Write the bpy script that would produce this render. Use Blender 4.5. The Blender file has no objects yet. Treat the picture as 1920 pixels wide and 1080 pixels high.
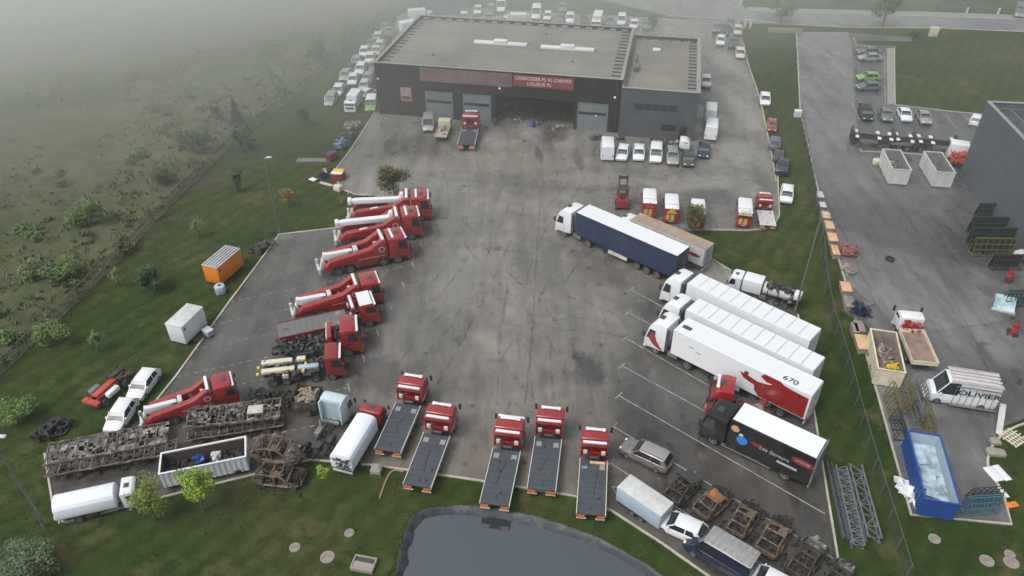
import bpy, bmesh, math, random
from mathutils import Vector, Matrix, geometry
random.seed(11)
R = math.radians
sc = bpy.context.scene
C = sc.collection
# ------------------------------------------------------------------ camera
F_PX, PITCH, ROLL, H = 1440.4, 0.635163, -0.0030761, 49.5
_f = Vector((0, math.cos(PITCH), -math.sin(PITCH)))
_u = Vector((0, math.sin(PITCH), math.cos(PITCH)))
_x = Vector((1, 0, 0))
CX = _x*math.cos(ROLL) + _u*math.sin(ROLL)
CU = -_x*math.sin(ROLL) + _u*math.cos(ROLL)
cam_d = bpy.data.cameras.new('camera')
cam = bpy.data.objects.new('camera', cam_d)
C.objects.link(cam)
cam_d.sensor_width = 36
cam_d.lens = 36*F_PX/1920
cam_d.clip_start = 0.5
cam_d.clip_end = 2000
m = Matrix.Identity(4)
for i in range(3):
    m[i][0] = CX[i]; m[i][1] = CU[i]; m[i][2] = -_f[i]
m[2][3] = H
cam.matrix_world = m
sc.camera = cam
# ------------------------------------------------------------------ sky, sun, exposure
SUN_EL, SUN_AZ = R(55), R(235)      # thin bright spot of the overcast, behind the camera
w = bpy.data.worlds.new("World"); sc.world = w; w.use_nodes = True
nt = w.node_tree; bg = nt.nodes['Background']
sky = nt.nodes.new('ShaderNodeTexSky'); sky.sky_type = 'NISHITA'; sky.sun_disc = False
sky.sun_elevation = SUN_EL; sky.sun_rotation = SUN_AZ
sky.air_density = 1.0; sky.dust_density = 6.0; sky.ozone_density = 1.2
hs = nt.nodes.new('ShaderNodeHueSaturation'); hs.inputs['Saturation'].default_value = 0.36
nt.links.new(sky.outputs[0], hs.inputs['Color']); nt.links.new(hs.outputs[0], bg.inputs[0])
bg.inputs[1].default_value = 0.14
sun_d = bpy.data.lights.new('sun', 'SUN'); sun_d.energy = 0.8; sun_d.angle = R(18); sun_d.color = (1, .97, .93)
sun = bpy.data.objects.new('sun', sun_d); C.objects.link(sun)
sd = Vector((math.sin(SUN_AZ)*math.cos(SUN_EL), math.cos(SUN_AZ)*math.cos(SUN_EL), math.sin(SUN_EL)))
sun.rotation_euler = sd.to_track_quat('Z', 'Y').to_euler(); sun.location = (0, 0, 45)
sc.view_settings.view_transform = 'Standard'; sc.view_settings.look = 'None'
sc.view_settings.exposure = 0.43; sc.view_settings.gamma = 1
sc.cycles.use_denoising = True
sc.cycles.max_bounces = 6; sc.cycles.diffuse_bounces = 3; sc.cycles.glossy_bounces = 3
sc.cycles.transparent_max_bounces = 12; sc.cycles.volume_bounces = 4
sc.cycles.use_adaptive_sampling = False
# ------------------------------------------------------------------ pixel of the 1920x1080 photo -> point of the world at height z
def G(x, y, z=0.0):
    d = _f*F_PX + CX*(x-960) - CU*(y-540)
    return Vector((0, 0, H)) + d*((z-H)/d.z)
def hit_plane(x, y, p0, n):
    d = _f*F_PX + CX*(x-960) - CU*(y-540)
    o = Vector((0, 0, H))
    return o + d*((p0-o).dot(n)/d.dot(n))
# ------------------------------------------------------------------ materials
def nodes(name):
    m = bpy.data.materials.new(name); m.use_nodes = True
    n = m.node_tree
    return m, n, n.nodes['Principled BSDF']
def nz(n, scale, detail=4, coord='Object', rough=.55, sc3=None, dist=0):
    tc = n.nodes.new('ShaderNodeTexCoord'); t = n.nodes.new('ShaderNodeTexNoise')
    t.inputs['Scale'].default_value = scale; t.inputs['Detail'].default_value = detail
    t.inputs['Roughness'].default_value = rough; t.inputs['Distortion'].default_value = dist
    if sc3:
        mp = n.nodes.new('ShaderNodeMapping'); mp.inputs['Scale'].default_value = sc3[:3]
        if len(sc3) > 3: mp.inputs['Rotation'].default_value = (0, 0, sc3[3])
        n.links.new(tc.outputs[coord], mp.inputs[0]); n.links.new(mp.outputs[0], t.inputs[0])
    else:
        n.links.new(tc.outputs[coord], t.inputs[0])
    return t.outputs[0]
def ramp(n, src, stops):
    r = n.nodes.new('ShaderNodeValToRGB'); n.links.new(src, r.inputs[0])
    e = r.color_ramp.elements
    while len(e) < len(stops): e.new(.5)
    for i, (p, c) in enumerate(stops):
        e[i].position = p
        e[i].color = (c, c, c, 1) if isinstance(c, (int, float)) else (*c, 1)
    return r.outputs[0]
def mixc(n, fac, a, b, mode='MIX'):
    x = n.nodes.new('ShaderNodeMix'); x.data_type = 'RGBA'; x.blend_type = mode
    for k, v in ((0, fac), (6, a), (7, b)):
        if isinstance(v, (int, float)): x.inputs[k].default_value = v
        elif isinstance(v, tuple): x.inputs[k].default_value = (*v, 1)
        else: n.links.new(v, x.inputs[k])
    return x.outputs[2]
_mats = {}
def paint(name, col, rough=.45, metal=0.0, dirt=.35, dcol=(.09, .08, .065), coat=0.0, scale=1.3, bump=0.0, bscale=20):
    if name in _mats: return _mats[name]
    m, n, b = nodes(name)
    f = ramp(n, nz(n, scale, 6, rough=.65), [(.35, 0.0), (.75, dirt)])
    n.links.new(mixc(n, f, col, dcol), b.inputs['Base Color'])
    f2 = ramp(n, nz(n, scale*.7, 3), [(.3, max(.05, rough-.12)), (.8, min(1, rough+.25))])
    n.links.new(f2, b.inputs['Roughness'])
    b.inputs['Metallic'].default_value = metal
    b.inputs['Coat Weight'].default_value = coat; b.inputs['Coat Roughness'].default_value = .12
    if bump:
        bp = n.nodes.new('ShaderNodeBump'); bp.inputs['Strength'].default_value = bump; bp.inputs['Distance'].default_value = .05
        n.links.new(nz(n, bscale, 5), bp.inputs['Height']); n.links.new(bp.outputs[0], b.inputs['Normal'])
    _mats[name] = m
    return m
def mottled(name, stops, scale=2, rough=.85, bump=.3, bscale=12, detail=8, coord='Object'):
    if name in _mats: return _mats[name]
    m, n, b = nodes(name)
    n.links.new(ramp(n, nz(n, scale, detail, coord, .7), stops), b.inputs['Base Color'])
    b.inputs['Roughness'].default_value = rough
    if bump:
        bp = n.nodes.new('ShaderNodeBump'); bp.inputs['Strength'].default_value = bump; bp.inputs['Distance'].default_value = .05
        n.links.new(nz(n, bscale, 6, coord), bp.inputs['Height']); n.links.new(bp.outputs[0], b.inputs['Normal'])
    _mats[name] = m
    return m
def leafmat(name, a, b_, scale=1.2):
    if name in _mats: return _mats[name]
    m, n, b = nodes(name)
    n.links.new(ramp(n, nz(n, scale, 4), [(.35, a), (.65, b_)]), b.inputs['Base Color'])
    b.inputs['Roughness'].default_value = .6
    b.inputs['Subsurface Weight'].default_value = 0
    _mats[name] = m
    return m
RED = paint('red_paint', (.25, .009, .011), .3, coat=.9, dirt=.22)
REDD = paint('dark_red_paint', (.2, .012, .016), .4, coat=.3, dirt=.3)
REDW = paint('faded_red_paint', (.42, .05, .035), .5, dirt=.4)
WHITE = paint('white_paint', (.62, .65, .68), .35, coat=.2, dirt=.12, dcol=(.45, .44, .40))
WHITED = paint('weathered_white_paint', (.5, .52, .52), .55, dirt=.5, dcol=(.22, .21, .18))
TARP = paint('white_tarpaulin', (.66, .72, .78), .5, dirt=.1, dcol=(.5, .5, .5), bump=.15, bscale=2)
SILVER = paint('silver_paint', (.35, .35, .35), .35, .4, dirt=.2)
GREY = paint('grey_paint', (.16, .17, .18), .4, .2, dirt=.2)
DGREY = paint('dark_grey_paint', (.045, .048, .052), .45, dirt=.2)
BLACKP = paint('black_paint', (.007, .008, .01), .35, coat=.0, dirt=.15)
NAVY = paint('navy_paint', (.006, .012, .042), .3, coat=.2, dirt=.15)
BLUEC = paint('navy_curtain', (.008, .024, .068), .5, dirt=.25, bump=.2, bscale=1.5)
BLUEG = paint('blue_grey_paint', (.10, .14, .2), .4, .2, dirt=.15)
PALEBLUE = paint('pale_blue_paint', (.33, .42, .5), .45, dirt=.3, dcol=(.14, .16, .17))
SKIPBLUE = paint('skip_blue_paint', (.01, .06, .26), .5, dirt=.35, dcol=(.03, .05, .1))
GREENP = paint('lime_green_paint', (.16, .34, .08), .4, dirt=.2)
BEIGE = paint('beige_paint', (.55, .52, .38), .5, dirt=.35)
CREAM = paint('cream_paint', (.62, .58, .44), .55, dirt=.4)
YELLOW = paint('yellow_paint', (.65, .42, .03), .5, dirt=.3)
ORANGE = paint('orange_paint', (.62, .2, .015), .5, dirt=.3, dcol=(.3, .12, .03))
STEEL = paint('galvanised_steel', (.3, .31, .32), .4, .7, dirt=.4)
DSTEEL = paint('dark_steel', (.05, .052, .055), .5, .4, dirt=.4)
CHASSIS = paint('chassis_black', (.018, .018, .019), .55, dirt=.5, dcol=(.06, .055, .05))
DECK = paint('deck_plate', (.05, .06, .072), .42, .1, dirt=.5, dcol=(.09, .095, .1), bump=.2, bscale=9)
RUBBER = paint('rubber', (.014, .014, .015), .8, dirt=.5, dcol=(.05, .047, .042))
RIM = paint('wheel_rim', (.38, .38, .38), .4, .5, dirt=.5)
PLASTIC = paint('black_plastic', (.02, .02, .021), .6, dirt=.3)
LAMP = paint('lamp_glass', (.8, .8, .78), .15, dirt=0)
AMBER = paint('amber_lens', (.5, .12, .02), .3, dirt=0)
TAIL = paint('tail_lens', (.5, .01, .01), .3, dirt=0)
CONC = paint('concrete', (.27, .25, .21), .85, dirt=.6, dcol=(.16, .15, .12), scale=.6, bump=.3)
WOOD = mottled('pale_timber', [(.3, (.42, .24, .13)), (.7, (.62, .42, .26))], 1.5, .8, .2)
WOODG = mottled('grey_timber', [(.3, (.13, .11, .1)), (.7, (.3, .26, .23))], 1.5, .85, .2)
BURNT = mottled('burnt_steel', [(.34, (.01, .01, .01)), (.5, (.045, .042, .04)), (.6, (.09, .065, .045)), (.74, (.24, .22, .2))], 1.1, .9, .6)
ASHEN = mottled('ash_covered_metal', [(.32, (.025, .025, .025)), (.45, (.09, .088, .084)), (.56, (.2, .195, .185)), (.7, (.5, .49, .46))], 1.1, .95, .6)
RUST = mottled('burnt_rust', [(.3, (.03, .024, .02)), (.48, (.1, .07, .05)), (.6, (.2, .14, .095)), (.75, (.34, .27, .2))], 1.6, .9, .5)
CHAR = mottled('charred', [(.35, (.008, .008, .008)), (.7, (.045, .042, .04))], 2, .9, .6)
RUSTROOF = mottled('rusty_roof_sheet', [(.3, (.2, .15, .11)), (.55, (.3, .24, .18)), (.75, (.42, .36, .29))], .45, .8, .1)
BARK = mottled('bark', [(.3, (.05, .04, .03)), (.7, (.13, .11, .09))], 4, .9, .5)
SCRAP = mottled('mixed_scrap', [(.3, (.03, .03, .035)), (.45, (.12, .11, .1)), (.55, (.28, .2, .15)), (.66, (.45, .44, .42))], 3, .8, .4)
m_, n_, b_ = nodes('dark_glass'); GLASS = m_
b_.inputs['Base Color'].default_value = (.018, .024, .028, 1); b_.inputs['Roughness'].default_value = .08; b_.inputs['IOR'].default_value = 1.5
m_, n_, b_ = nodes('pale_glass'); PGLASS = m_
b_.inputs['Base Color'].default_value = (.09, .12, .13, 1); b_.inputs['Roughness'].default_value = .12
m_, n_, b_ = nodes('sheet_glass'); SHEETG = m_
n_.links.new(ramp(n_, nz(n_, .8, 5), [(.35, (.16, .25, .27)), (.6, (.42, .54, .6))]), b_.inputs['Base Color'])
b_.inputs['Roughness'].default_value = .08; b_.inputs['Specular IOR Level'].default_value = .8
# ------------------------------------------------------------------ mesh builder
class MB:
    def __init__(s): s.v = []; s.f = []
    def add(s, vs, fs):
        o = len(s.v); s.v += [tuple(v) for v in vs]; s.f += [tuple(i+o for i in f) for f in fs]
        return s
    def box(s, x0, x1, y0, y1, z0, z1):
        return s.add([(x, y, z) for x in (x0, x1) for y in (y0, y1) for z in (z0, z1)],
                     [(0, 1, 3, 2), (4, 6, 7, 5), (0, 4, 5, 1), (2, 3, 7, 6), (0, 2, 6, 4), (1, 5, 7, 3)])
    def prism(s, pts, y0, y1, axis='y'):
        n = len(pts)
        if axis == 'y': a = [(p[0], y0, p[1]) for p in pts]; b = [(p[0], y1, p[1]) for p in pts]
        elif axis == 'z': a = [(p[0], p[1], y0) for p in pts]; b = [(p[0], p[1], y1) for p in pts]
        else: a = [(y0, p[0], p[1]) for p in pts]; b = [(y1, p[0], p[1]) for p in pts]
        return s.add(a+b, [tuple(range(n))[::-1], tuple(range(n, 2*n))] + [(i, (i+1) % n, n+(i+1) % n, n+i) for i in range(n)])
    def loft(s, rings, cap=True, closed=True):
        n = len(rings[0]); vs = [p for r in rings for p in r]; fs = []
        for k in range(len(rings)-1):
            for i in range(n if closed else n-1):
                a, b = k*n+i, k*n+(i+1) % n
                fs.append((a, b, b+n, a+n))
        if cap: fs += [tuple(range(n))[::-1], tuple(range((len(rings)-1)*n, len(rings)*n))]
        return s.add(vs, fs)
    def cyl(s, a, b, r, n=12, r2=None, cap=True):
        a, b = Vector(a), Vector(b); d = (b-a).normalized()
        u = d.orthogonal().normalized(); v = d.cross(u); r2 = r if r2 is None else r2
        ring = lambda c, q: [tuple(c+u*q*math.cos(2*math.pi*i/n)+v*q*math.sin(2*math.pi*i/n)) for i in range(n)]
        return s.loft([ring(a, r), ring(b, r2)], cap)
    def tube(s, pts, r, n=6):
        for i in range(len(pts)-1): s.cyl(pts[i], pts[i+1], r, n)
        return s
    def beam(s, a, b, w_, h_=None):
        a, b = Vector(a), Vector(b); h_ = h_ or w_; d = (b-a).normalized()
        u = d.cross(Vector((0, 0, 1))); u = u.normalized() if u.length > .05 else Vector((1, 0, 0)); v = u.cross(d)
        ring = lambda c: [tuple(c+u*sx*w_/2+v*sy*h_/2) for sx, sy in ((1, 1), (-1, 1), (-1, -1), (1, -1))]
        return s.loft([ring(a), ring(b)])
    def poly(s, pts):
        return s.add(pts, [tuple(range(len(pts)))])
    def junk(s, x0, x1, y0, y1, z0, z1, n, size, flat=.3):
        for _ in range(n):
            c = Vector((random.uniform(x0, x1), random.uniform(y0, y1), random.uniform(z0, z1)))
            q = Matrix.Rotation(random.uniform(0, 6.3), 3, Vector((random.gauss(0, .5), random.gauss(0, .5), 1)).normalized())
            e = [size*random.uniform(.3, 1), size*random.uniform(.1, .6), size*random.uniform(.05, flat)]
            vs = [c+q @ Vector((sx*e[0], sy*e[1], sz*e[2])) for sx in (-1, 1) for sy in (-1, 1) for sz in (-1, 1)]
            s.add(vs, [(0, 1, 3, 2), (4, 6, 7, 5), (0, 4, 5, 1), (2, 3, 7, 6), (0, 2, 6, 4), (1, 5, 7, 3)])
        return s
    def build(s, name, mat, parent=None, smooth=False, bevel=0.0, seg=2, sub=0):
        me = bpy.data.meshes.new(name); me.from_pydata(s.v, [], s.f); 
        bm = bmesh.new(); bm.from_mesh(me)
        bmesh.ops.recalc_face_normals(bm, faces=bm.faces)
        if bevel:
            ed = [e for e in bm.edges if len(e.link_faces) == 2 and e.calc_face_angle(0) > R(22)]
            bmesh.ops.bevel(bm, geom=ed, offset=bevel, segments=seg, affect='EDGES', profile=.5, clamp_overlap=True)
        bm.to_mesh(me); bm.free()
        if smooth or bevel:
            me.polygons.foreach_set('use_smooth', [True]*len(me.polygons))
            if hasattr(me, 'set_sharp_from_angle'): me.set_sharp_from_angle(angle=R(38))
        me.materials.append(mat)
        o = bpy.data.objects.new(name, me); C.objects.link(o)
        if parent: o.parent = parent
        return o
def empty(name):
    o = bpy.data.objects.new(name, None); C.objects.link(o); o.empty_display_size = .5
    return o
def tag(o, label=None, cat=None, group=None, kind=None):
    if label: o['label'] = label
    if cat: o['category'] = cat
    if group: o['group'] = group
    if kind: o['kind'] = kind
    return o
_kids = {}
def copy_tree(o, parent=None):
    c = o.copy(); C.objects.link(c)
    if parent: c.parent = parent
    for ch in list(o.children): copy_tree(ch, c)
    return c
_proto = {}
def get(key, fn, *a, **k):
    """first use builds the thing, later uses copy it and its parts"""
    if key in _proto: return copy_tree(_proto[key])
    r = fn(*a, **k); _proto[key] = r
    return r
_wheel = {}
def wheel(root, x, y, r=.33, w_=.22, mat=None, rimmat=None, rim=True, name='wheel'):
    k = (round(r, 2), round(w_, 2), y > 0, (mat or RUBBER).name, (rimmat or RIM).name)
    if k not in _wheel:
        n = 14 if r < .6 else 18; s = 1 if y > 0 else -1
        prof = [(-w_/2, .62*r), (-w_/2, .93*r), (-w_/2+.03, r), (w_/2-.03, r), (w_/2, .93*r), (w_/2, .62*r)]
        t = MB(); t.loft([[(q*math.cos(2*math.pi*i/n), p*s, q*math.sin(2*math.pi*i/n)) for i in range(n)] for p, q in prof])
        d = MB(); d.loft([[(q*math.cos(2*math.pi*i/n), p*s, q*math.sin(2*math.pi*i/n)) for i in range(n)]
                          for p, q in ((w_/2-.01, .6*r), (w_/2+.012, .6*r), (w_/2+.012, .5*r), (w_/2-.04, .42*r), (w_/2-.03, .2*r), (w_/2+.02, .16*r))])
        a = t.build(name, mat or RUBBER, None, smooth=True); b = d.build('rim', rimmat or RIM, None, smooth=True)
        _wheel[k] = (a.data, b.data); bpy.data.objects.remove(a); bpy.data.objects.remove(b)
    a = bpy.data.objects.new(name, _wheel[k][0]); C.objects.link(a); a.parent = root; a.location = (x, y, r)
    if rim:
        b = bpy.data.objects.new('rim', _wheel[k][1]); C.objects.link(b); b.parent = a
    return a
def put(root, pf, zf, pr, zr, L0, name=None, label=None, cat=None, group=None, s=None, z=0.0, lo=.86, hi=1.08):
    """stand the thing on the ground: pf, pr are where its nose and its tail show in the photo, at heights zf and zr"""
    A, B = G(*pf, zf), G(*pr, zr); v = A-B
    L = math.hypot(v.x, v.y)
    root.location = ((A.x+B.x)/2, (A.y+B.y)/2, z); root.rotation_euler = (0, 0, math.atan2(v.y, v.x))
    s = s or min(hi, max(lo, L/L0)); root.scale = (s, s, s)
    if name: root.name = name
    tag(root, label, cat, group)
    return root
def putc(root, pc, zc, hd, label=None, cat=None, group=None, s=1, z=0.0, name=None):
    p = G(*pc, zc); root.location = (p.x, p.y, z); root.rotation_euler = (0, 0, R(hd)); root.scale = (s, s, s)
    if name: root.name = name
    tag(root, label, cat, group)
    return root
def text(name, body, size, mat, parent, loc, rot, extrude=.004, align='CENTER', sx=1, shear=0):
    cu = bpy.data.curves.new(name, 'FONT'); cu.body = body; cu.size = size; cu.extrude = extrude
    cu.align_x = align; cu.align_y = 'CENTER'; cu.offset = size*.012; cu.shear = shear
    cu.materials.append(mat)
    tmp = bpy.data.objects.new(name, cu); me = bpy.data.meshes.new_from_object(tmp); bpy.data.objects.remove(tmp)
    if not me.materials: me.materials.append(mat)
    o = bpy.data.objects.new(name, me); C.objects.link(o); o.parent = parent
    o.location = loc; o.rotation_euler = rot; o.scale = (sx, 1, 1)
    return o
# ------------------------------------------------------------------ ground materials
def asphalt(name, dark, mid, light, rot=0.0, wet=.35, streak=.5, tracks=(), planes=(), stains=()):
    m, n, b = nodes(name)
    big = ramp(n, nz(n, .045, 5, rough=.6, dist=.6), [(.36, dark), (.52, mid), (.68, light)])
    st = ramp(n, nz(n, .6, 6, rough=.7, sc3=(1, .09, 1, rot)), [(.38, 0.45), (.5, 1.0), (.64, 1.35)])
    med = ramp(n, nz(n, .55, 8, rough=.72), [(.3, .7), (.5, 1.0), (.72, 1.3)])
    fine = ramp(n, nz(n, 6, 5, rough=.8), [(.3, .78), (.7, 1.2)])
    c = mixc(n, streak, big, st, 'MULTIPLY'); c = mixc(n, .75, c, med, 'MULTIPLY'); c = mixc(n, .7, c, fine, 'MULTIPLY')
    spots = ramp(n, nz(n, .42, 3, rough=.5), [(.66, 0.0), (.73, .6)])
    c = mixc(n, spots, c, (.022, .021, .02))
    oil = n.nodes.new('ShaderNodeTexVoronoi'); oil.inputs['Scale'].default_value = .35
    tc = n.nodes.new('ShaderNodeTexCoord'); n.links.new(tc.outputs['Object'], oil.inputs['Vector'])
    c = mixc(n, ramp(n, oil.outputs['Distance'], [(.06, .65), (.13, 0.0)]), c, (.02, .019, .018))
    for k, (ox, oy, sc_) in enumerate(tracks):
        wv = n.nodes.new('ShaderNodeTexWave'); wv.wave_type = 'RINGS'; wv.rings_direction = 'Z'; wv.inputs['Scale'].default_value = sc_; wv.inputs['Distortion'].default_value = 3.5; wv.inputs['Detail Scale'].default_value = .12; wv.inputs['Detail'].default_value = 1
        mp = n.nodes.new('ShaderNodeMapping'); mp.inputs['Location'].default_value = (-ox, -oy, 0); n.links.new(tc.outputs['Object'], mp.inputs[0]); n.links.new(mp.outputs[0], wv.inputs[0])
        ln = ramp(n, wv.outputs[0], [(.955, 0.0), (.985, 1.0)]); gate = ramp(n, nz(n, .07+.02*k, 3), [(.5, 0.0), (.62, .25)])
        mu = n.nodes.new('ShaderNodeMath'); mu.operation = 'MULTIPLY'; n.links.new(ln, mu.inputs[0]); n.links.new(gate, mu.inputs[1])
        c = mixc(n, mu.outputs[0], c, (.035, .034, .033))
    wob = nz(n, .22, 5, rough=.7)
    def math_(op, a_, b_2):
        q = n.nodes.new('ShaderNodeMath'); q.operation = op
        for i_, v_ in enumerate((a_, b_2)):
            if isinstance(v_, (int, float)): q.inputs[i_].default_value = v_
            else: n.links.new(v_, q.inputs[i_])
        return q.outputs[0]
    for pl, col_, st_ in planes:        # areas of older, darker asphalt bounded by uneven joints
        msk = None
        for (pt, nn_, soft) in pl:
            dt = n.nodes.new('ShaderNodeVectorMath'); dt.operation = 'DOT_PRODUCT'; n.links.new(tc.outputs['Object'], dt.inputs[0]); dt.inputs[1].default_value = nn_
            d_ = math_('ADD', dt.outputs['Value'], -Vector(pt).dot(Vector(nn_))); d_ = math_('ADD', d_, math_('MULTIPLY', math_('SUBTRACT', wob, .5), soft*2.5))
            k_ = ramp(n, math_('ADD', math_('DIVIDE', d_, soft*2), .5), [(0, 0.0), (1, 1.0)])
            msk = k_ if msk is None else math_('MULTIPLY', msk, k_)
        c = mixc(n, math_('MULTIPLY', msk, st_), c, col_, 'MULTIPLY')
    for (sx_, sy_, rx_, ry_, ro_, col_, st_) in stains:
        mp = n.nodes.new('ShaderNodeMapping'); mp.vector_type = 'TEXTURE'; mp.inputs['Location'].default_value = (sx_, sy_, 0); mp.inputs['Rotation'].default_value = (0, 0, ro_); mp.inputs['Scale'].default_value = (rx_, ry_, 1)
        n.links.new(tc.outputs['Object'], mp.inputs[0]); ln_ = n.nodes.new('ShaderNodeVectorMath'); ln_.operation = 'LENGTH'; n.links.new(mp.outputs[0], ln_.inputs[0])
        d_ = math_('ADD', ln_.outputs['Value'], math_('MULTIPLY', math_('SUBTRACT', nz(n, .6, 6, rough=.75), .5), 2.2))
        c = mixc(n, math_('MULTIPLY', ramp(n, d_, [(.5, 1.0), (1.0, 0.0)]), st_), c, col_)
    wetm = ramp(n, nz(n, .13, 7, rough=.68, sc3=(1, .5, 1, rot)), [(.46, 1.0), (.6, 0.0)])
    c = mixc(n, math_('MULTIPLY', wetm, .35), c, (.5, .5, .52), 'MULTIPLY')
    n.links.new(c, b.inputs['Base Color']); b.inputs['IOR'].default_value = 1.7
    rr = ramp(n, wetm, [(0, .8), (1, wet)])
    n.links.new(rr, b.inputs['Roughness'])
    bp = n.nodes.new('ShaderNodeBump'); bp.inputs['Strength'].default_value = .35; bp.inputs['Distance'].default_value = .02
    n.links.new(nz(n, 14, 6), bp.inputs['Height']); n.links.new(bp.outputs[0], b.inputs['Normal'])
    return m
def hp(a, b, inside, soft):
    A, B, I = G(*a), G(*b), G(*inside); d = (B-A).normalized(); nn = Vector((-d.y, d.x, 0))
    if (I-A).dot(nn) < 0: nn = -nn
    return tuple(A), tuple(nn), soft
YARDM = asphalt('yard_asphalt', (.095, .09, .08), (.155, .147, .131), (.22, .209, .186), R(-25), streak=.4, wet=.17, tracks=((40, 70, .12),),
    planes=[([hp((774, 500), (655, 735), (500, 600), 1.2), hp((524, 440), (835, 402), (600, 600), 2.0)], (.5, .51, .53), 1.0),
            ([hp((1183, 543), (1144, 868), (1300, 700), 1.4), hp((1150, 520), (1440, 560), (1300, 700), 2.0)], (.5, .51, .52), 1.0),
            ([hp((650, 735), (1150, 800), (900, 900), 5.0)], (.9, .82, .74), .8)],
    stains=[(*G(1105, 690)[:2], 1.6, 3.2, .3, (.03, .03, .031), .8), (*G(1000, 900)[:2], 3.5, 1.2, .1, (.15, .125, .1), .6), (*G(900, 860)[:2], 1.6, 1.4, 0, (.17, .14, .12), .55),
            (*G(1215, 820)[:2], 2.2, 1.2, .4, (.02, .02, .021), .7), (*G(860, 520)[:2], 4, 9, -.15, (.2, .195, .185), .5), (*G(1035, 250)[:2], 2.5, 5, .1, (.06, .058, .055), .6),
            (*G(950, 305)[:2], 15, 4, 0, (.25, .235, .205), .5), (*G(1372, 120)[:2], 3, 9, .1, (.25, .24, .21), .6), (*G(1395, 210)[:2], 3, 9, .1, (.24, .23, .2), .6), (*G(1385, 285)[:2], 4, 5, -.3, (.25, .235, .205), .65), (*G(1290, 345)[:2], 8, 2.6, .1, (.25, .235, .205), .6), (*G(1120, 335)[:2], 9, 2.6, 0, (.24, .225, .2), .5), (*G(1435, 345)[:2], 1.6, 5, 0, (.05, .05, .05), .6), (*G(1345, 190)[:2], 2, 9, .1, (.06, .062, .065), .6), (*G(1060, 225)[:2], 12, 1.5, -.15, (.07, .068, .062), .6), (*G(1085, 300)[:2], .8, 4, .05, (.05, .048, .045), .7), (*G(1010, 290)[:2], .7, 3, .1, (.05, .048, .045), .6), (*G(1330, 370)[:2], 4, 3, 0, (.04, .04, .04), .7), (*G(720, 700)[:2], 2.5, 4, .5, (.035, .035, .036), .6)])
BAYM = asphalt('bay_asphalt', (.024, .025, .026), (.044, .044, .044), (.082, .081, .078), R(75), wet=.28, streak=.4)
YARD2M = asphalt('neighbour_asphalt', (.07, .07, .071), (.118, .117, .116), (.18, .176, .17), R(18), wet=.16, streak=.45)
LOT2M = asphalt('car_park_asphalt', (.05, .05, .052), (.075, .075, .078), (.1, .1, .1), 0)
ROADM = asphalt('road_asphalt', (.11, .11, .12), (.15, .15, .16), (.18, .18, .19), R(88), streak=.6)
def grassmat(name, stops, s1=.05, s2=.9, bump=.6, fine=5.0, rough=.9, extra=None, mow=0):
    m, n, b = nodes(name)
    c = ramp(n, nz(n, s1, 5, rough=.6), stops)
    c = mixc(n, .8, c, ramp(n, nz(n, s2, 8, rough=.75), [(.3, .55), (.5, 1.0), (.7, 1.5)]), 'MULTIPLY')
    c = mixc(n, .7, c, ramp(n, nz(n, fine, 6, rough=.8), [(.3, .6), (.7, 1.4)]), 'MULTIPLY')
    if mow: 
        tc = n.nodes.new('ShaderNodeTexCoord'); wv = n.nodes.new('ShaderNodeTexWave'); wv.inputs['Scale'].default_value = .16; wv.inputs['Distortion'].default_value = 6; wv.inputs['Detail Scale'].default_value = .3
        mp = n.nodes.new('ShaderNodeMapping'); mp.inputs['Rotation'].default_value = (0, 0, mow); n.links.new(tc.outputs['Object'], mp.inputs[0]); n.links.new(mp.outputs[0], wv.inputs[0])
        c = mixc(n, .6, c, ramp(n, wv.outputs[0], [(.2, .8), (.8, 1.15)]), 'MULTIPLY')
    if extra: c = mixc(n, ramp(n, nz(n, extra[1], 7, rough=.7), [(extra[2], 0.0), (extra[3], .75)]), c, extra[0])
    n.links.new(c, b.inputs['Base Color']); b.inputs['Roughness'].default_value = rough
    b.inputs['Specular IOR Level'].default_value = .15
    bp = n.nodes.new('ShaderNodeBump'); bp.inputs['Strength'].default_value = bump; bp.inputs['Distance'].default_value = .12
    n.links.new(nz(n, fine*1.2, 8, rough=.75), bp.inputs['Height']); n.links.new(bp.outputs[0], b.inputs['Normal'])
    return m
LAWN = grassmat('lawn_grass', [(.3, (.015, .037, .005)), (.5, (.028, .046, .009)), (.7, (.052, .054, .017))], .07, .8,
                extra=((.11, .08, .04), .2, .54, .74), mow=R(35))
FIELD = grassmat('rough_field', [(.3, (.046, .064, .026)), (.5, (.074, .08, .037)), (.7, (.105, .094, .054))], .035, .28, 1.0, 1.6,
                 extra=((.045, .07, .028), .06, .52, .68))
KERBM = paint('kerb_concrete', (.42, .40, .34), .85, dirt=.7, dcol=(.15, .15, .1), scale=.5)
LINEM = paint('road_line_paint', (.33, .33, .325), .7, dirt=1.0, dcol=(.08, .08, .08), scale=1.4)
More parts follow.
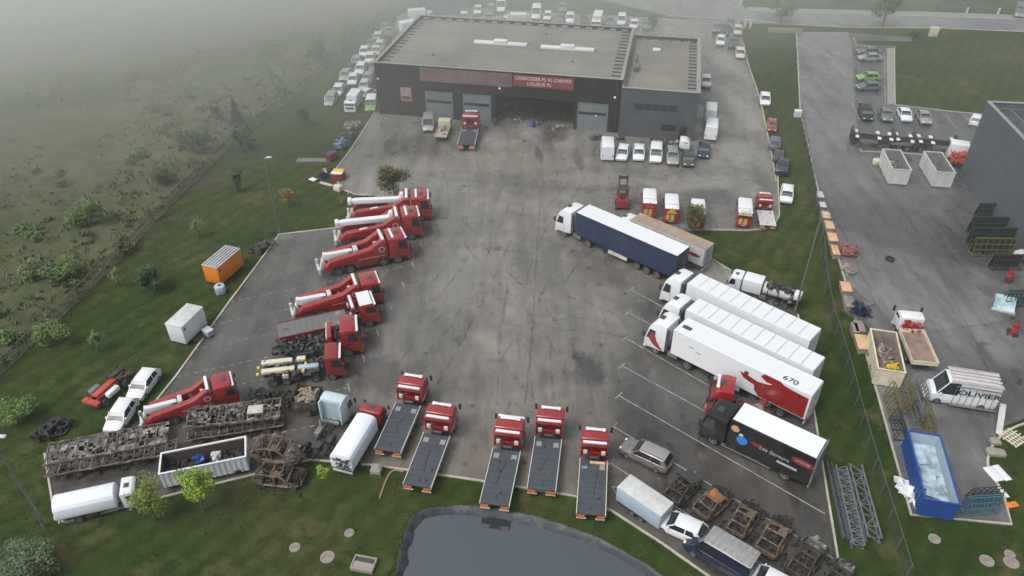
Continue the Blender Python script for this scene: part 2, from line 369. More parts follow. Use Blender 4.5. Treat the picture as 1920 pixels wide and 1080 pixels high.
# ------------------------------------------------------------------ sheets
def sheet(name, loops, z, mat, kind='structure'):
    loops = [[Vector((p[0], p[1], z)) for p in l] for l in loops]
    flat = [p for l in loops for p in l]
    tri = geometry.tessellate_polygon(loops)
    mb = MB(); mb.add(flat, [t for t in tri]); 
    me = bpy.data.meshes.new(name); me.from_pydata(mb.v, [], mb.f)
    bm = bmesh.new(); bm.from_mesh(me)
    for f in bm.faces:
        f.normal_update()
        if f.normal.z < 0: f.normal_flip()
    bm.to_mesh(me); bm.free(); me.materials.append(mat)
    o = bpy.data.objects.new(name, me); C.objects.link(o)
    if kind: o['kind'] = kind
    return o
def gp(pix): return [G(x, y, 0) for x, y in pix]
def smooth_path(pts, it=2, closed=False):
    for _ in range(it):
        q = [] if closed else [pts[0]]
        for i in range(len(pts) if closed else len(pts)-1):
            a, b = pts[i], pts[(i+1) % len(pts)]
            q += [a*.75+b*.25, a*.25+b*.75]
        if not closed: q.append(pts[-1])
        pts = q
    return pts
def kerb(pts, w_=.16, h_=.12, z=0.0, name='kerb', mat=None):
    rings = []
    for i, p in enumerate(pts):
        d = (pts[min(i+1, len(pts)-1)]-pts[max(i-1, 0)]); d.z = 0; d.normalize(); nn = Vector((-d.y, d.x, 0))
        rings.append([tuple(p+nn*w_/2+Vector((0, 0, z-.02))), tuple(p+nn*w_/2+Vector((0, 0, z+h_))), tuple(p-nn*w_/2+Vector((0, 0, z+h_))), tuple(p-nn*w_/2+Vector((0, 0, z-.02)))])
    o = MB().loft(rings).build(name, mat or KERBM)
    o['kind'] = 'structure'
    return o
POND = smooth_path(gp([(778, 957), (850, 947), (940, 955), (1040, 978), (1120, 1008), (1190, 1045), (1250, 1085), (1330, 1150), (1200, 1260), (900, 1260), (715, 1200), (735, 1120), (748, 1050), (760, 1000)]), 2, True)
big = [Vector((-290, -50, 0)), Vector((290, -50, 0)), Vector((290, 430, 0)), Vector((-290, 430, 0))]
sheet('ground', [big, POND], 0.0, LAWN)
# pond bank and water
cpt = sum(POND, Vector())/len(POND)
inner = []
for i, p in enumerate(POND):
    d = (cpt-p).normalized(); inner.append(p+d*(.7+.16*math.sin(i*1.9)+.1*math.sin(i*4.3)))
bank = MB(); n_ = len(POND); rings = []
for k, (t, z) in enumerate(((-.12, .03), (.0, .035), (.3, -.12), (.65, -.42), (1.0, -.75), (1.9, -1.5))):
    rings.append([tuple((POND[i]+(inner[i]-POND[i])*t)+Vector((0, 0, z+.05*math.sin(i*2.3+k)+.04*math.sin(i*5.1)))) for i in range(n_)])
bank.loft(rings, cap=False)
LINER = mottled('pond_liner', [(.3, (.012, .015, .018)), (.5, (.03, .036, .042)), (.72, (.1, .105, .1))], .9, .6, .6, 5)
bank.build('pond_bank', LINER, smooth=True)['kind'] = 'structure'
m_, n_, b_ = nodes('pond_water'); b_.inputs['Base Color'].default_value = (.03, .04, .048, 1); b_.inputs['Roughness'].default_value = .03
b_.inputs['IOR'].default_value = 2.5

bp = n_.nodes.new('ShaderNodeBump'); bp.inputs['Strength'].default_value = .12; bp.inputs['Distance'].default_value = .05
n_.links.new(nz(n_, 1.2, 3), bp.inputs['Height']); n_.links.new(bp.outputs[0], b_.inputs['Normal'])
sheet('pond_water', [[p*1.0 for p in POND]], -.5, m_)
sheet('pond_bottom', [[p*1.0 for p in POND]], -1.45, LINER)
# yard of the towing company
YARD = gp([(706, 205), (655, 285), (622, 326), (640, 352), (664, 365), (748, 372), (700, 418), (632, 429), (524, 440), (430, 567),
           (331, 705), (262, 790), (150, 822), (84, 850), (104, 974), (125, 979), (250, 946), (400, 908), (500, 884), (582, 862), (700, 872),
           (880, 898), (1078, 930), (1146, 957), (1240, 1018), (1340, 1088), (1420, 1150), (1640, 1150), (1572, 1055), (1541, 865), (1526, 771), (1496, 590), (1440, 540), (1362, 503),
           (1330, 484), (1260, 440), (1300, 432), (1400, 433), (1440, 428), (1460, 408), (1457, 345), (1447, 290), (1424, 180), (1396, 95), (1388, 40),
           (1250, 34), (1000, 22), (800, 8), (745, 30)])
YARD = [p for p in YARD]
sheet('yard', [YARD], .012, YARDM)
BAYL = gp([(640, 432), (524, 441), (430, 568), (331, 706), (262, 791), (150, 823), (85, 851), (105, 973), (125, 978), (250, 945), (400, 907), (500, 883),
           (582, 861), (640, 866), (655, 735), (682, 678), (708, 628), (733, 580), (756, 537), (774, 500), (800, 455), (835, 405), (760, 385), (700, 420)])
BAYR = gp([(1183, 546), (1178, 590), (1173, 637), (1166, 690), (1160, 746), (1150, 805), (1144, 872), (1150, 956), (1240, 1017), (1340, 1087), (1420, 1149), (1638, 1149), (1571, 1055), (1540, 865),
           (1525, 771), (1495, 591), (1440, 541), (1362, 504), (1332, 487), (1250, 520)])
# neighbour's yard, car park, street
Y2 = gp([(1493, 60), (1500, 205), (1532, 350), (1585, 530), (1640, 722), (1708, 966), (1896, 984), (1880, 925), (1853, 880), (1848, 850), (1880, 800), (1960, 770), (2300, 800), (2100, 190), (1840, 215), (1680, 195), (1605, 196), (1600, 110), (1598, 75), (1590, 60)])
sheet('neighbour_yard', [Y2], .008, YARD2M)
LOT2 = gp([(1596, 78), (1640, 88), (1673, 90), (1675, 196), (1840, 214), (1990, 226), (1990, 330), (1810, 290), (1614, 282), (1602, 190)])
sheet('car_park', [LOT2], .014, LOT2M)
sheet('road', [gp([(1130, 0), (1240, 27), (1330, 40), (1480, 47), (1700, 52), (2000, 62), (2000, 38), (1700, 28), (1480, 22), (1400, 20), (1385, 0), (1390, -45), (1150, -40)])], .016, ROADM)
sheet('pavement', [gp([(1400, 20), (1480, 22), (1700, 28), (2000, 38), (2000, 31), (1700, 21), (1480, 16), (1400, 13)])], .02, paint('paving', (.24, .24, .23), .85, dirt=.5))
sheet('far_parking', [gp([(1590, 62), (1720, 70), (1718, 78), (1610, 76), (1600, 80)])], .014, LOT2M)
sheet('footpath', [gp([(1662, 90), (1676, 90), (1677, 196), (1664, 196)])], .022, paint('paving', None))
kerb(gp([(1457, 300), (1460, 380), (1461, 405), (1452, 422), (1435, 430), (1400, 433), (1300, 431)]))
kerb(smooth_path(gp([(1394, 80), (1402, 120), (1424, 180), (1447, 290), (1455, 340)]), 1))
kerb(gp([(706, 206), (655, 285), (624, 325), (640, 352), (664, 365), (748, 372)]))
kerb(gp([(640, 426), (632, 428), (524, 440), (478, 503), (430, 567), (331, 705), (266, 786)]), .2)
kerb(gp([(84, 851), (104, 975), (125, 980), (250, 947), (400, 909), (500, 885), (582, 863), (700, 873), (880, 899), (1078, 931), (1146, 958), (1240, 1019), (1340, 1089)]))
kerb(gp([(1333, 485), (1362, 503), (1392, 520)]))
kerb(gp([(1496, 590), (1526, 771), (1541, 865), (1572, 1055), (1590, 1120)]))
kerb(gp([(1493, 60), (1500, 205), (1532, 350), (1585, 530), (1640, 722), (1708, 966), (1896, 984), (1880, 925), (1853, 880)]), .18)
kerb(smooth_path(gp([(1853, 880), (1850, 860), (1862, 830), (1900, 800), (1960, 785)]), 2), .2)
kerb(gp([(1250, 30), (1400, 37), (1480, 46), (1600, 52), (1760, 53), (2000, 63)]), .25)
kerb(gp([(1400, 20), (1480, 24), (1700, 30), (2000, 39)]), .25)
kerb(gp([(1600, 72), (1606, 86), (1677, 88), (1678, 197), (1780, 209), (1850, 216)]), .14)
kerb(gp([(1612, 282), (1614, 284), (1700, 288), (1800, 296)]), .14)
def line(mb, a, b, w_=.095, dash=None, z=.028):
    d = b-a; L = d.length; d.normalize(); nn = Vector((-d.y, d.x, 0))*w_/2; t = 0
    while t < L:
        e = min(L, t+(dash[0] if dash else L))
        p, q = a+d*t, a+d*e
        mb.add([tuple(v+Vector((0, 0, z))) for v in (p-nn, q-nn, q+nn, p+nn)], [(0, 1, 2, 3)])
        t = e+(dash[1] if dash else L)
# faint curved tyre marks on the yard
m_, n_, b_ = nodes('tyre_mark_rubber'); b_.inputs['Base Color'].default_value = (.02, .02, .02, 1); b_.inputs['Roughness'].default_value = .7
t_ = n_.nodes.new('ShaderNodeBsdfTransparent'); x_ = n_.nodes.new('ShaderNodeMixShader')
n_.links.new(ramp(n_, nz(n_, .5, 6, rough=.7), [(.45, 0.0), (.72, .32)]), x_.inputs[0])
n_.links.new(t_.outputs[0], x_.inputs[1]); n_.links.new(b_.outputs[0], x_.inputs[2]); n_.links.new(x_.outputs[0], n_.nodes['Material Output'].inputs[0])
mb = MB(); zz = .016
for pix in ([(880, 290), (900, 380), (870, 480), (800, 560), (740, 590)], [(830, 280), (860, 360), (850, 440), (790, 480)], [(1110, 260), (1080, 350), (1000, 430), (960, 560), (950, 760)], [(1000, 250), (980, 360), (930, 480), (860, 620), (800, 720)],
            [(1330, 330), (1200, 350), (1080, 350), (960, 340), (780, 320)], [(1020, 760), (1010, 640), (1040, 520), (1110, 450), (1190, 430)], [(930, 780), (960, 650), (1060, 600), (1170, 620)], [(1400, 150), (1415, 240), (1390, 310), (1290, 350), (1150, 360)],
            [(1100, 800), (1080, 690), (1010, 580), (920, 500), (860, 420)], [(760, 690), (840, 590), (950, 540), (1060, 540), (1160, 580)]):
    path = smooth_path([G(x, y, 0) for x, y in pix], 4)
    for off in (-.95, .95):
        q = []
        for i, p in enumerate(path):
            d = path[min(i+1, len(path)-1)]-path[max(i-1, 0)]; d.normalize(); nn = Vector((-d.y, d.x, 0)); q.append((p+nn*(off-.13), p+nn*(off+.13)))
        zz += .0004
        mb.add([(v.x, v.y, zz) for pr in q for v in pr], [(2*i, 2*i+1, 2*i+3, 2*i+2) for i in range(len(q)-1)])
mb.build('tyre_mark', m_)['kind'] = 'structure'
mb = MB()      # sealed cracks and day joints of the paving
for pix in ([(660, 300), (820, 335), (1000, 345), (1200, 380)], [(1020, 250), (1010, 420), (1000, 600), (985, 760)], [(850, 460), (960, 470), (1100, 500)], [(1500, 275), (1560, 280), (1612, 284)], [(1540, 350), (1620, 520), (1700, 700), (1760, 860)], [(1660, 340), (1740, 470), (1830, 640), (1880, 760)], [(1580, 640), (1700, 630), (1900, 600)]):
    path = smooth_path([G(x, y, 0) for x, y in pix], 3)
    path = [p+Vector((random.uniform(-.06, .06), random.uniform(-.06, .06), 0)) for p in path]
    for a, b in zip(path, path[1:]): line(mb, a, b, .05, z=.0145+zz*0)
mb.build('paving_joint', paint('joint_sealant', (.03, .03, .03), .6))['kind'] = 'structure'
# painted bay lines
def tee(mb, p, d, half=.55):
    nn = Vector((-d.y, d.x, 0)); line(mb, p-nn*half, p+nn*half, .11)
mb = MB()
for a, b in [((469, 523), (790, 460)), ((432, 566), (774, 497)), ((398, 610), (756, 534)), ((364, 657), (733, 577)), ((331, 707), (708, 624)), ((300, 752), (682, 673)), ((262, 806), (654, 727)), ((250, 870), (600, 796))]:
    A, B = G(*a), G(*b); line(mb, A, B, .09, (.38, .42)); tee(mb, B, (B-A).normalized())
mb.build('road_marking', LINEM)['kind'] = 'structure'
mb = MB()
for a, b in [((1183, 543), (1450, 690)), ((1178, 586), (1480, 750)), ((1173, 634), (1500, 822)), ((1166, 686), (1535, 888)), ((1160, 742), (1547, 964)), ((1150, 800), (1562, 1047)), ((1144, 868), (1470, 1085))]:
    A, B = G(*a), G(*b); line(mb, A, B, .11); tee(mb, A, (B-A).normalized())
mb.build('road_marking', LINEM)['kind'] = 'structure'
mb = MB()
for a, b in [((1596, 192), (1611, 225)), ((1632, 203), (1642, 224)), ((1673, 207), (1688, 231)), ((1706, 210), (1721, 233)), ((1740, 213), (1758, 238)), ((1774, 216), (1793, 240)), ((1808, 216), (1826, 240)),
             ((1602, 254), (1616, 284)), ((1602, 160), (1660, 162)), ((1602, 192), (1660, 196)), ((1658, 100), (1660, 196))]:
    line(mb, G(*a), G(*b), .12, z=.022)
mb.build('road_marking', LINEM)['kind'] = 'structure'
mb = MB()
for k in range(6): line(mb, G(1240+k*9, 4+k*.4), G(1300+k*9, 6+k*.4), .14, z=.026) if k == 0 else None
line(mb, G(1366, 129), G(1376, 135), .3, z=.02); line(mb, G(1371, 128), G(1374, 136), .2, z=.026)
mb.build('road_marking', LINEM)['kind'] = 'structure'
# the field beyond the fence: uneven, lifted a little above the lawn sheet
fence_pix = [(760, -10), (700, 50), (640, 105), (560, 175), (500, 222), (448, 262), (395, 310), (330, 375), (270, 440), (205, 508), (140, 572), (70, 640), (0, 705), (-80, 780)]
FENCE = smooth_path(gp(fence_pix), 2)
def fence_x(y):
    for a, b in zip(FENCE, FENCE[1:]):
        if min(a.y, b.y) <= y <= max(a.y, b.y): return a.x+(b.x-a.x)*(y-a.y)/(b.y-a.y)
    return FENCE[0].x if y > FENCE[0].y else FENCE[-1].x
from mathutils import noise
def fieldz(x, y, d):
    q = min(1, d/6)
    return .02+q*(.35+.5*noise.noise(Vector((x*.12, y*.12, 0)))+.22*noise.noise(Vector((x*.55, y*.55, 3)))+.1*noise.noise(Vector((x*1.7, y*1.7, 5))))
vs, fs = [], []; ys = []; y = 44.0
while y < 330: ys.append(y); y += .8 if y < 130 else 1.6 if y < 200 else 6
ncol = 150
for yy in ys:
    fx = fence_x(yy)
    for j in range(ncol+1):
        t = j/ncol; d = 150*(t**1.5); vs.append((fx-d, yy, fieldz(fx-d, yy, d)))
for i in range(len(ys)-1):
    for j in range(ncol):
        a = i*(ncol+1)+j; fs.append((a, a+1, a+ncol+2, a+ncol+1))
fo = MB().add(vs, fs).build('field', FIELD, smooth=True); fo['kind'] = 'structure'
# ------------------------------------------------------------------ plants
def leafcloud(mb, c, rad, n, size, squash=.85, clump=10, hollow=.35):
    c = Vector(c); cl = []
    for _ in range(clump):
        d = Vector((random.gauss(0, 1), random.gauss(0, 1), random.gauss(0, .9))).normalized()
        r = random.uniform(hollow, .78)
        cl.append((Vector((d.x*rad[0]*r, d.y*rad[1]*r, d.z*rad[2]*r)), random.uniform(.28, .5)))
    for i in range(n):
        q, cr = random.choice(cl)
        d = Vector((random.gauss(0, 1), random.gauss(0, 1), random.gauss(0, 1))).normalized()*(random.random()**.4)
        p = c+q+Vector((d.x*rad[0]*cr, d.y*rad[1]*cr, d.z*rad[2]*cr))
        if p.z < .08: p.z = .08+random.random()*.2
        u = Vector((random.gauss(0, 1), random.gauss(0, 1), random.gauss(0, .5))).normalized()
        v = u.cross(Vector((random.gauss(0, .5), random.gauss(0, .5), 1))).normalized()
        s = size*random.uniform(.55, 1.25); 
        mb.add([tuple(p-u*s), tuple(p-v*s*.5), tuple(p+u*s), tuple(p+v*s*.5)], [(0, 1, 2, 3)])
    return cl
def tree(px, h, rad, mat, label, n=1500, size=.16, group=None, clump=12, name='tree', trunk_r=.09, low=.35, cat='tree', lean=0):
    root = empty(name); p = G(*px); root.location = (p.x, p.y, 0)
    tag(root, label, cat, group)
    cz = h-rad[2]
    mb = MB(); cl = leafcloud(mb, (lean, 0, cz), rad, n, size, clump=clump)
    mb.build('crown', mat, root)
    t = MB(); top = Vector((lean*.8, 0, max(.4, cz)))
    mid = Vector((lean*.3+.05, -.04, top.z*.5))
    t.cyl((0, 0, -.05), mid, trunk_r, 8, trunk_r*.75); t.cyl(mid, top, trunk_r*.75, 8, trunk_r*.4)
    for q, _ in cl[:7]: t.cyl(mid.lerp(top, random.uniform(.3, .9)), Vector((lean, 0, cz))+q*.8, trunk_r*.35, 5, trunk_r*.1)
    t.build('trunk', BARK, root, smooth=True)
    return root
def shrub(px, rad, mat, label, n=900, size=.14, group=None, name='shrub', clump=9, cat='shrub'):
    root = empty(name); p = G(*px); root.location = (p.x, p.y, 0); tag(root, label, cat, group)
    mb = MB(); cl = leafcloud(mb, (0, 0, rad[2]*.8), rad, n, size, clump=clump, hollow=.2); mb.build('foliage', mat, root)
    t = MB()
    for q, _ in cl[:6]: t.cyl((random.uniform(-.15, .15), random.uniform(-.15, .15), -.05), Vector((0, 0, rad[2]*.8))+q*.7, .035, 5, .012)
    t.build('stem', BARK, root)
    return root
LF = {
 'olive': leafmat('olive_leaves', (.045, .06, .016), (.13, .115, .032)),
 'yellowgreen': leafmat('yellow_green_leaves', (.07, .11, .015), (.2, .24, .04)),
 'bright': leafmat('bright_leaves', (.08, .16, .012), (.24, .34, .03)),
 'dark': leafmat('dark_leaves', (.012, .038, .012), (.04, .085, .02)),
 'mid': leafmat('mid_leaves', (.045, .1, .02), (.12, .2, .04)),
 'pale': leafmat('pale_leaves', (.07, .11, .03), (.15, .19, .07)),
 'autumn': leafmat('autumn_leaves', (.1, .1, .02), (.3, .14, .03)),
 'greygreen': leafmat('grey_green_leaves', (.05, .085, .035), (.13, .18, .08)),
 'conifer': leafmat('conifer_needles', (.008, .025, .012), (.025, .055, .022)),
}
# scrub of the field, trees and shrubs
mb = MB(); mb2 = MB()
def tuft(mb, x, y, z, s, n):
    for _ in range(n):
        a = random.uniform(0, 6.28); l = s*random.uniform(.5, 1); dx, dy = math.cos(a)*l*.5, math.sin(a)*l*.5
        ox, oy = random.gauss(0, s*.3), random.gauss(0, s*.3); ww = s*.16
        mb.add([(x+ox-dy*.4, y+oy+dx*.4, z-.05), (x+ox+dy*.4, y+oy-dx*.4, z-.05), (x+ox+dx, y+oy+dy, z+l*.8)], [(0, 1, 2)])
for _ in range(3800):
    yy = random.uniform(48, 165); d = random.random()**1.4*75+.8; fx = fence_x(yy); x = fx-d
    dens = noise.noise(Vector((x*.07, yy*.07, 9)))+.9*math.exp(-d/14)
    if dens < .12: continue
    z = fieldz(x, yy, d)
    tuft(mb if random.random() < .5 else mb2, x, yy, z, random.uniform(.3, .75)*(1.35 if d < 12 else 1), 6)
mb.build('rough_grass', leafmat('rough_grass_green', (.06, .085, .03), (.085, .105, .042), .1))['kind'] = 'stuff'
mb2.build('dry_weeds', leafmat('dry_weeds_brown', (.09, .1, .045), (.115, .11, .058), .1))['kind'] = 'stuff'
mb = MB()
for _ in range(55):
    yy = random.uniform(60, 150); d = 1.5+abs(random.gauss(0, 13)); x = fence_x(yy)-d; r = random.uniform(.5, 1.7)
    leafcloud(mb, (x, yy, fieldz(x, yy, d)+r*.3), (r, r, r*.6), int(190*r), .17, clump=5, hollow=.1)
mb.build('scrub', leafmat('scrub_leaves', (.04, .062, .022), (.08, .1, .036), .3))['kind'] = 'stuff'
# brambles along the fence
mb = MB()
acc = 0
for a, b in zip(FENCE, FENCE[1:]):
    L = (b-a).length; k = int(L*16)
    for _ in range(k):
        t = random.random(); p = a.lerp(b, t); off = abs(random.gauss(0, .8)); nn = (b-a).normalized(); nn = Vector((nn.y, -nn.x, 0))
        if nn.x > 0: nn = -nn
        if noise.noise(Vector((p.x*.16, p.y*.16, 2))) < -.3: continue
        p = p+nn*off; hh = 1.1*math.exp(-off*.7)*random.random()
        u = Vector((random.gauss(0, 1), random.gauss(0, 1), random.gauss(0, .6))).normalized(); v = u.cross(Vector((0, .3, 1))).normalized(); s = .17
        mb.add([tuple(p-u*s+Vector((0, 0, hh+.1))), tuple(p-v*s*.6+Vector((0, 0, hh+.1))), tuple(p+u*s+Vector((0, 0, hh+.1))), tuple(p+v*s*.6+Vector((0, 0, hh+.1)))], [(0, 1, 2, 3)])
o = mb.build('bramble', leafmat('bramble_leaves', (.03, .05, .025), (.075, .09, .045))); o['kind'] = 'stuff'
def meshpanel(name, col, dens, vert=9.0, hor=4.0):
    m, n, b = nodes(name); b.inputs['Base Color'].default_value = (*col, 1); b.inputs['Roughness'].default_value = .6
    tr = n.nodes.new('ShaderNodeBsdfTransparent'); mx = n.nodes.new('ShaderNodeMixShader'); mx.inputs[0].default_value = dens
    n.links.new(tr.outputs[0], mx.inputs[1]); n.links.new(b.outputs[0], mx.inputs[2])
    n.links.new(mx.outputs[0], n.nodes['Material Output'].inputs[0])
    return m
WIRE = meshpanel('welded_wire_mesh', (.07, .09, .065), .3)
def fence(path, h_, label, name='fence', step=2.6, wire=WIRE, post=None):
    root = empty(name); root.location = path[0]; tag(root, label, 'fence')
    o0 = path[0]; pan = MB(); acc = 0
    for a, b in zip(path, path[1:]):
        a, b = a-o0, b-o0; pan.add([(a.x, a.y, .05), (b.x, b.y, .05), (b.x, b.y, h_), (a.x, a.y, h_)], [(0, 1, 2, 3)])
    pan.build('mesh_panel', wire, root)
    rails = MB()
    for z in ((.08, h_*.5, h_) if wire is WIRE and h_ < 1.65 else (h_,)): rails.tube([tuple(p-o0+Vector((0, 0, z))) for p in path], .02, 4)
    rails.build('rail', post or STEEL, root)
    tot = 0; nxt = 0; me = None
    for a, b in zip(path, path[1:]):
        L = (b-a).length
        while nxt <= tot+L:
            p = a.lerp(b, (nxt-tot)/L)-o0
            if me is None:
                q = MB().box(-.04, .04, -.04, .04, 0, h_+.05).build('post', post or STEEL, root); me = q.data
            else:
                q = bpy.data.objects.new('post', me); C.objects.link(q); q.parent = root
            q.location = (p.x, p.y, 0); nxt += step
        tot += L
    return root
fence([p for p in FENCE if p.y < 210], 1.6, 'long wire fence dividing the mown lawn from the rough field', step=4)
fence(smooth_path(gp([(1500, 215), (1508, 260), (1521, 340), (1538, 450), (1550, 580), (1586, 693), (1614, 805), (1641, 899), (1677, 1016), (1700, 1095)]), 1), 1.7,
      'dark green mesh fence running down the grass strip between the two yards', step=2.5)
def tr(*a, **k): return tree(*a, **k)
tr((740, 376), 4.9, (2.7, 2.2, 2.0), LF['olive'], 'bushy olive and brown tree at the yard edge behind the red recovery trucks', 3600, .16)
tr((1299, 438), 4.6, (1.8, 1.6, 2.0), LF['olive'], 'bushy yellowing tree standing among the parked red vans', 2200, .14)
tr((447, 360), 3.6, (.95, .9, 1.6), LF['dark'], 'narrow dark green tree on the lawn near the wire fence', 900, .15)
tr((569, 236), 3.6, (1.15, 1.1, 1.5), LF['dark'], 'round dark tree on the lawn below the scrap cars beside the workshop', 900, .17)
tr((290, 544), 3.2, (1.6, 1.5, 1.55), LF['dark'], 'dense round dark green tree beside the orange cabin', 2200, .14)
tr((373, 446), 2.7, (.75, .7, 1.0), LF['pale'], 'thin sapling with sparse pale leaves on the lawn above the orange cabin', 260, .13)
tr((541, 388), 2.7, (1.15, 1.0, 1.1), LF['autumn'], 'small tree turning orange near the tall lamp post', 700, .13)
tr((225, 538), 2.8, (.95, .85, 1.2), LF['pale'], 'sparse pale sapling next to the dense round tree', 330, .13)
tr((112, 644), 2.9, (1.9, 1.7, 1.45), LF['mid'], 'broad light green bush on the lawn close to the fence', 1100, .14)
tr((186, 658), 2.7, (.75, .7, 1.1), LF['mid'], 'straggly green sapling between the broad bush and the white cabin', 480, .13)
tr((42, 787), 3.1, (2.0, 1.7, 1.45), LF['mid'], 'leafy green tree at the edge of the lawn above the tyre heap', 1300, .14)
tr((292, 976), 5.0, (1.4, 1.3, 2.1), LF['yellowgreen'], 'feathery yellow-green tree in front of the white bin lorry', 1900, .11, clump=16)
tr((383, 958), 4.8, (1.7, 1.5, 1.7), LF['bright'], 'bright lime green tree in front of the open white skip', 2400, .12, clump=14)
tr((614, 925), 3.1, (.5, .5, .62), LF['bright'], 'small bright lime sapling with a thin bent trunk', 520, .1, trunk_r=.03)
shrub((42, 1075), (2.9, 2.4, 1.9), LF['greygreen'], 'large grey-green shrub at the bottom corner of the lawn', 6500, .1, clump=26)
shrub((128, 525), (2.2, 1.9, 1.8), LF['mid'], 'rounded green bush in the field just behind the fence', 1700, .16)
shrub((76, 530), (2.0, 1.8, 1.9), LF['pale'], 'rounded dull green bush in the field next to the greener one', 1400, .16)
shrub((167, 432), (2.3, 2.1, 2.4), LF['mid'], 'tall rounded bush standing alone in the field scrub', 2000, .17)
shrub((20, 640), (1.5, 1.3, 1.0), LF['mid'], 'low green bush in the field beside the fence end', 800, .16)
for i, (x, y, r1, h1, c, l) in enumerate([(302, 345, 2.2, 1.6, 'dark', 'wide dark bush in the middle of the field scrub'),
        (376, 282, 3.2, 2.4, 'dark', 'biggest dark thicket touching the fence line in the field'), (458, 283, 2.3, 2.3, 'dark', 'dark bush hanging over the fence onto the lawn'),
        (405, 222, 1.6, 1.6, 'dark', 'small dark bush beside the pointed conifer'), (345, 262, 2.6, 1.3, 'mid', 'spreading low bush above the biggest thicket'),
        (265, 300, 2.0, 1.1, 'mid', 'low flat bush on the field side of the wide dark bush'), (318, 250, 2.4, 1.2, 'olive', 'low olive scrub bush higher up the field'),
        (240, 470, 1.6, 1.1, 'olive', 'low olive bush between the lone tall bush and the fence'), (60, 440, 2.1, 1.2, 'mid', 'broad flat bush in the lower corner of the field'),
        (655, 95, 2.6, 3.0, 'mid', 'hazy tree-like bush on the fence behind the workshop cars'), (585, 110, 2.0, 2.2, 'pale', 'pale hazy bush in the field behind the fence'),
        (520, 175, 2.2, 1.6, 'pale', 'yellowish low bush halfway along the fence'), (602, 120, 1.6, 2.6, 'dark', 'slim dark hazy bush by the far fence')]):
    shrub((x, y), (r1, r1*.8, h1), LF[c], l, 900, .22)
def conifer(px, h_, r, label):
    root = empty('conifer'); p = G(*px); root.location = (p.x, p.y, 0); tag(root, label, 'tree')
    mb = MB()
    for _ in range(1500):
        t = random.random()**1.2; z = h_*(.08+.92*t); rr = r*(1-t)*random.uniform(.3, 1.05); a = random.uniform(0, 6.28)
        c = Vector((rr*math.cos(a), rr*math.sin(a), z)); u = Vector((math.cos(a), math.sin(a), -.4)).normalized(); v = Vector((-math.sin(a), math.cos(a), 0)); s = .22
        mb.add([tuple(c-u*s), tuple(c-v*s*.5), tuple(c+u*s), tuple(c+v*s*.5)], [(0, 1, 2, 3)])
    mb.build('crown', LF['conifer'], root); MB().cyl((0, 0, -.05), (0, 0, h_*.9), .12, 7, .03).build('trunk', BARK, root)
# tufts of longer grass on the lawn, along the kerbs and round the pond
def inside(p, poly):
    r = False; j = len(poly)-1
    for i in range(len(poly)):
        a, b = poly[i], poly[j]
        if (a.y > p.y) != (b.y > p.y) and p.x < (b.x-a.x)*(p.y-a.y)/(b.y-a.y)+a.x: r = not r
        j = i
    return r
mb = MB(); mb2 = MB(); cnt = 0
while cnt < 9000:
    x, y = random.uniform(-48, 52), random.uniform(30, 100); v = Vector((x, y, 0))
    if x < fence_x(y)+.5 or inside(v, YARD) or inside(v, POND) or inside(v, Y2): continue
    cnt += 1
    if noise.noise(Vector((x*.25, y*.25, 4))) < -.1: continue
    tuft(mb if noise.noise(Vector((x*.1, y*.1, 1))) > 0 else mb2, x, y, .02, random.uniform(.08, .24), 4)
for poly, n_, s_ in ((YARD, 60, .2), (Y2, 40, .2), (POND, 90, .3)):
    for a, b in zip(poly, poly[1:]+poly[:1]):
        if min(a.y, b.y) > 150 or (b-a).length > 60: continue
        for _ in range(int((b-a).length*5)):
            q = a.lerp(b, random.random()); off = random.uniform(.05, .45); nn = Vector(((b-a).y, -(b-a).x, 0)).normalized()
            q2 = q+nn*off
            if inside(q2, poly): q2 = q-nn*off
            if inside(q2, YARD) or inside(q2, Y2): continue
            if noise.noise(Vector((q.x*.4, q.y*.4, 8))) > -.15: tuft(mb2, q2.x, q2.y, .02, s_*random.uniform(.5, 1.3), 4)
mb.build('grass_tufts', leafmat('tuft_green', (.02, .045, .008), (.045, .075, .015), .3))['kind'] = 'stuff'
mb2.build('weeds', leafmat('weed_green', (.04, .052, .015), (.085, .08, .03), .3))['kind'] = 'stuff'
conifer((446, 234), 4.2, 1.3, 'dark pointed conifer standing in the field by the fence')
tr((1463, 42), 5.5, (3.0, 2.6, 2.2), LF['mid'], 'hazy street tree with a broad crown at the grass corner', 1400, .25, trunk_r=.16)
tr((1654, 50), 7.5, (3.6, 3.2, 3.3), LF['mid'], 'tallest hazy street tree beside the road junction', 2200, .27, trunk_r=.2)
shrub((1712, 76), (1.6, 1.3, 1.2), LF['dark'], 'low dark hedge bush beside the cream cabinet', 700, .2)
for i, (x, l) in enumerate([(1590, 'dark hedge block across the road next to the junction tree'), (1790, 'dark hedge block across the road towards the white bollards'), (1850, 'dark hedge block across the road by the parked van')]):
    shrub((x, 4), (5, 2, 1.3), LF['dark'], l, 1500, .28)
shrub((1225, 50), (1.6, 1.4, 1.8), LF['dark'], 'dark bush and scrap at the end of the car row behind the workshop', 700, .2)
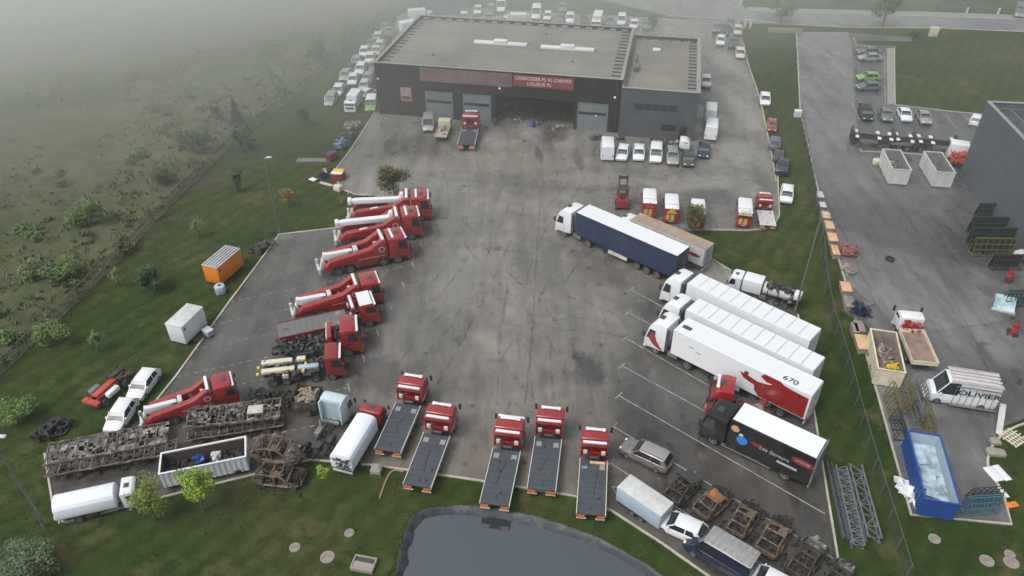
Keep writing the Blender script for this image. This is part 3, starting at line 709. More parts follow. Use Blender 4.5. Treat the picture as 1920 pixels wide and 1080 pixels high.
# ------------------------------------------------------------------ the workshop
HB = 8.2
bFL, bFR = G(700.3, 117, HB), G(1168, 150, HB); bBL = G(786, 28, HB)
ux = (bFR-bFL); ux.z = 0; W1 = ux.length; ux.normalize(); uy = Vector((-ux.y, ux.x, 0))
D1 = (bBL-bFL).dot(uy)
def Bm(root):
    root.location = (bFL.x, bFL.y, 0); root.rotation_euler = (0, 0, math.atan2(ux.y, ux.x))
def fu(x, y):
    p = hit_plane(x, y, Vector((bFL.x, bFL.y, 0)), uy); return (p-bFL).dot(ux), p.z
def clad(name, c, rib=3.2, axis='X', dark=.7):
    m, n, b = nodes(name)
    tc = n.nodes.new('ShaderNodeTexCoord'); wv = n.nodes.new('ShaderNodeTexWave'); wv.bands_direction = axis
    wv.inputs['Scale'].default_value = rib; wv.inputs['Distortion'].default_value = 0
    n.links.new(tc.outputs['Object'], wv.inputs['Vector'])
    f = ramp(n, nz(n, .5, 6, rough=.65), [(.3, dark), (.7, 1.15)])
    n.links.new(mixc(n, 1.0, c, f, 'MULTIPLY'), b.inputs['Base Color'])
    bp = n.nodes.new('ShaderNodeBump'); bp.inputs['Strength'].default_value = .5; bp.inputs['Distance'].default_value = .04
    n.links.new(wv.outputs[0], bp.inputs['Height']); n.links.new(bp.outputs[0], b.inputs['Normal']); b.inputs['Roughness'].default_value = .5
    return m
WALLD = clad('dark_cladding', (.011, .0125, .014)); WALLG = clad('grey_cladding', (.062, .07, .08), 1.2, 'Z')
m_, n_, b_ = nodes('roof_membrane')
c_ = ramp(n_, nz(n_, .12, 7, rough=.65), [(.3, (.13, .125, .11)), (.5, (.172, .164, .143)), (.7, (.22, .208, .18))])
c_ = mixc(n_, .5, c_, ramp(n_, nz(n_, 2, 6, rough=.7), [(.3, .8), (.7, 1.2)]), 'MULTIPLY')
n_.links.new(c_, b_.inputs['Base Color']); b_.inputs['Roughness'].default_value = .8; ROOFM = m_
COPING = paint('roof_coping', (.3, .31, .31), .5, .3, dirt=.4)
ROLLER = clad('roller_door_grey', (.13, .16, .175), 5, 'Z', .85)
SIGNR = paint('red_sign_board', (.19, .028, .034), .5, dirt=.2)
SIGNP = mottled('faded_pink_sign_board', [(.3, (.11, .055, .06)), (.5, (.15, .09, .095)), (.7, (.17, .15, .15))], .3, .6, 0)
ws = empty('workshop'); Bm(ws); tag(ws, 'big dark clad workshop with a flat roof and roller doors', 'building')
ops = []     # openings: u0, u1, top
for (x0, y0, x1) in ((795, 168, 848), (866, 174, 920), (928, 180, 1077), (1082.5, 192, 1141)):
    a, z1 = fu(x0, y0); b, _ = fu(x1, y0+(x1-x0)*.07); ops.append((a, b, min(5.2, z1)))
TOPZ = sum(o[2] for o in ops)/4
mb = MB(); u = 0
for a, b, z in ops:
    mb.box(u, a, 0, .3, 0, TOPZ); u = b
mb.box(u, W1, 0, .3, 0, TOPZ); mb.box(0, W1, 0, .3, TOPZ+.001, HB)
mb.build('wall', WALLD, ws)
MB().box(0, .3, .303, D1, 0, HB).build('wall', WALLD, ws); MB().box(W1-.3, W1, .303, D1, 0, HB).build('wall', WALLD, ws); MB().box(.303, W1-.303, D1-.3, D1, 0, HB).build('wall', WALLD, ws)
rf = MB().box(.303, W1-.303, .303, D1-.303, HB-.75, HB-.55).build('roof', ROOFM, ws)
# parapet coping and inner skirting
cp = MB()
cp.box(-.06, W1+.06, -.08, .36, HB+.002, HB+.06); cp.box(-.06, W1+.06, D1-.36, D1+.08, HB+.002, HB+.06)
cp.box(-.08, .36, .362, D1-.362, HB+.002, HB+.06); cp.box(W1-.36, W1+.08, .362, D1-.362, HB+.002, HB+.06)
cp.build('coping', COPING, ws)
k = 0
for i in range(15):
    y = 1.2+i*(D1-2.4)/14
    for x0, x1 in ((.5, 1.7), (W1-1.9, W1-.55)):
        MB().box(x0, x1, y-.09, y+.09, HB-.54, HB-.42).build('ballast_block', DGREY, ws)
for i in range(18):
    x = 1.5+i*(W1-3)/17
    MB().box(x-.5, x+.5, D1-.85, D1-.45, HB-.54, HB-.2).build('parapet_brace', COPING, ws)
    MB().box(x-.55, x+.55, .42, .7, HB-.54, HB-.1).build('parapet_brace', WHITED, ws)
# floor inside the open bay and back partition
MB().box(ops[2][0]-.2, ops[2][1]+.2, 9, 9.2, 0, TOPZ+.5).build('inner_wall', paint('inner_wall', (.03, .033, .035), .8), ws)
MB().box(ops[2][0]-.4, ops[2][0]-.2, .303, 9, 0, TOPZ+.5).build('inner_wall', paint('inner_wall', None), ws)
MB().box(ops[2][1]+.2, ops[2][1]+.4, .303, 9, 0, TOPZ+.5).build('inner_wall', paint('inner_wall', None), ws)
for i in (0, 1, 3):
    a, b, z = ops[i]
    d = MB().box(a+.02, b-.02, .12, .2, 0, TOPZ-.02).build('roller_door', ROLLER, ws)
    MB().box(a+.25, b-.25, .10, .125, TOPZ*.56, TOPZ*.66).build('door_window', GLASS, d)
    if i == 3: MB().box(b-1.9, b-1.6, .09, .121, 2.3, 2.5).build('handle', LAMP, d)
MB().box(.01, .02, 0, .01, 0, .01)
a, z = fu(750, 163); b, z2 = fu(772, 190)
wn = MB().box(a, b, -.03, -.003, z2, z).build('window', paint('window_blind', (.3, .27, .26), .6, dirt=.5, dcol=(.25, .05, .04)), ws)
MB().box(a+.15, b-.15, -.05, -.031, z2+.2, z2+.8).build('pane', SIGNR, wn)
a, z = fu(728, 178); b, _ = fu(740, 179); MB().box(a, b, -.02, -.003, 0, 2.4).build('side_door', BLACKP, ws)
for px in ((709, 147), (937, 165), (1153, 182)):
    a, z = fu(*px); MB().box(a-.15, a+.15, -.25, -.004, z-.1, z+.1).build('floodlight', LAMP, ws)
for i in range(1, 12):
    x = W1*i/12
    if all(not (o[0]-.1 < x < o[1]+.1) for o in ops): MB().box(x-.03, x+.03, -.012, -.001, 0, HB-2.4).build('cladding_joint', BLACKP, ws)
for x in (.5, W1-.6): MB().cyl((x, -.12, 0), (x, -.12, HB-.2), .07, 8).build('downpipe', DSTEEL, ws)
for i in range(1, 9):
    y = .35+(D1-.7)*i/9; MB().box(.6, W1-.6, y-.035, y+.035, HB-.548, HB-.538).build('roof_seam', COPING, ws)
for q_ in ((.2, .25), (.45, .7), (.78, .3), (.62, .8)): MB().cyl((W1*q_[0], D1*q_[1], HB-.55), (W1*q_[0], D1*q_[1], HB-.1), .14, 10).build('roof_vent', STEEL, ws)
# signs
a, zt = fu(786, 122); b, _ = fu(960, 136)
_, zb = fu(786, 150)
sp = MB().box(a, b, -.12, -.004, HB-2.3, HB-.25).build('sign_board', SIGNP, ws)
a, _ = fu(962, 137); b, _ = fu(1077, 144)
s2 = MB().box(a, b, -.14, -.004, HB-2.05, HB-.3).build('sign_board', SIGNR, ws)
TXW = paint('sign_lettering', (.52, .48, .46), .5, dirt=.1)
text('lettering', 'CARROSSIER PL VL CARIVER', .72, TXW, s2, ((a+b)/2, -.146, HB-.78), (R(90), 0, 0), sx=.93)
text('lettering', 'LOUEUR PL', .66, TXW, s2, ((a+b)/2-.6, -.146, HB-1.55), (R(90), 0, 0), sx=1.1)
# roof lights
def along(px, z=HB-.5):
    p = G(*px, z)-bFL; return p.dot(ux), p.dot(uy)
for (x0, y0), (x1, y1) in (((890, 79), (988, 86)), ((1014, 89), (1114, 95))):
    a, y = along((x0, y0)); b, y_ = along((x1, y1)); y = (y+y_)/2
    sk = MB().box(a, b, y-.55, y+.55, HB-.545, HB-.2).build('skylight', WHITE, ws, bevel=.05)
    c = (a+b)/2; MB().box(c-1.1, c+1.1, y-.5, y+.5, HB-.198, HB+.2).build('smoke_vent', WHITE, sk, bevel=.08)
MB().box(W1-5, W1-2.5, D1*.4, D1*.4+.25, HB-.54, HB-.4)
# things seen in the open bay: on the workshop floor
# ------------------------------------------------------------------ office annex
HA = 7.4
an = empty('office_annex'); Bm(an); tag(an, 'lower grey office annex joined to the dark workshop', 'building')
p = G(1168, 165, HA)-bFL; ax0 = W1+.01; p2 = G(1313, 178, HA)-bFL; ax1 = p2.dot(ux); ay0 = -.9
p3 = G(1308, 72, HA)-bFL; ay1 = p3.dot(uy)
def ap(x, y):
    q = hit_plane(x, y, Vector((bFL.x, bFL.y, 0))+uy*ay0, uy); return (q-bFL).dot(ux), q.z
# joint strip between the two roofs
MB().box(ax0, ax0+.25, ay0+.303, ay1-.303, 0, HA).build('wall', WALLG, an); MB().box(ax1-.3, ax1, ay0+.303, ay1-.303, 0, HA).build('wall', WALLG, an)
MB().box(ax0, ax1, ay0, ay0+.3, 0, HA).build('wall', WALLG, an); MB().box(ax0, ax1, ay1-.3, ay1, 0, HA).build('wall', WALLG, an)
MB().box(ax0+.253, ax1-.303, ay0+.303, ay1-.303, HA-.65, HA-.45).build('roof', ROOFM, an)
cp = MB(); cp.box(ax0, ax1+.06, ay0-.07, ay0+.36, HA+.002, HA+.07); cp.box(ax0, ax1+.06, ay1-.36, ay1+.07, HA+.002, HA+.07)
cp.box(ax0, ax0+.3, ay0+.362, ay1-.362, HA+.002, HA+.07); cp.box(ax1-.5, ax1+.06, ay0+.362, ay1-.362, HA+.002, HA+.07); cp.build('coping', COPING, an)
for i in range(16):
    y = ay0+1.2+i*(ay1-ay0-2.4)/15
    MB().box(ax1-1.7, ax1-.6, y-.09, y+.09, HA-.44, HA-.32).build('ballast_block', DGREY, an)
for i in range(6):
    x = ax0+.9+i*(ax1-ax0-2)/5
    MB().box(x-.25, x+.25, ay0+.42, ay0+.75, HA-.44, HA-.25).build('ballast_block', DGREY, an)
    MB().box(x-.25, x+.25, ay1-.8, ay1-.42, HA-.44, HA-.25).build('ballast_block', DGREY, an)
MB().box(ax0+1.0, ax0+1.12, ay0+1, ay1-1, HA-.44, HA-.3).build('upstand', COPING, an)
a, zt = ap(1190, 192); b, _ = ap(1271, 198); _, zb = ap(1190, 205)
wn = MB().box(a, b, ay0-.05, ay0-.004, zb, zt).build('window', DGREY, an)
for i in range(5):
    w0 = a+.06+i*(b-a)/5; MB().box(w0, w0+(b-a)/5-.1, ay0-.06, ay0-.052, zb+.08, zt-.08).build('pane', GLASS, wn)
a, zt = ap(1240, 233); b, _ = ap(1268, 236); MB().box(a, b, ay0-.05, ay0-.004, 1.4, zt).build('window', GLASS, an)
a, _ = ap(1274, 236); MB().box(a, a+1.1, ay0-.06, ay0-.004, 0, 2.3).build('entrance_door', BLACKP, an)
p = G(1231, 95, HA-.45)-bFL; q = p.dot(ux), p.dot(uy); MB().box(q[0]-.6, q[0]+.6, q[1]-.4, q[1]+.4, HA-.445, HA-.1).build('roof_dome', WHITE, an, bevel=.08)
p = G(1193, 125, HA-.45)-bFL; q = p.dot(ux), p.dot(uy)
un = MB().box(q[0]-.35, q[0]+.35, q[1]-2.2, q[1]-.6, HA-.445, HA+.4).build('air_unit', STEEL, an, bevel=.04)
MB().cyl((q[0]-.05, q[1]-1.0, HA+.4), (q[0]-.05, q[1]-1.0, HA+1.2), .12, 10).build('flue', STEEL, un)
MB().cyl((q[0], q[1]+.9, HA-.45), (q[0], q[1]+.9, HA+1.5), .1, 10).cyl((q[0], q[1]+.9, HA+1.45), (q[0], q[1]+.9, HA+1.7), .22, 10, .08).build('chimney', STEEL, an)
MB().tube([(q[0], q[1]-.6, HA-.2), (q[0], q[1]+.8, HA-.2)], .09, 8).build('duct', STEEL, an)
# ------------------------------------------------------------------ neighbour's hall
HN = 10.5
nb = empty('neighbour_hall'); c0 = G(1851, 190, HN); e1 = G(1920, 262, HN)
d1 = (e1-c0); d1.z = 0; d1.normalize(); d2 = Vector((-d1.y, d1.x, 0)); 
if d2.x < 0: d2 = -d2
nb.location = (c0.x, c0.y, 0); nb.rotation_euler = (0, 0, math.atan2(d1.y, d1.x)); tag(nb, 'tall grey metal hall at the edge of the neighbouring yard', 'building')
sgn = 1 if d2.dot(Vector((-d1.y, d1.x, 0))) > 0 else -1
WALLN = clad('hall_cladding', (.085, .098, .108), 1.5, 'Z', .85)
def nbx(mb, x0, x1, y0, y1, z0, z1): return mb.box(x0, x1, min(sgn*y0, sgn*y1), max(sgn*y0, sgn*y1), z0, z1)
nbx(MB(), 0, 40, 0, .3, 0, HN).build('wall', WALLN, nb); nbx(MB(), 0, .3, .303, 40, 0, HN).build('wall', WALLN, nb); nbx(MB(), 39.7, 40, .303, 40, 0, HN).build('wall', WALLN, nb)
nbx(MB(), .303, 39.6, .303, 39.7, HN-.9, HN-.7).build('roof', paint('hall_roof', (.11, .125, .14), .6, dirt=.3), nb)
for i in range(9):
    nbx(MB(), .8, 39, 1.2+i*1.9, 2.7+i*1.9, HN-.695, HN-.62).build('roof_panel', DGREY, nb)
q = nbx(MB(), -.06, 40, -.08, .4, HN+.002, HN+.07); nbx(q, -.08, .4, .402, 40, HN+.002, HN+.07); q.build('coping', COPING, nb)
# ------------------------------------------------------------------ cars and vans
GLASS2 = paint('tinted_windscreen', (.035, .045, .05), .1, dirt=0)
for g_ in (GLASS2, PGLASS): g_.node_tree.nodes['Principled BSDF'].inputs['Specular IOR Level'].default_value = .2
STY = {  # length, width, z profile: list of (x from nose 0..1, belt z), cabin: cowl x, roof front, roof rear, tail x, height, roof half width factor
 'hatch': (4.0, 1.74, .92, (.24, .41, .86, .985), 1.46),
 'sedan': (4.5, 1.78, .92, (.27, .43, .74, .9), 1.42),
 'wagon': (4.6, 1.8, .95, (.26, .41, .9, .985), 1.5),
 'suv':   (4.6, 1.86, 1.02, (.24, .38, .9, .985), 1.66),
 'mini':  (3.6, 1.62, .92, (.2, .36, .88, .98), 1.45),
 'smallvan': (4.3, 1.8, 1.05, (.2, .36, .97, .995), 1.85),
 'van':   (5.3, 1.98, 1.2, (.16, .29, .975, .995), 2.35),
 'bigvan': (5.9, 2.04, 1.25, (.15, .27, .98, .995), 2.65),
}
def car(style='hatch', body=WHITE, far=False, roofmat=None, rear_glass=True, blank=None, rack=False, seams=0):
    L, W, belt, (c0, c1, c2, c3), Ht = STY[style]
    hw = W/2; X = lambda t: L/2-t*L
    root = empty('parked_car' if 'van' not in style else 'parked_van')
    isvan = 'van' in style; blank = isvan if blank is None else blank
    st = [(0.0, .80, .38, .56), (.015, .9, .28, .66), (.06, .97, .2, .74), (c0*.6, 1.0, .18, belt-.12), (c0, 1.0, .17, belt), (.5, 1.0, .17, belt+.02), (.85, 1.0, .17, belt+.04), (.975, .96, .22, belt+.02), (1.0, .88, .36, belt-.08)]
    rings = []
    for t, f, zb, zt in st:
        x = X(t); w_ = hw*f
        rings.append([(x, -w_*.92, zb), (x, -w_, zb+.14), (x, -w_*1.0, (zb+zt)/2), (x, -w_*.965, zt-.06), (x, -w_*.86, zt), (x, 0, zt+.035),
                      (x, w_*.86, zt), (x, w_*.965, zt-.06), (x, w_*1.0, (zb+zt)/2), (x, w_, zb+.14), (x, w_*.92, zb)])
    MB().loft(rings).build('body', body, root, smooth=True)
    # glasshouse
    rw = hw*(.78 if not isvan else .88); bw = hw*.93
    b0 = [(X(c0), -bw, belt-.03), (X(c0), bw, belt-.03)]; b3 = [(X(c3), -bw, belt+.02), (X(c3), bw, belt+.02)]
    t1 = [(X(c1), -rw, Ht-.05), (X(c1), rw, Ht-.05)]; t2 = [(X(c2), -rw, Ht-.05), (X(c2), rw, Ht-.05)]
    gm = GLASS
    g = MB(); g.add(b0+t1+t2+b3, [(0, 2, 3, 1), (2, 4, 5, 3), (4, 6, 7, 5), (0, 6, 4, 2), (1, 3, 5, 7)])
    g.build('side_window', gm, root)
    e = .012
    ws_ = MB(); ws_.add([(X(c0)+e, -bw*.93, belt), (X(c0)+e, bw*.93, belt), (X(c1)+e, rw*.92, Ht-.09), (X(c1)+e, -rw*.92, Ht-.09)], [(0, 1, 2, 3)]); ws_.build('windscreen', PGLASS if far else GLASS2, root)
    r = MB(); zc = Ht
    xs = [(X(c1)+.05, Ht-.065), (X(c1)-.12, Ht-.005), ((X(c1)+X(c2))/2, Ht+.02), (X(c2)+.1, Ht-.01), (X(c2)-.05, Ht-.06)]
    r.loft([[(x, -rw*1.03, z-.05), (x, -rw*.93, z), (x, 0, z+.025), (x, rw*.93, z), (x, rw*1.03, z-.05)] for x, z in xs], cap=False, closed=False)
    r.build('roof', roofmat or body, root, smooth=True)
    p = MB()
    def pil(a_, b_2, w_, h_2=None):
        MB().beam(a_, b_2, w_, h_2).build('pillar', body, root)
    for s in (-1, 1):
        pil((X(c0), s*bw, belt-.02), (X(c1), s*rw, Ht-.05), .075); pil((X(c2), s*rw, Ht-.05), (X(c3), s*bw, belt), .1 if not isvan else .05)
        xm = (X(c1)+X(c2))/2; ym = (bw+rw)/2
        if not isvan: pil((xm, s*bw*1.0, belt), (xm, s*rw*1.01, Ht-.05), .08, .03)
        if style in ('hatch', 'wagon', 'suv', 'mini'):
            q4 = [(X(c2)+.02, s*(rw+.012), Ht-.06), (X(c2)+.32, s*(rw+.012), Ht-.06), (X(c3)+.55, s*(bw+.012), belt), (X(c3)+.02, s*(bw+.012), belt)]
            MB().add(q4, [(0, 1, 2, 3)]).build('rear_quarter', body, root)
    if blank:   # panel sides and doors without glass
        xa = X(c1)-.95
        for s in (-1, 1):
            k = MB(); k.add([(xa, s*(rw+.02), Ht-.03), (X(c2)-.01, s*(rw+.02), Ht-.03), (X(c3)-.01, s*(bw+.025), belt-.05), (xa, s*(bw+.025), belt-.05)], [(0, 1, 2, 3)])
            k.build('side_panel', body, root)
        k = MB(); k.add([(X(c3)-.012, -bw, belt-.04), (X(c3)-.012, bw, belt-.04), (X(c2)-.04, rw, Ht-.06), (X(c2)-.04, -rw, Ht-.06)], [(0, 1, 2, 3)]); rd = k.build('rear_door', body, root)
        if not far: MB().box(X(c3)-.035, X(c3)-.013, -.012, .012, .6, Ht-.2).build('door_gap', PLASTIC, rd)
    elif rear_glass is False:
        pass
    # lamps, bumpers, plates
    for s in (-1, 1):
        MB().box(X(.045), X(.004), s*hw*.62-.14, s*hw*.62+.14, .6, .7).build('headlight', LAMP, root, bevel=.02)
        MB().box(X(1)-.005, X(.985), s*hw*.76-.09, s*hw*.76+.09, belt-.3, belt-.1).build('tail_light', TAIL, root)
    if not far:
        MB().box(X(.012)-.02, X(0)+.03, -hw*.5, hw*.5, .34, .5).build('grille', PLASTIC, root, bevel=.02)
        for s in (-1, 1): MB().box(X(c0)-.35, X(c0)-.2, s*(bw+.02), s*(bw+.2), belt+.02, belt+.16).build('mirror', body, root, bevel=.03)
        MB().box(X(1)-.03, X(.99), -.26, .26, .5, .6).build('number_plate', WHITED, root)
    wr = .31 if Ht < 2 else .35
    for t in (.19, .8):
        for s in (-1, 1):
            if far: wheel(root, X(t), s*(hw-.1), wr, .2, rim=False)
            else: wheel(root, X(t), s*(hw-.1), wr, .22)
    if rack:
        q = MB()
        for s in (-1, 1): q.tube([(X(c1)-.1, s*rw*.9, Ht+.12), (X(c2)+.1, s*rw*.9, Ht+.12)], .025, 5)
        q.build('roof_rail', DSTEEL, root)
    if seams:
        q = MB()
        for i in range(seams):
            x = X(c1)-.1-(X(c1)-X(c2)-.3)*i/(seams-1)
            for yy in (-.55, 0, .55): q.box(x-.1, x+.1, yy*rw*1.2-.2, yy*rw*1.2+.2, Ht+.03, Ht+.055)
        q.build('roof_rib', SILVER, root)
    return root
# ------------------------------------------------------------------ lorry parts
def cab(root, xf, mat, w_=2.42, h_=2.95, ln=2.15, roof='flat', bar=None, vis=None, hatch=True, name='cab', z0=.45, far=False):
    hw = w_/2
    if roof == 'high':
        pr = [(xf-ln, z0+.3), (xf-.05, z0), (xf, z0+.15), (xf, 1.55), (xf-.08, 1.75), (xf-.38, h_-.85), (xf-.62, h_-.35), (xf-1.0, h_-.06), (xf-1.35, h_), (xf-ln, h_-.02)]
        wsz = (1.72, h_-.95); wsx = (xf-.075, xf-.36)
    else:
        pr = [(xf-ln, z0+.3), (xf-.05, z0), (xf, z0+.15), (xf, 1.45), (xf-.06, 1.65), (xf-.36, h_-.22), (xf-.6, h_-.03), (xf-1.1, h_), (xf-ln+.1, h_), (xf-ln, h_-.08)]
        wsz = (1.62, h_-.3); wsx = (xf-.055, xf-.33)
    c = MB().prism(pr, -hw, hw).build(name, mat, root, bevel=.07, seg=2)
    sl = (wsx[0]-wsx[1])/(wsz[1]-wsz[0])
    MB().add([(wsx[0]+.02, -hw*.93, wsz[0]), (wsx[0]+.02, hw*.93, wsz[0]), (wsx[1]+.02, hw*.88, wsz[1]), (wsx[1]+.02, -hw*.88, wsz[1])], [(0, 1, 2, 3)]).build('windscreen', GLASS, c)
    for s in (-1, 1):
        zt = wsz[1]-.02; y = s*(hw+.006)
        MB().add([(xf-.2, y, 1.62), (xf-1.15, y, 1.72), (xf-1.15, y, zt), (xf-.5, y, zt)], [(0, 1, 2, 3)]).build('door_window', GLASS, c)
        if not far:
            MB().box(xf-1.24, xf-1.22, min(y, y+s*.004), max(y, y+s*.004), .7, zt).build('door_gap', PLASTIC, c)
            m = MB(); m.box(xf-.08, xf+.08, s*(hw+.2)-.1, s*(hw+.2)+.1, 1.75, 2.35); m.box(xf-.12, xf-.06, min(s*hw, s*(hw+.2)), max(s*hw, s*(hw+.2)), 2.2, 2.26); m.build('mirror', PLASTIC, root, bevel=.03)
        MB().box(xf-.05, xf+.02, s*hw*.75-.2, s*hw*.75+.2, .62, .82).build('headlight', LAMP, c, bevel=.02)
    MB().box(xf-.03, xf+.015, -hw*.72, hw*.72, .95, 1.4).build('grille', PLASTIC, c, bevel=.01)
    MB().box(xf-.25, xf+.05, -hw-.02, hw+.02, .32, .58).build('bumper', mat if mat is not WHITE else WHITED, root, bevel=.05)
    if hatch and not far:
        MB().box(xf-1.35, xf-.85, -.3, .3, h_+.001, h_+.035).build('roof_hatch', DGREY, c, bevel=.01)
    if vis: MB().box(xf-.4, xf-.2, -hw*.96, hw*.96, h_-.2, h_-.09).build('sun_visor', vis, c, bevel=.03)
    if bar:
        b = MB().box(xf-.85, xf-.6, -hw*.72, hw*.72, h_+.04, h_+.17).build('light_bar', WHITE, c, bevel=.04)
        for s in (-1, 1): MB().box(xf-.87, xf-.58, s*hw*.6-.13, s*hw*.6+.13, h_+.06, h_+.155).build('beacon', AMBER if bar == 'amber' else LAMP, b)
    return c
def chassis(root, x0, x1, axles, r=.48, w_=2.4, tank=True, rail_mat=None, tyre=None, rimm=None, dual=True, z=.82, name='chassis_frame', guards=False):
    m = MB()
    for s in (-1, 1): m.box(x0, x1, s*.42-.05, s*.42+.05, z-.14, z+.12)
    n = max(2, int((x1-x0)/1.1))
    for i in range(n+1):
        x = x0+(x1-x0)*i/n; m.box(x-.05, x+.05, -.37, .37, z-.08, z+.06)
    for a in axles: m.cyl((a, -w_/2+.3, r), (a, w_/2-.3, r), .08, 8)
    f = m.build(name, rail_mat or CHASSIS, root)
    for a in axles:
        for s in (-1, 1):
            wheel(root, a, s*(w_/2-.16), r, .3 if not dual else .32, tyre, rimm)
            if guards: MB().loft([[(a+(r+.08)*math.cos(t), s*(w_/2-.34), r+(r+.08)*math.sin(t)), (a+(r+.08)*math.cos(t), s*(w_/2+.0), r+(r+.08)*math.sin(t))] for t in [math.pi*i/8 for i in range(9)]], cap=False, closed=False).build('mudguard', PLASTIC, root)
    if tank:
        xm = (x0+x1)/2
        for s in (-1, 1): MB().box(xm-.5+s*.3, xm+.6+s*.3, s*.8-.3, s*.8+.3, .4, .98).build('fuel_tank', STEEL if s > 0 else DSTEEL, root, bevel=.08)
    return f
def flatbed(mat=RED, bedmat=DECK, edge=WHITED, visor=None, bar='white', shadowboard=False, L=8.1, bedL=5.75, plankload=False, far=False, roofmat=None):
    root = empty('recovery_truck'); xf = L/2; hw = 1.16
    c = cab(root, xf, mat, 2.3, 2.65, 1.75, 'flat', bar=bar, vis=visor, hatch=False, far=far)
    if roofmat: MB().box(xf-1.7, xf-.5, -1.08, 1.08, 2.652, 2.68).build('roof_panel', roofmat, c)
    xb = -L/2+bedL
    chassis(root, -L/2+.6, xf-1.2, (xf-1.0, -1.35), .42, 2.3, tank=not far)
    # headboard hoop with light bar and work lamps
    hd = MB(); hd.box(xb+.12, xb+.42, -hw, -hw+.12, .9, 2.45); hd.box(xb+.12, xb+.42, hw-.12, hw, .9, 2.45); hd.box(xb+.1, xb+.5, -hw, hw, 2.2, 2.5); hd.box(xb+.2, xb+.28, -hw+.121, hw-.121, .9, 1.5)
    h = hd.build('headboard', mat, root, bevel=.03)
    MB().box(xb+.15, xb+.4, -hw*.85, hw*.85, 2.52, 2.66).build('light_bar', WHITE, h, bevel=.04)
    for s in (-1, 1):
        MB().box(xb-.05, xb+.1, s*.75-.17, s*.75+.17, 1.45, 1.85).build('work_lamp', WHITED, h, bevel=.03)
    w = MB(); w.cyl((xb-.1, -.35, 1.2), (xb-.1, .35, 1.2), .14, 10); w.box(xb-.25, xb+.05, -.45, -.35, 1.03, 1.35); w.box(xb-.25, xb+.05, .35, .45, 1.03, 1.35); w.build('winch', DSTEEL, root)
    bed = MB(); bed.box(-L/2, xb-.3, -hw+.06, hw-.06, .93, 1.05); bd = bed.build('deck', bedmat, root)
    for s in (-1, 1):
        MB().box(-L/2, xb-.25, min(s*(hw-.06), s*hw), max(s*(hw-.06), s*hw), .88, 1.12).build('side_rail', edge, root)
        MB().box(-L/2+.3, xb-.4, min(s*(hw-.1), s*(hw-.02)), max(s*(hw-.1), s*(hw-.02)), .62, .875).build('side_skirt', mat, root)
        MB().box(xb-1.25, xb-.75, s*.72-.22, s*.72+.22, 1.055, 1.07).build('wheel_stop', SILVER, bd)
        MB().box(-L/2-.06, -L/2+.04, s*.78-.3, s*.78+.3, .62, .86).build('tail_light', AMBER if bar == 'white' else TAIL, root)
        MB().box(-L/2-.05, -L/2+.02, s*.74-.38, s*.74+.38, .48, .6).build('underrun_bar', WHITED, root)
    MB().box(-L/2+.5, -L/2+.9, -.05, .05, 1.053, 1.08).build('deck_hook', DSTEEL, bd)
    r = MB()
    for i in range(9): r.box(-L/2+.4+i*.55, -L/2+.42+i*.55, -hw+.1, hw-.1, 1.052, 1.06)
    r.build('deck_seam', DSTEEL, bd)
    return root
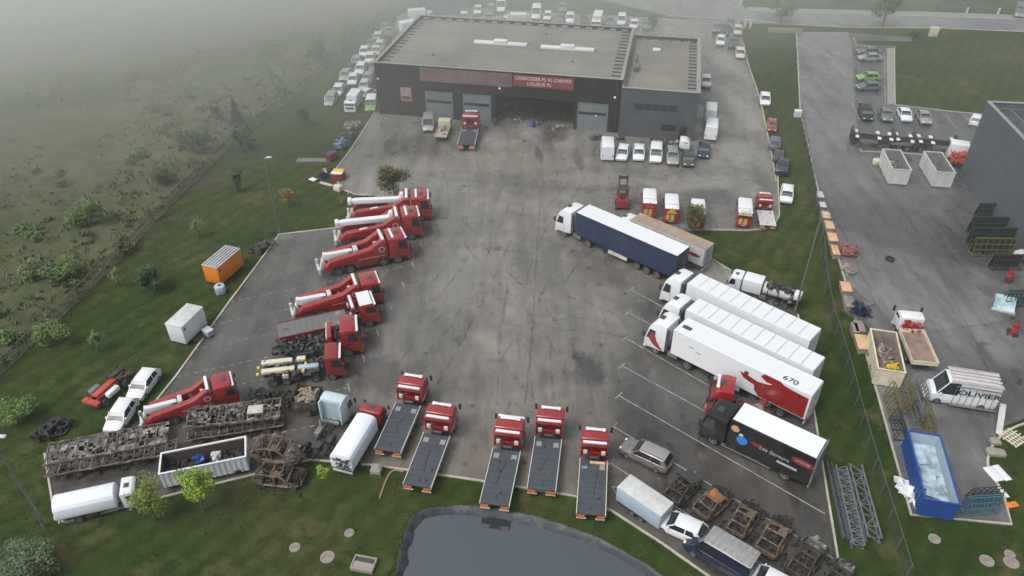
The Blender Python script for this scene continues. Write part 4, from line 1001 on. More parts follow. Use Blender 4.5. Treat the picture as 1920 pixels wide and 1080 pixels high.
def wrecker(kind='low', L=9.0, bar=True, visor=WHITE):
    root = empty('heavy_recovery_truck'); xf = L/2; hw = 1.18
    c = cab(root, xf, RED, 2.36, 3.05, 2.2, 'flat', bar=None, vis=visor, hatch=True)
    if bar:
        MB().box(xf-1.75, xf-1.5, -.95, .95, 3.06, 3.2).build('light_bar', WHITE, c, bevel=.04)
    MB().box(xf-.72, xf-.45, -.9, .9, 3.04, 3.12).build('roof_stripe', RED, c, bevel=.02)
    ax = (xf-1.35, xf-2.9, -1.9, -3.15)
    chassis(root, -L/2+.4, xf-1.5, ax, .48, 2.4, tank=False)
    # sculptured side bodies sloping to the rear, with a hoop behind the cab
    prof = [(xf-2.35, .9), (xf-2.35, 2.9), (xf-2.75, 3.1), (xf-3.1, 2.95), (xf-4.2, 2.3), (-1.0, 2.1), (-L/2+.7, 1.8), (-L/2+.1, 1.25), (-L/2+.1, .7),
            (-3.85, .7), (-3.6, 1.06), (-1.5, 1.06), (-1.25, .42), (xf-3.5, .42), (xf-3.3, 1.0), (xf-2.5, 1.0)]
    for s in (-1, 1):
        b = MB().prism(prof, s*hw-(.66 if s > 0 else 0), s*hw+(.66 if s < 0 else 0)).build('side_body', RED, root, bevel=.05)
        y = s*(hw+.004)
        MB().box(-1.0, xf-2.6, min(y, y+s*.01), max(y, y+s*.01), 1.36, 1.4).build('trim_line', WHITED, b)
        MB().cyl((xf-2.95, y, 2.1), (xf-2.95, y+s*.012, 2.1), .33, 18).build('round_emblem', WHITED, b)
        MB().cyl((xf-2.95, y+s*.012, 2.1), (xf-2.95, y+s*.02, 2.1), .24, 18).build('round_emblem', REDD, b)
        for i in range(5): MB().box(-.9+i*.55, -.5+i*.55, min(y, y+s*.008), max(y, y+s*.008), .8, 1.28).build('locker_door', REDD, b)
    MB().box(xf-2.9, xf-2.4, -hw+.661, hw-.661, 2.4, 2.98).build('hoop', RED, root, bevel=.05)
    MB().box(xf-2.85, xf-2.55, -hw*.9, hw*.9, 3.12, 3.27).build('light_bar', WHITE, root, bevel=.04)
    MB().box(-L/2+.3, xf-2.95, -hw+.66, hw-.66, 1.0, 1.1).build('deck', DECK, root)
    m = MB(); m.junk(xf-4.6, xf-3.1, -.5, .5, 1.2, 1.75, 22, .4, .5); m.cyl((xf-3.6, -.5, 1.45), (xf-3.6, .5, 1.45), .26, 12); m.build('winch', DSTEEL, root)
    for s in (-1, 1): MB().box(xf-3.5, xf-3.15, s*.4-.12, s*.4+.12, 1.9, 2.2).build('work_lamp', WHITED, root, bevel=.03)
    bm_ = MB()
    if kind == 'rotator':
        bm_.prism([(-L/2-.1, 2.35), (-L/2-.1, 2.75), (-L/2+.7, 2.85), (.9, 2.75), (1.1, 3.3), (1.45, 3.3), (1.6, 2.5), (1.2, 2.1), (.4, 2.2)], -.3, .3)
        bm_.box(-L/2-.25, -L/2+.15, -.42, .42, 2.3, 2.9); bm_.build('boom', WHITE, root, bevel=.05)
        t = MB(); t.cyl((.7, 0, 1.1), (.7, 0, 2.2), .55, 16, .45); t.box(-.4, .4, -.45, .1, 1.3, 1.9); t.build('slewing_column', WHITED, root, bevel=.03)
        MB().box(1.65, 1.95, -1.1, 1.1, 2.7, 2.95).build('boom_rest', WHITE, root, bevel=.04); MB().box(1.5, 1.9, -.7, .7, 1.7, 2.65).build('hose_cabinet', DGREY, root, bevel=.03)
        for s in (-1, 1): MB().tube([(-2.6, s*.75, 1.2), (-2.2, s*.9, 2.0), (-1.5, s*.8, 2.05), (-1.2, s*.7, 1.3)], .1, 7).build('outrigger', WHITE, root)
        for q in range(3): MB().box(-1.2+q*.8, -.7+q*.8, .25, .9, 1.35, 1.95).build('locker', (DGREY, WHITED, REDD)[q], root, bevel=.04)
    else:
        bm_.prism([(-L/2+.05, 1.7), (-L/2+.2, 2.35), (-L/2+.7, 2.2), (-1.6, 2.15), (-1.3, 2.1), (-1.3, 1.5), (-L/2+.8, 1.35)], -.26, .26).build('boom', WHITE, root, bevel=.05)
        MB().box(-1.2, -.75, -.5, .5, 1.35, 2.25).build('winch_tower', WHITED if kind == 'low' else DSTEEL, root, bevel=.05)
        MB().cyl((-1.55, -.55, 1.75), (-1.55, .55, 1.75), .3, 12).build('cable_drum', PLASTIC, root)
    if kind == 'low' and not bar: MB().tube([(-L/2+.1, -1.0, 1.0), (-L/2-.3, -1.05, 3.3)], .05, 6).build('raised_mast', DSTEEL, root)
    u = MB(); u.prism([(-L/2+.4, .9), (-L/2+.2, 1.6), (-L/2-.05, 1.6), (-L/2-.35, .55), (-L/2-.1, .4), (-L/2+.3, .6)], -.3, .3)
    u.box(-L/2-.6, -L/2-.35, -1.05, 1.05, .45, .65); u.box(-L/2-.62, -L/2-.3, -1.1, -.85, .45, 1.15); u.box(-L/2-.62, -L/2-.3, .85, 1.1, .45, 1.15)
    u.build('underlift', WHITED, root, bevel=.04)
    MB().box(-L/2-.02, -L/2+.1, -1.05, -.45, 1.05, 1.3).box(-L/2-.02, -L/2+.1, .45, 1.05, 1.05, 1.3).build('tail_light', TAIL, root)
    return root
def semi(side=WHITE, roof=WHITE, L=16.6, BL=13.6, ht=4.0, cabmat=WHITE, segs=0, skirt=False, z0=1.1, w_=2.5, fridge=True, seg_col=None, rails=False, corrug=False, cabh=3.75):
    root = empty('articulated_lorry'); xf = L/2; hw = w_/2
    cab(root, xf, cabmat, 2.45, cabh, 2.3, 'high')
    xt = -L/2+BL
    chassis(root, xf-5.6, xf-1.4, (xf-1.35, xf-4.9), .5, 2.4)
    # side deflectors
    for s in (-1, 1): MB().box(xf-2.6, xf-2.2, min(s*1.02, s*1.16), max(s*1.02, s*1.16), .9, cabh-.25).build('air_deflector', DGREY, root, bevel=.04)
    b = MB().box(-L/2, xt, -hw, hw, z0, ht-.02).build('trailer_body', side, root, bevel=.02, seg=1)
    MB().box(-L/2+.03, xt-.03, -hw+.03, hw-.03, ht-.018, ht+.01).build('trailer_roof', roof, b)
    if segs:
        q = MB()
        for i in range(1, segs):
            x = -L/2+BL*i/segs; q.box(x-.03, x+.03, -hw+.05, hw-.05, ht+.011, ht+.02)
        q.build('roof_seam', seg_col or SILVER, b)
    if corrug:
        q = MB(); n = 42
        for s in (-1, 1):
            for i in range(n): x = -L/2+.2+(BL-.4)*i/n; q.box(x, x+.14, min(s*hw, s*(hw+.03)), max(s*hw, s*(hw+.03)), z0+.1, ht-.12)
        for i in range(6): y = -hw+.3+i*.36; q.box(-L/2-.03, -L/2, y, y+.12, z0+.1, ht-.1)
        q.build('corrugation', side, b)
        for s in (-1, 1):
            for x in (-L/2+.02, xt-.12): MB().box(x, x+.1, min(s*(hw+.001), s*(hw+.04)), max(s*(hw+.001), s*(hw+.04)), z0, ht).build('corner_post', WHITED, b)
        for y in (-.6, -.2, .2, .6): MB().cyl((-L/2-.06, y, z0+.1), (-L/2-.06, y, ht-.1), .025, 6).build('lock_rod', STEEL, b)
    else:
        for s in (-1, 1): MB().box(-L/2-.03, -L/2-.001, min(s*.02, s*(hw-.04)), max(s*.02, s*(hw-.04)), z0+.05, ht-.1).build('rear_door', side if side is not BLUEC else NAVY, b)
    if fridge: MB().box(xt+.001, xt+.42, -.85, .85, 1.9, ht-.25).build('cooling_unit', DGREY if side is not BLUEC else WHITED, b, bevel=.06)
    if rails:
        for s in (-1, 1):
            q = MB()
            for i in range(26): x = -L/2+.4+(BL-.8)*i/25; q.box(x-.015, x+.015, min(s*hw, s*(hw+.02)), max(s*hw, s*(hw+.02)), z0-.12, z0+.35)
            q.box(-L/2, xt, min(s*hw, s*(hw+.03)), max(s*hw, s*(hw+.03)), z0-.001, z0+.1); q.box(-L/2, xt, min(s*hw, s*(hw+.03)), max(s*hw, s*(hw+.03)), ht-.15, ht-.02)
            q.build('curtain_rail', NAVY, b)
    q = MB()
    for s in (-1, 1): q.box(-L/2+.1, xt-1.2, s*.5-.06, s*.5+.06, z0-.35, z0-.02)
    q.build('trailer_frame', CHASSIS, b)
    for i in range(3):
        for s in (-1, 1): wheel(root, -L/2+2.2+i*1.32, s*(hw-.2), .5, .36)
    for s in (-1, 1):
        MB().box(-L/2+6.2, -L/2+8.8, min(s*(hw-.12), s*(hw-.04)), max(s*(hw-.12), s*(hw-.04)), .5, .95).build('side_guard', WHITED if not skirt else side, root)
        MB().box(-L/2+9.4, -L/2+9.55, min(s*.9, s*1.05), max(s*.9, s*1.05), .1, z0).build('landing_leg', DSTEEL, root)
    MB().box(-L/2-.02, -L/2+.1, -hw+.1, hw-.1, .5, .72).build('underrun_bar', WHITED, root)
    for s in (-1, 1): MB().box(-L/2-.05, -L/2-.021, s*.9-.22, s*.9+.22, .78, .92).build('tail_light', TAIL, root)
    return root
def rigid(cabmat, bodymat, L=8.0, BL=5.6, ht=3.4, z0=1.0, w_=2.4, tarp=False, ch=2.8, cl=2.0, roofmat=None, axles=None, bar=None, tarpmat=None):
    root = empty('box_lorry'); xf = L/2; hw = w_/2
    cab(root, xf, cabmat, 2.35, ch, cl, 'flat', bar=bar)
    chassis(root, -L/2+.3, xf-1.2, axles or (xf-1.3, -L/2+1.9), .46, 2.3)
    xt = -L/2+BL
    if tarp:
        prof = [(-hw, z0), (-hw, ht-.55), (-hw+.18, ht-.18), (-hw+.5, ht-.02), (0, ht+.04), (hw-.5, ht-.02), (hw-.18, ht-.18), (hw, ht-.55), (hw, z0)]
        if tarp == 'round': prof = [(-hw*.8, z0), (-hw, z0+.35), (-hw*1.02, z0+.9), (-hw*.93, ht-.62), (-hw*.74, ht-.27), (-hw*.42, ht-.05), (0, ht+.03), (hw*.42, ht-.05), (hw*.74, ht-.27), (hw*.93, ht-.62), (hw*1.02, z0+.9), (hw, z0+.35), (hw*.8, z0)]
        b = MB().prism(prof, -L/2, xt, 'x').build('tarpaulin_body', bodymat, root, bevel=.03)
        for i in range(5 if tarp is True else 0):
            x = -L/2+.1+(BL-.2)*i/4; MB().prism([(p[0]*1.012, p[1]+(.015 if p[1] > z0 else 0)) for p in prof], x-.03, x+.03, 'x').build('bow', tarpmat or SILVER, b)
    else:
        b = MB().box(-L/2, xt, -hw, hw, z0, ht-.02).build('box_body', bodymat, root, bevel=.03)
        MB().box(-L/2+.12, xt-.12, -hw+.12, hw-.12, ht-.019, ht+.01).build('box_roof', roofmat or WHITE, b)
        for s in (-1, 1): MB().box(-L/2-.03, -L/2-.001, min(s*.02, s*(hw-.04)), max(s*.02, s*(hw-.04)), z0+.05, ht-.1).build('rear_door', bodymat, b)
    MB().box(-L/2-.02, -L/2+.1, -hw+.1, hw-.1, .5, .7).build('underrun_bar', WHITED, root)
    return root
def skip(name, L, W, Ht, mat, inner, label, cat='skip', ribs=8, z0=.15):
    root = empty(name); t = .07
    m = MB(); m.box(-L/2, L/2, -W/2, -W/2+t, z0, Ht); m.box(-L/2, L/2, W/2-t, W/2, z0, Ht); m.box(-L/2, -L/2+t, -W/2+t+.001, W/2-t-.001, z0, Ht); m.box(L/2-t, L/2, -W/2+t+.001, W/2-t-.001, z0, Ht)
    b = m.build('side_wall', mat, root)
    MB().box(-L/2+t, L/2-t, -W/2+t, W/2-t, z0, z0+.06).build('floor_plate', inner, root)
    m = MB()
    m.box(-L/2+t+.005, L/2-t-.005, -W/2+t+.002, -W/2+t+.012, z0+.061, Ht-.06); m.box(-L/2+t+.005, L/2-t-.005, W/2-t-.012, W/2-t-.002, z0+.061, Ht-.06)
    m.box(-L/2+t+.002, -L/2+t+.012, -W/2+t+.02, W/2-t-.02, z0+.061, Ht-.06); m.box(L/2-t-.012, L/2-t-.002, -W/2+t+.02, W/2-t-.02, z0+.061, Ht-.06)
    m.build('inner_lining', inner, root)
    q = MB(); e = .05
    q.box(-L/2-e, L/2+e, -W/2-e, -W/2+t+.02, Ht+.001, Ht+.08); q.box(-L/2-e, L/2+e, W/2-t-.02, W/2+e, Ht+.001, Ht+.08); q.box(-L/2-e, -L/2+t+.02, -W/2+t+.021, W/2-t-.021, Ht+.001, Ht+.08); q.box(L/2-t-.02, L/2+e, -W/2+t+.021, W/2-t-.021, Ht+.001, Ht+.08)
    q.build('rim', mat, root)
    for i in range(ribs):
        x = -L/2+.15+(L-.3)*i/(ribs-1)
        for s in (-1, 1): MB().box(x-.05, x+.05, min(s*W/2, s*(W/2+.06)), max(s*W/2, s*(W/2+.06)), z0, Ht).build('rib', mat, root)
    for s in (-1, 1):
        MB().box(s*(L/2)-(0 if s > 0 else .05), s*(L/2)+(.05 if s > 0 else 0), -.05, .05, z0, Ht).build('rib', mat, root)
    q = MB()
    for s in (-1, 1): q.box(-L/2+.2, L/2-.2, s*.5-.08, s*.5+.08, 0.02, z0-.002)
    q.build('skid', DSTEEL, root)
    tag(root, label, cat)
    return root
def shell(mat=RUST, wheels=False, hood=CHAR, L=3.9, seed=1, panelled=True):
    """burnt out car: bare frame of sills, pillars and roof rails"""
    random.seed(seed)
    root = empty('burnt_car'); hw = .8; j = lambda a=.05: random.uniform(-a, a)
    MB().box(-L/2+.3, L/2-.5, -hw+.1, hw-.1, .26, .32).junk(-L/2+.5, L/2-.8, -.6, .6, .34, .5, 40, .3, .25).build('floor_pan', BURNT, root)
    f = MB()
    for s in (-1, 1):
        y = s*hw
        f.tube([(-L/2+.1, y*.9, .75), (-L/2+.5, y, .38), (L/2-1.1, y, .34), (L/2-.3, y*.9, .55+j())], .075, 6)
        f.tube([(L/2-1.15, y, .92), (L/2-1.75+j(), y*.82, 1.32+j()), (-.5, y*.8, 1.42+j()), (-L/2+.6, y*.82, 1.3+j()), (-L/2+.12, y*.9, .85+j())], .065, 6)
        f.tube([(L/2-1.1, y, .34), (L/2-1.15, y, .92)], .07, 6); f.tube([(-.15, y, .36), (-.25+j(), y*.82, 1.4)], .07, 6); f.tube([(-L/2+.8, y, .4), (-L/2+.75, y*.84, 1.28)], .065, 6)
        if panelled:
            f.add([(-L/2+.05, y, .45), (-L/2+.8, y, .45), (-L/2+.8, y, .9), (-L/2+.1, y*.95, .88)], [(0, 1, 2, 3)])
            f.add([(L/2-1.1, y, .5), (L/2-.25, y*.95, .5), (L/2-.3, y*.95, .78), (L/2-1.1, y, .92)], [(0, 1, 2, 3)])
            if random.random() < .6: f.add([(-.1, y*1.01, .4), (.75, y*1.01, .4), (.7, y*1.0, .9), (-.1, y*1.0, .9)], [(0, 1, 2, 3)])
    f.tube([(L/2-1.75, -hw*.82, 1.32), (L/2-1.7, 0, 1.37+j()), (L/2-1.75, hw*.82, 1.32)], .07, 6); f.tube([(-.4, -hw*.8, 1.42), (-.4, hw*.8, 1.42)], .07, 6); f.tube([(-L/2+.6, -hw*.82, 1.3), (-L/2+.6, hw*.82, 1.3)], .06, 6)
    f.box(L/2-1.25, L/2-1.1, -hw, hw, .8, .95); f.box(-L/2+.05, -L/2+.15, -hw*.9, hw*.9, .45, .8); f.box(L/2-.2, L/2-.12, -hw*.8, hw*.8, .45, .6)
    for i, (x_, y2, z_) in enumerate(f.v):      # heat-warped
        f.v[i] = (x_+.07*noise.noise(Vector((x_*1.3+seed, y2*1.3, z_))), y2+.1*noise.noise(Vector((x_*1.1, y2+seed, z_*1.5))), z_+.12*noise.noise(Vector((x_*.9, y2*.9, seed*1.7))))
    f.add([(-.4, -.6, 1.38), (.5, -.62, 1.36), (.4, -.1, 1.2), (-.45, -.05, 1.33)], [(0, 1, 2, 3)]) if random.random() < .7 else None
    f.build('body_frame', mat, root)
    MB().junk(-L/2, L/2, -hw-.5, hw+.5, .02, .14, 45, .22, .3).build('loose_debris', CHAR, root)['kind'] = 'stuff'
    MB().junk(-.9, .9, -.6, .6, .45, .95, 22, .35, .2).build('collapsed_trim', BURNT, root)['kind'] = 'stuff'
    e = MB(); e.junk(L/2-1.0, L/2-.2, -.55, .55, .4, .85, 26, .32, .5); e.build('engine_wreck', hood, root)
    s_ = MB()
    for y in (-.38, .38):
        for x in (.15, -.85): s_.tube([(x, y-.2, .35), (x, y-.2, .5), (x-.4, y-.2, .5), (x-.6, y-.2, 1.0), (x-.6, y+.2, 1.0), (x-.4, y+.2, .5), (x, y+.2, .5)], .025, 5)
    s_.build('seat_frame', BURNT, root)
    if random.random() < .5 and panelled: MB().add([(L/2-1.1, -.7, .93), (L/2-.3, -.65, .84), (L/2-.35, .6, .86), (L/2-1.1, .7, .95)], [(0, 1, 2, 3)]).build('bonnet', ASHEN, root)
    for x in (L/2-.75, -L/2+.75):
        for s in (-1, 1): wheel(root, x, s*(hw-.03), .27, .15, BURNT, BURNT)
    return root
def lamp_post(base, top, label, double=False):
    root = empty('lamp_post'); b = G(*base); root.location = (b.x, b.y, 0); tag(root, label, 'lamp post')
    # height from the photo: the point above the base seen at the top pixel
    best = min((abs((lambda v: 540-F_PX*v.dot(CU)/v.dot(_f))(Vector((b.x, b.y, z))-Vector((0, 0, H)))-top[1]), z) for z in [i*.1 for i in range(40, 160)])[1]
    MB().cyl((0, 0, 0), (0, 0, best), .1, 10, .055).cyl((0, 0, 0), (0, 0, .5), .14, 10, .12).build('pole', STEEL, root, smooth=True)
    a = MB(); a.tube([(0, 0, best-.05), (.35, .1, best+.1)], .04, 6); a.build('arm', STEEL, root)
    MB().box(.25, .85, 0, .3, best+.06, best+.18).build('lamp_head', WHITED, root, bevel=.04)
    return root
# ------------------------------------------------------------------ red flatbeds lined up by the pond
FBG = 'flatbed recovery trucks parked with their tails to the pond'
for pf, pr, kw, lb in [
    ((780, 694), (727, 845), {}, 'red flatbed recovery truck next to the white tarpaulin lorry'),
    ((833, 747), (782, 911), {}, 'red flatbed recovery truck with its tail beside the curved hose'),
    ((960, 773), (927, 946), dict(visor=WHITE), 'red flatbed recovery truck with a white strip along its cab front'),
    ((1035, 753), (1015, 918), {}, 'middle-row red flatbed recovery truck with a clean grey deck and grey rear lamps'),
    ((1118, 792), (1108, 964), dict(edge=CREAM, plank=True), 'red flatbed recovery truck with cream side rails and a plank on its deck')]:
    pl = kw.pop('plank', False)
    t = flatbed(**kw)
    put(t, pf, 2.75, pr, 1.05, 8.1, 'recovery_truck', lb, 'tow truck', FBG)
    for s_ in (-1, 1): MB().box(1.9, 2.9, min(s_*1.152, s_*1.162), max(s_*1.152, s_*1.162), 1.0, 1.25).build('door_lettering', WHITED, t)
    q_ = MB(); q_.tube([(random.uniform(-.5, .6), random.uniform(-.5, 0), 1.08), (-1.0, random.uniform(-.6, .6), 1.08), (-2.2, random.uniform(-.5, .5), 1.08)], .02, 4); q_.junk(-3.5, 1.0, -.9, .9, 1.07, 1.1, random.randint(2, 6), .14, .2); q_.build('strap_and_chain', RUBBER, t)
    if pl:
        MB().box(1.0, 1.25, -.95, .3, 1.07, 1.13).build('plank', WOOD, t); MB().box(.7, .9, .55, .95, 1.07, 1.15).build('toolbox', SKIPBLUE, t)
# flatbeds elsewhere
t = flatbed(L=7.6, bedL=5.2, far=True); put(t, (885, 208), 2.6, (874, 272), 1.05, 7.6, 'recovery_truck', 'red flatbed recovery truck backed to the roller door of the workshop', 'tow truck')
t = flatbed(bedmat=WHITED, edge=WHITE, L=7.4, bedL=4.6, bar='white', far=True); put(t, (1434, 354), 2.5, (1441, 420), 1.0, 7.4, 'recovery_truck', 'red cab truck with a white flat deck beside the grass edge', 'tow truck', lo=.6)
# ------------------------------------------------------------------ heavy recovery trucks
HG = 'heavy red recovery trucks in the slanted bays'
for pf, pr, kind, lb in [((812, 365), (654, 395), 'rotator', 'heavy red crane recovery truck with white boom, at the top of the slanted row'),
                         ((794, 396), (630, 437), 'rotator', 'heavy red crane recovery truck with white boom, second in the slanted row'),
                         ((762, 436), (603, 490), 'low', 'heavy red recovery truck with low white boom, third down the slanted row'),
                         ((713, 516), (553, 572), 'low2', 'heavy red recovery truck with white sun visor beside the grey flatbed')]:
    t = get('wr'+kind, wrecker, kind if kind != 'low2' else 'low', bar=kind != 'low2')
    put(t, pf, 3.0, pr, 1.5, 9.1, 'heavy_recovery_truck', lb, 'tow truck', HG)
t = wrecker('low', bar=False)
put(t, (438, 700), 3.0, (268, 775), 1.4, 9.1, 'heavy_recovery_truck', 'heavy red recovery truck parked apart beside the wrecked white cars', 'tow truck', HG)
t = flatbed(roofmat=WHITE, bedmat=paint('grey_deck', (.13, .135, .14), .6, dirt=.4), edge=REDD, bar=None, L=9.2, bedL=6.6, visor=WHITE)
put(t, (708, 556), 2.7, (517, 622), 1.1, 9.2, 'recovery_truck', 'red truck with a white cab roof and long plain grey deck', 'tow truck')
def hooklift(label, pf, pr, kind):
    t = empty('chassis_lorry'); L = 8.2; xf = L/2
    cab(t, xf, RED if kind == 0 else REDD, 2.4, 2.95, 1.8, 'flat', vis=WHITE, hatch=False)
    chassis(t, -L/2+.3, xf-1.2, (xf-1.3, -1.2, -2.5) if kind == 0 else (xf-1.3, xf-2.9, -1.6, -2.9), .48, 2.4)
    if kind == 0:
        MB().box(1.15, 1.55, -1.15, 1.15, 1.0, 2.5).build('headboard', RED, t, bevel=.03); MB().box(1.05, 1.14, -1.1, 1.1, 2.2, 2.45).build('warning_stripe', WHITED, t)
        MB().junk(-3.5, .9, -1, 1, 1.0, 1.3, 110, .3, .3).build('loading_gear', DSTEEL, t)
        MB().junk(1.6, 2.2, -1, 1, 1.0, 1.9, 20, .4, .5).build('crane_base', DSTEEL, t)
    else:
        for y, c, x0, x1 in ((.75, CREAM, -4.0, -1.0), (-.55, CREAM, -3.9, -.7), (.8, CREAM, -.6, .3), (-.5, PALEBLUE, -.4, 1.6)):
            MB().box(x0, x1, y-.28, y+.28, 1.35, 1.75).build('tool_box', c, t, bevel=.08)
        MB().junk(-3.6, 2.0, -1.1, 1.1, .95, 1.4, 90, .5, .4).build('loading_gear', DSTEEL, t)
        for y in (-.45, .5): MB().cyl((-4.45, y, 1.2), (-4.2, y, 1.2), .18, 10).build('yellow_buffer', paint('buffer_yellow', (.6, .6, .02), .5), t)
        MB().beam((.1, -1.2, 1.5), (.35, .1, 1.6), .22).build('yellow_arm', YELLOW, t); MB().box(-1.9, -1.3, -1.2, -.8, .9, 1.4).build('reservoir', WHITED, t, bevel=.05)
    put(t, pf, 2.9, pr, 1.2, L, 'chassis_lorry', label, 'lorry', lo=.7)
hooklift('red cab lorry with a red headboard and bare loading gear behind', (678, 606), (500, 655), 0)
hooklift('red cab chassis lorry carrying long cream tool boxes and yellow buffers', (642, 652), (488, 695), 1)
# ------------------------------------------------------------------ articulated lorries
t = semi(fridge=False, segs=0); put(t, (1226, 583), 3.9, (1534, 727), 4.0, 16.6, 'articulated_lorry', 'white articulated lorry with roof number and a red figure painted on its side', 'lorry')
LT = t
t = get('semi_w', semi, segs=11); put(t, (1252, 546), 3.9, (1537.5, 679), 4.0, 16.6, 'articulated_lorry', 'white articulated lorry with a ribbed roof between two other white ones', 'lorry', 'white articulated lorries side by side')
t = get('semi_w', semi); put(t, (1256, 500), 3.9, (1530, 625), 4.0, 16.6, 'articulated_lorry', 'white articulated lorry with a ribbed roof next to the tanker lorry', 'lorry', 'white articulated lorries side by side')
t = semi(side=BLUEC, rails=True, fridge=False, cabh=3.6); put(t, (1055, 377), 3.8, (1282, 471), 4.0, 16.6, 'articulated_lorry', 'articulated lorry with dark blue curtain sides and a white roof', 'lorry', lo=.9)
t = semi(side=WHITED, roof=RUSTROOF, L=15.0, BL=12.2, ht=3.95, z0=1.2, segs=9, seg_col=WOODG, fridge=False, corrug=True, cabh=3.3, w_=2.44); put(t, (1163, 391), 3.3, (1332, 451), 3.95, 15.0, 'articulated_lorry', 'white cab lorry with a ribbed container whose roof is rusty brown', 'lorry', lo=.8)
q = MB().cyl((-5.6, 1.26, 2.6), (-5.6, 1.275, 2.6), .5, 24); o = q.build('oval_badge', REDD, t); o.scale = (1.9, 1, .55); o.location = (4.6, 0, 1.2)
# art and number on the big white lorry
side = None
L_ = LT; y_ = -1.25-.006 if False else 1.25+.006
# the side towards the camera is the one whose normal points down the picture
def near_side(t):
    n = Vector((-math.sin(t.rotation_euler.z), math.cos(t.rotation_euler.z), 0)); return 1 if n.y < 0 else -1
s = near_side(LT)
fig = [(-8.15, 1.18), (-8.15, 3.55), (-6.6, 3.62), (-5.9, 3.7), (-5.45, 3.93), (-4.0, 3.93), (-3.7, 3.5), (-4.3, 3.15), (-4.9, 3.2), (-4.6, 3.0), (-3.6, 2.75), (-2.7, 2.9), (-1.75, 3.0), (-2.2, 2.45), (-3.3, 2.2), (-3.4, 1.7), (-3.9, 1.18)]
MB().prism(fig, min(s*1.252, s*1.258), max(s*1.252, s*1.258)).build('red_figure', RED, [c for c in LT.children if c.name.startswith('trailer_body')][0])
tb = [c for c in LT.children if c.name.startswith('trailer_body')][0]
text('roof_number', '670', .85, BLACKP, tb, (-6.1, s*.62, 4.02), (0, 0, math.pi if s > 0 else 0), sx=1.1)
MB().box(4.0, 4.9, s*.2-.25, s*.2+.25, 4.012, 4.05).build('roof_hatch', DGREY, tb, bevel=.01)
MB().box(-2.6, -2.2, min(s*1.26, s*1.27), max(s*1.26, s*1.27), 2.95, 3.3).build('sign_plate', DGREY, tb)
for x0, l, z in ((3.0, 1.2, 2.9), (2.2, .9, 2.6)): MB().box(x0, x0+.5, min(s*1.255, s*1.26), max(s*1.255, s*1.26), z, z+.08).build('small_print', DGREY, tb)
fg = [(8.2, 1.6), (7.9, 2.4), (7.55, 2.35), (7.2, 1.5), (6.5, .75), (6.9, .7), (7.6, 1.0)]
MB().prism([(x-.3, z+.1) for x, z in fg], min(s*1.232, s*1.238), max(s*1.232, s*1.238)).build('red_figure', RED, LT)
# black box lorry, red tractor, tanker
t = rigid(BLACKP, BLACKP, 9.3, 6.9, 3.75, .75, 2.5, ch=3.1, cl=2.2, roofmat=TARP)
put(t, (1329, 757), 3.1, (1543, 845), 3.75, 9.3, 'box_lorry', 'black box lorry with a plain white roof and pictures on its side', 'lorry', lo=.8)
BT = t; s = near_side(t); bb = [c for c in t.children if c.name.startswith('box_body')][0]
MB().box(-4.72, -4.6, -1.28, 1.28, .7, 3.8).build('tail_lift', STEEL, t, bevel=.02)
rz = (R(90), 0, math.pi) if s > 0 else (R(90), 0, 0); yy = s*1.256
def disc(x, z, r, mat, sx=1, parent=None, yo=0):
    MB().loft([[(x+r*sx*math.cos(a), yy+s*(o+yo), z+r*math.sin(a)) for a in [2*math.pi*i/22 for i in range(22)]] for o in (0, .006)]).build('painted_disc', mat, parent or bb)
disc(1.75, 3.0, .34, paint('peach_print', (.55, .28, .16), .6)); disc(1.05, 2.1, .45, paint('bright_blue_print', (.02, .2, .6), .5)); disc(1.2, 2.6, .17, paint('mint_print', (.4, .7, .55), .5))
disc(-3.75, 2.75, .36, TAIL if False else REDD, 2.5, yo=.0); disc(-.35, 2.35, .17, REDD, 4)
PR = paint('pale_print', (.33, .33, .3), .5)
text('lettering', 'Les Saveurs', .54, PR, bb, (-1.55, yy+s*.01, 2.3), (R(90), 0, rz[2]), sx=.95, shear=.3)
text('lettering', 'ACROSS', .32, PR, bb, (-3.75, yy+s*.014, 2.75), (R(90), 0, rz[2]), sx=.95)
MB().box(-3.5, -1.9, min(yy, yy+s*.006), max(yy, yy+s*.006), 1.62, 1.85).build('pale_bar_print', PALEBLUE, bb, bevel=0)
for z in (.55, .75): MB().box(-1.6, 2.6, min(s*1.2, s*1.23), max(s*1.2, s*1.23), z, z+.06).build('side_guard', SILVER, t)
t = empty('tractor_unit'); cab(t, 3.0, RED, 2.45, 3.2, 2.2, 'high', bar='white'); chassis(t, -2.9, 2.0, (1.6, -1.7), .5, 2.4)
MB().box(-2.6, .4, -1.0, 1.0, 1.0, 1.06).build('catwalk', DSTEEL, t); MB().cyl((-1.7, 0, 1.06), (-1.7, 0, 1.2), .5, 16).build('coupling_plate', STEEL, t)
MB().junk(-2.7, .3, -.9, .9, 1.08, 1.3, 16, .35).build('hose', REDD, t)
put(t, (1333, 712), 3.1, (1452, 770), 1.1, 6.0, 'tractor_unit', 'red tractor unit parked between the white lorry and the black box lorry', 'lorry')
t = empty('tanker_lorry'); L = 10.6; xf = L/2; cab(t, xf, WHITE, 2.4, 3.0, 2.0, 'flat'); chassis(t, -L/2+.4, xf-1.2, (xf-1.35, xf-4.4, -2.2, -3.5), .48, 2.4)
MB().box(xf-5.0, xf-2.2, -1.15, 1.15, 1.0, 3.1).build('pump_housing', WHITE, t, bevel=.08)
MB().cyl((-L/2+1.5, 0, 1.75), (xf-5.2, 0, 1.85), .85, 24, .95).build('tank', WHITED, t, smooth=True)
for x in (-2.2, -.7): MB().cyl((x, 0, 1.76), (x+.1, 0, 1.76), .99, 24).build('tank_band', NAVY, t, smooth=True)
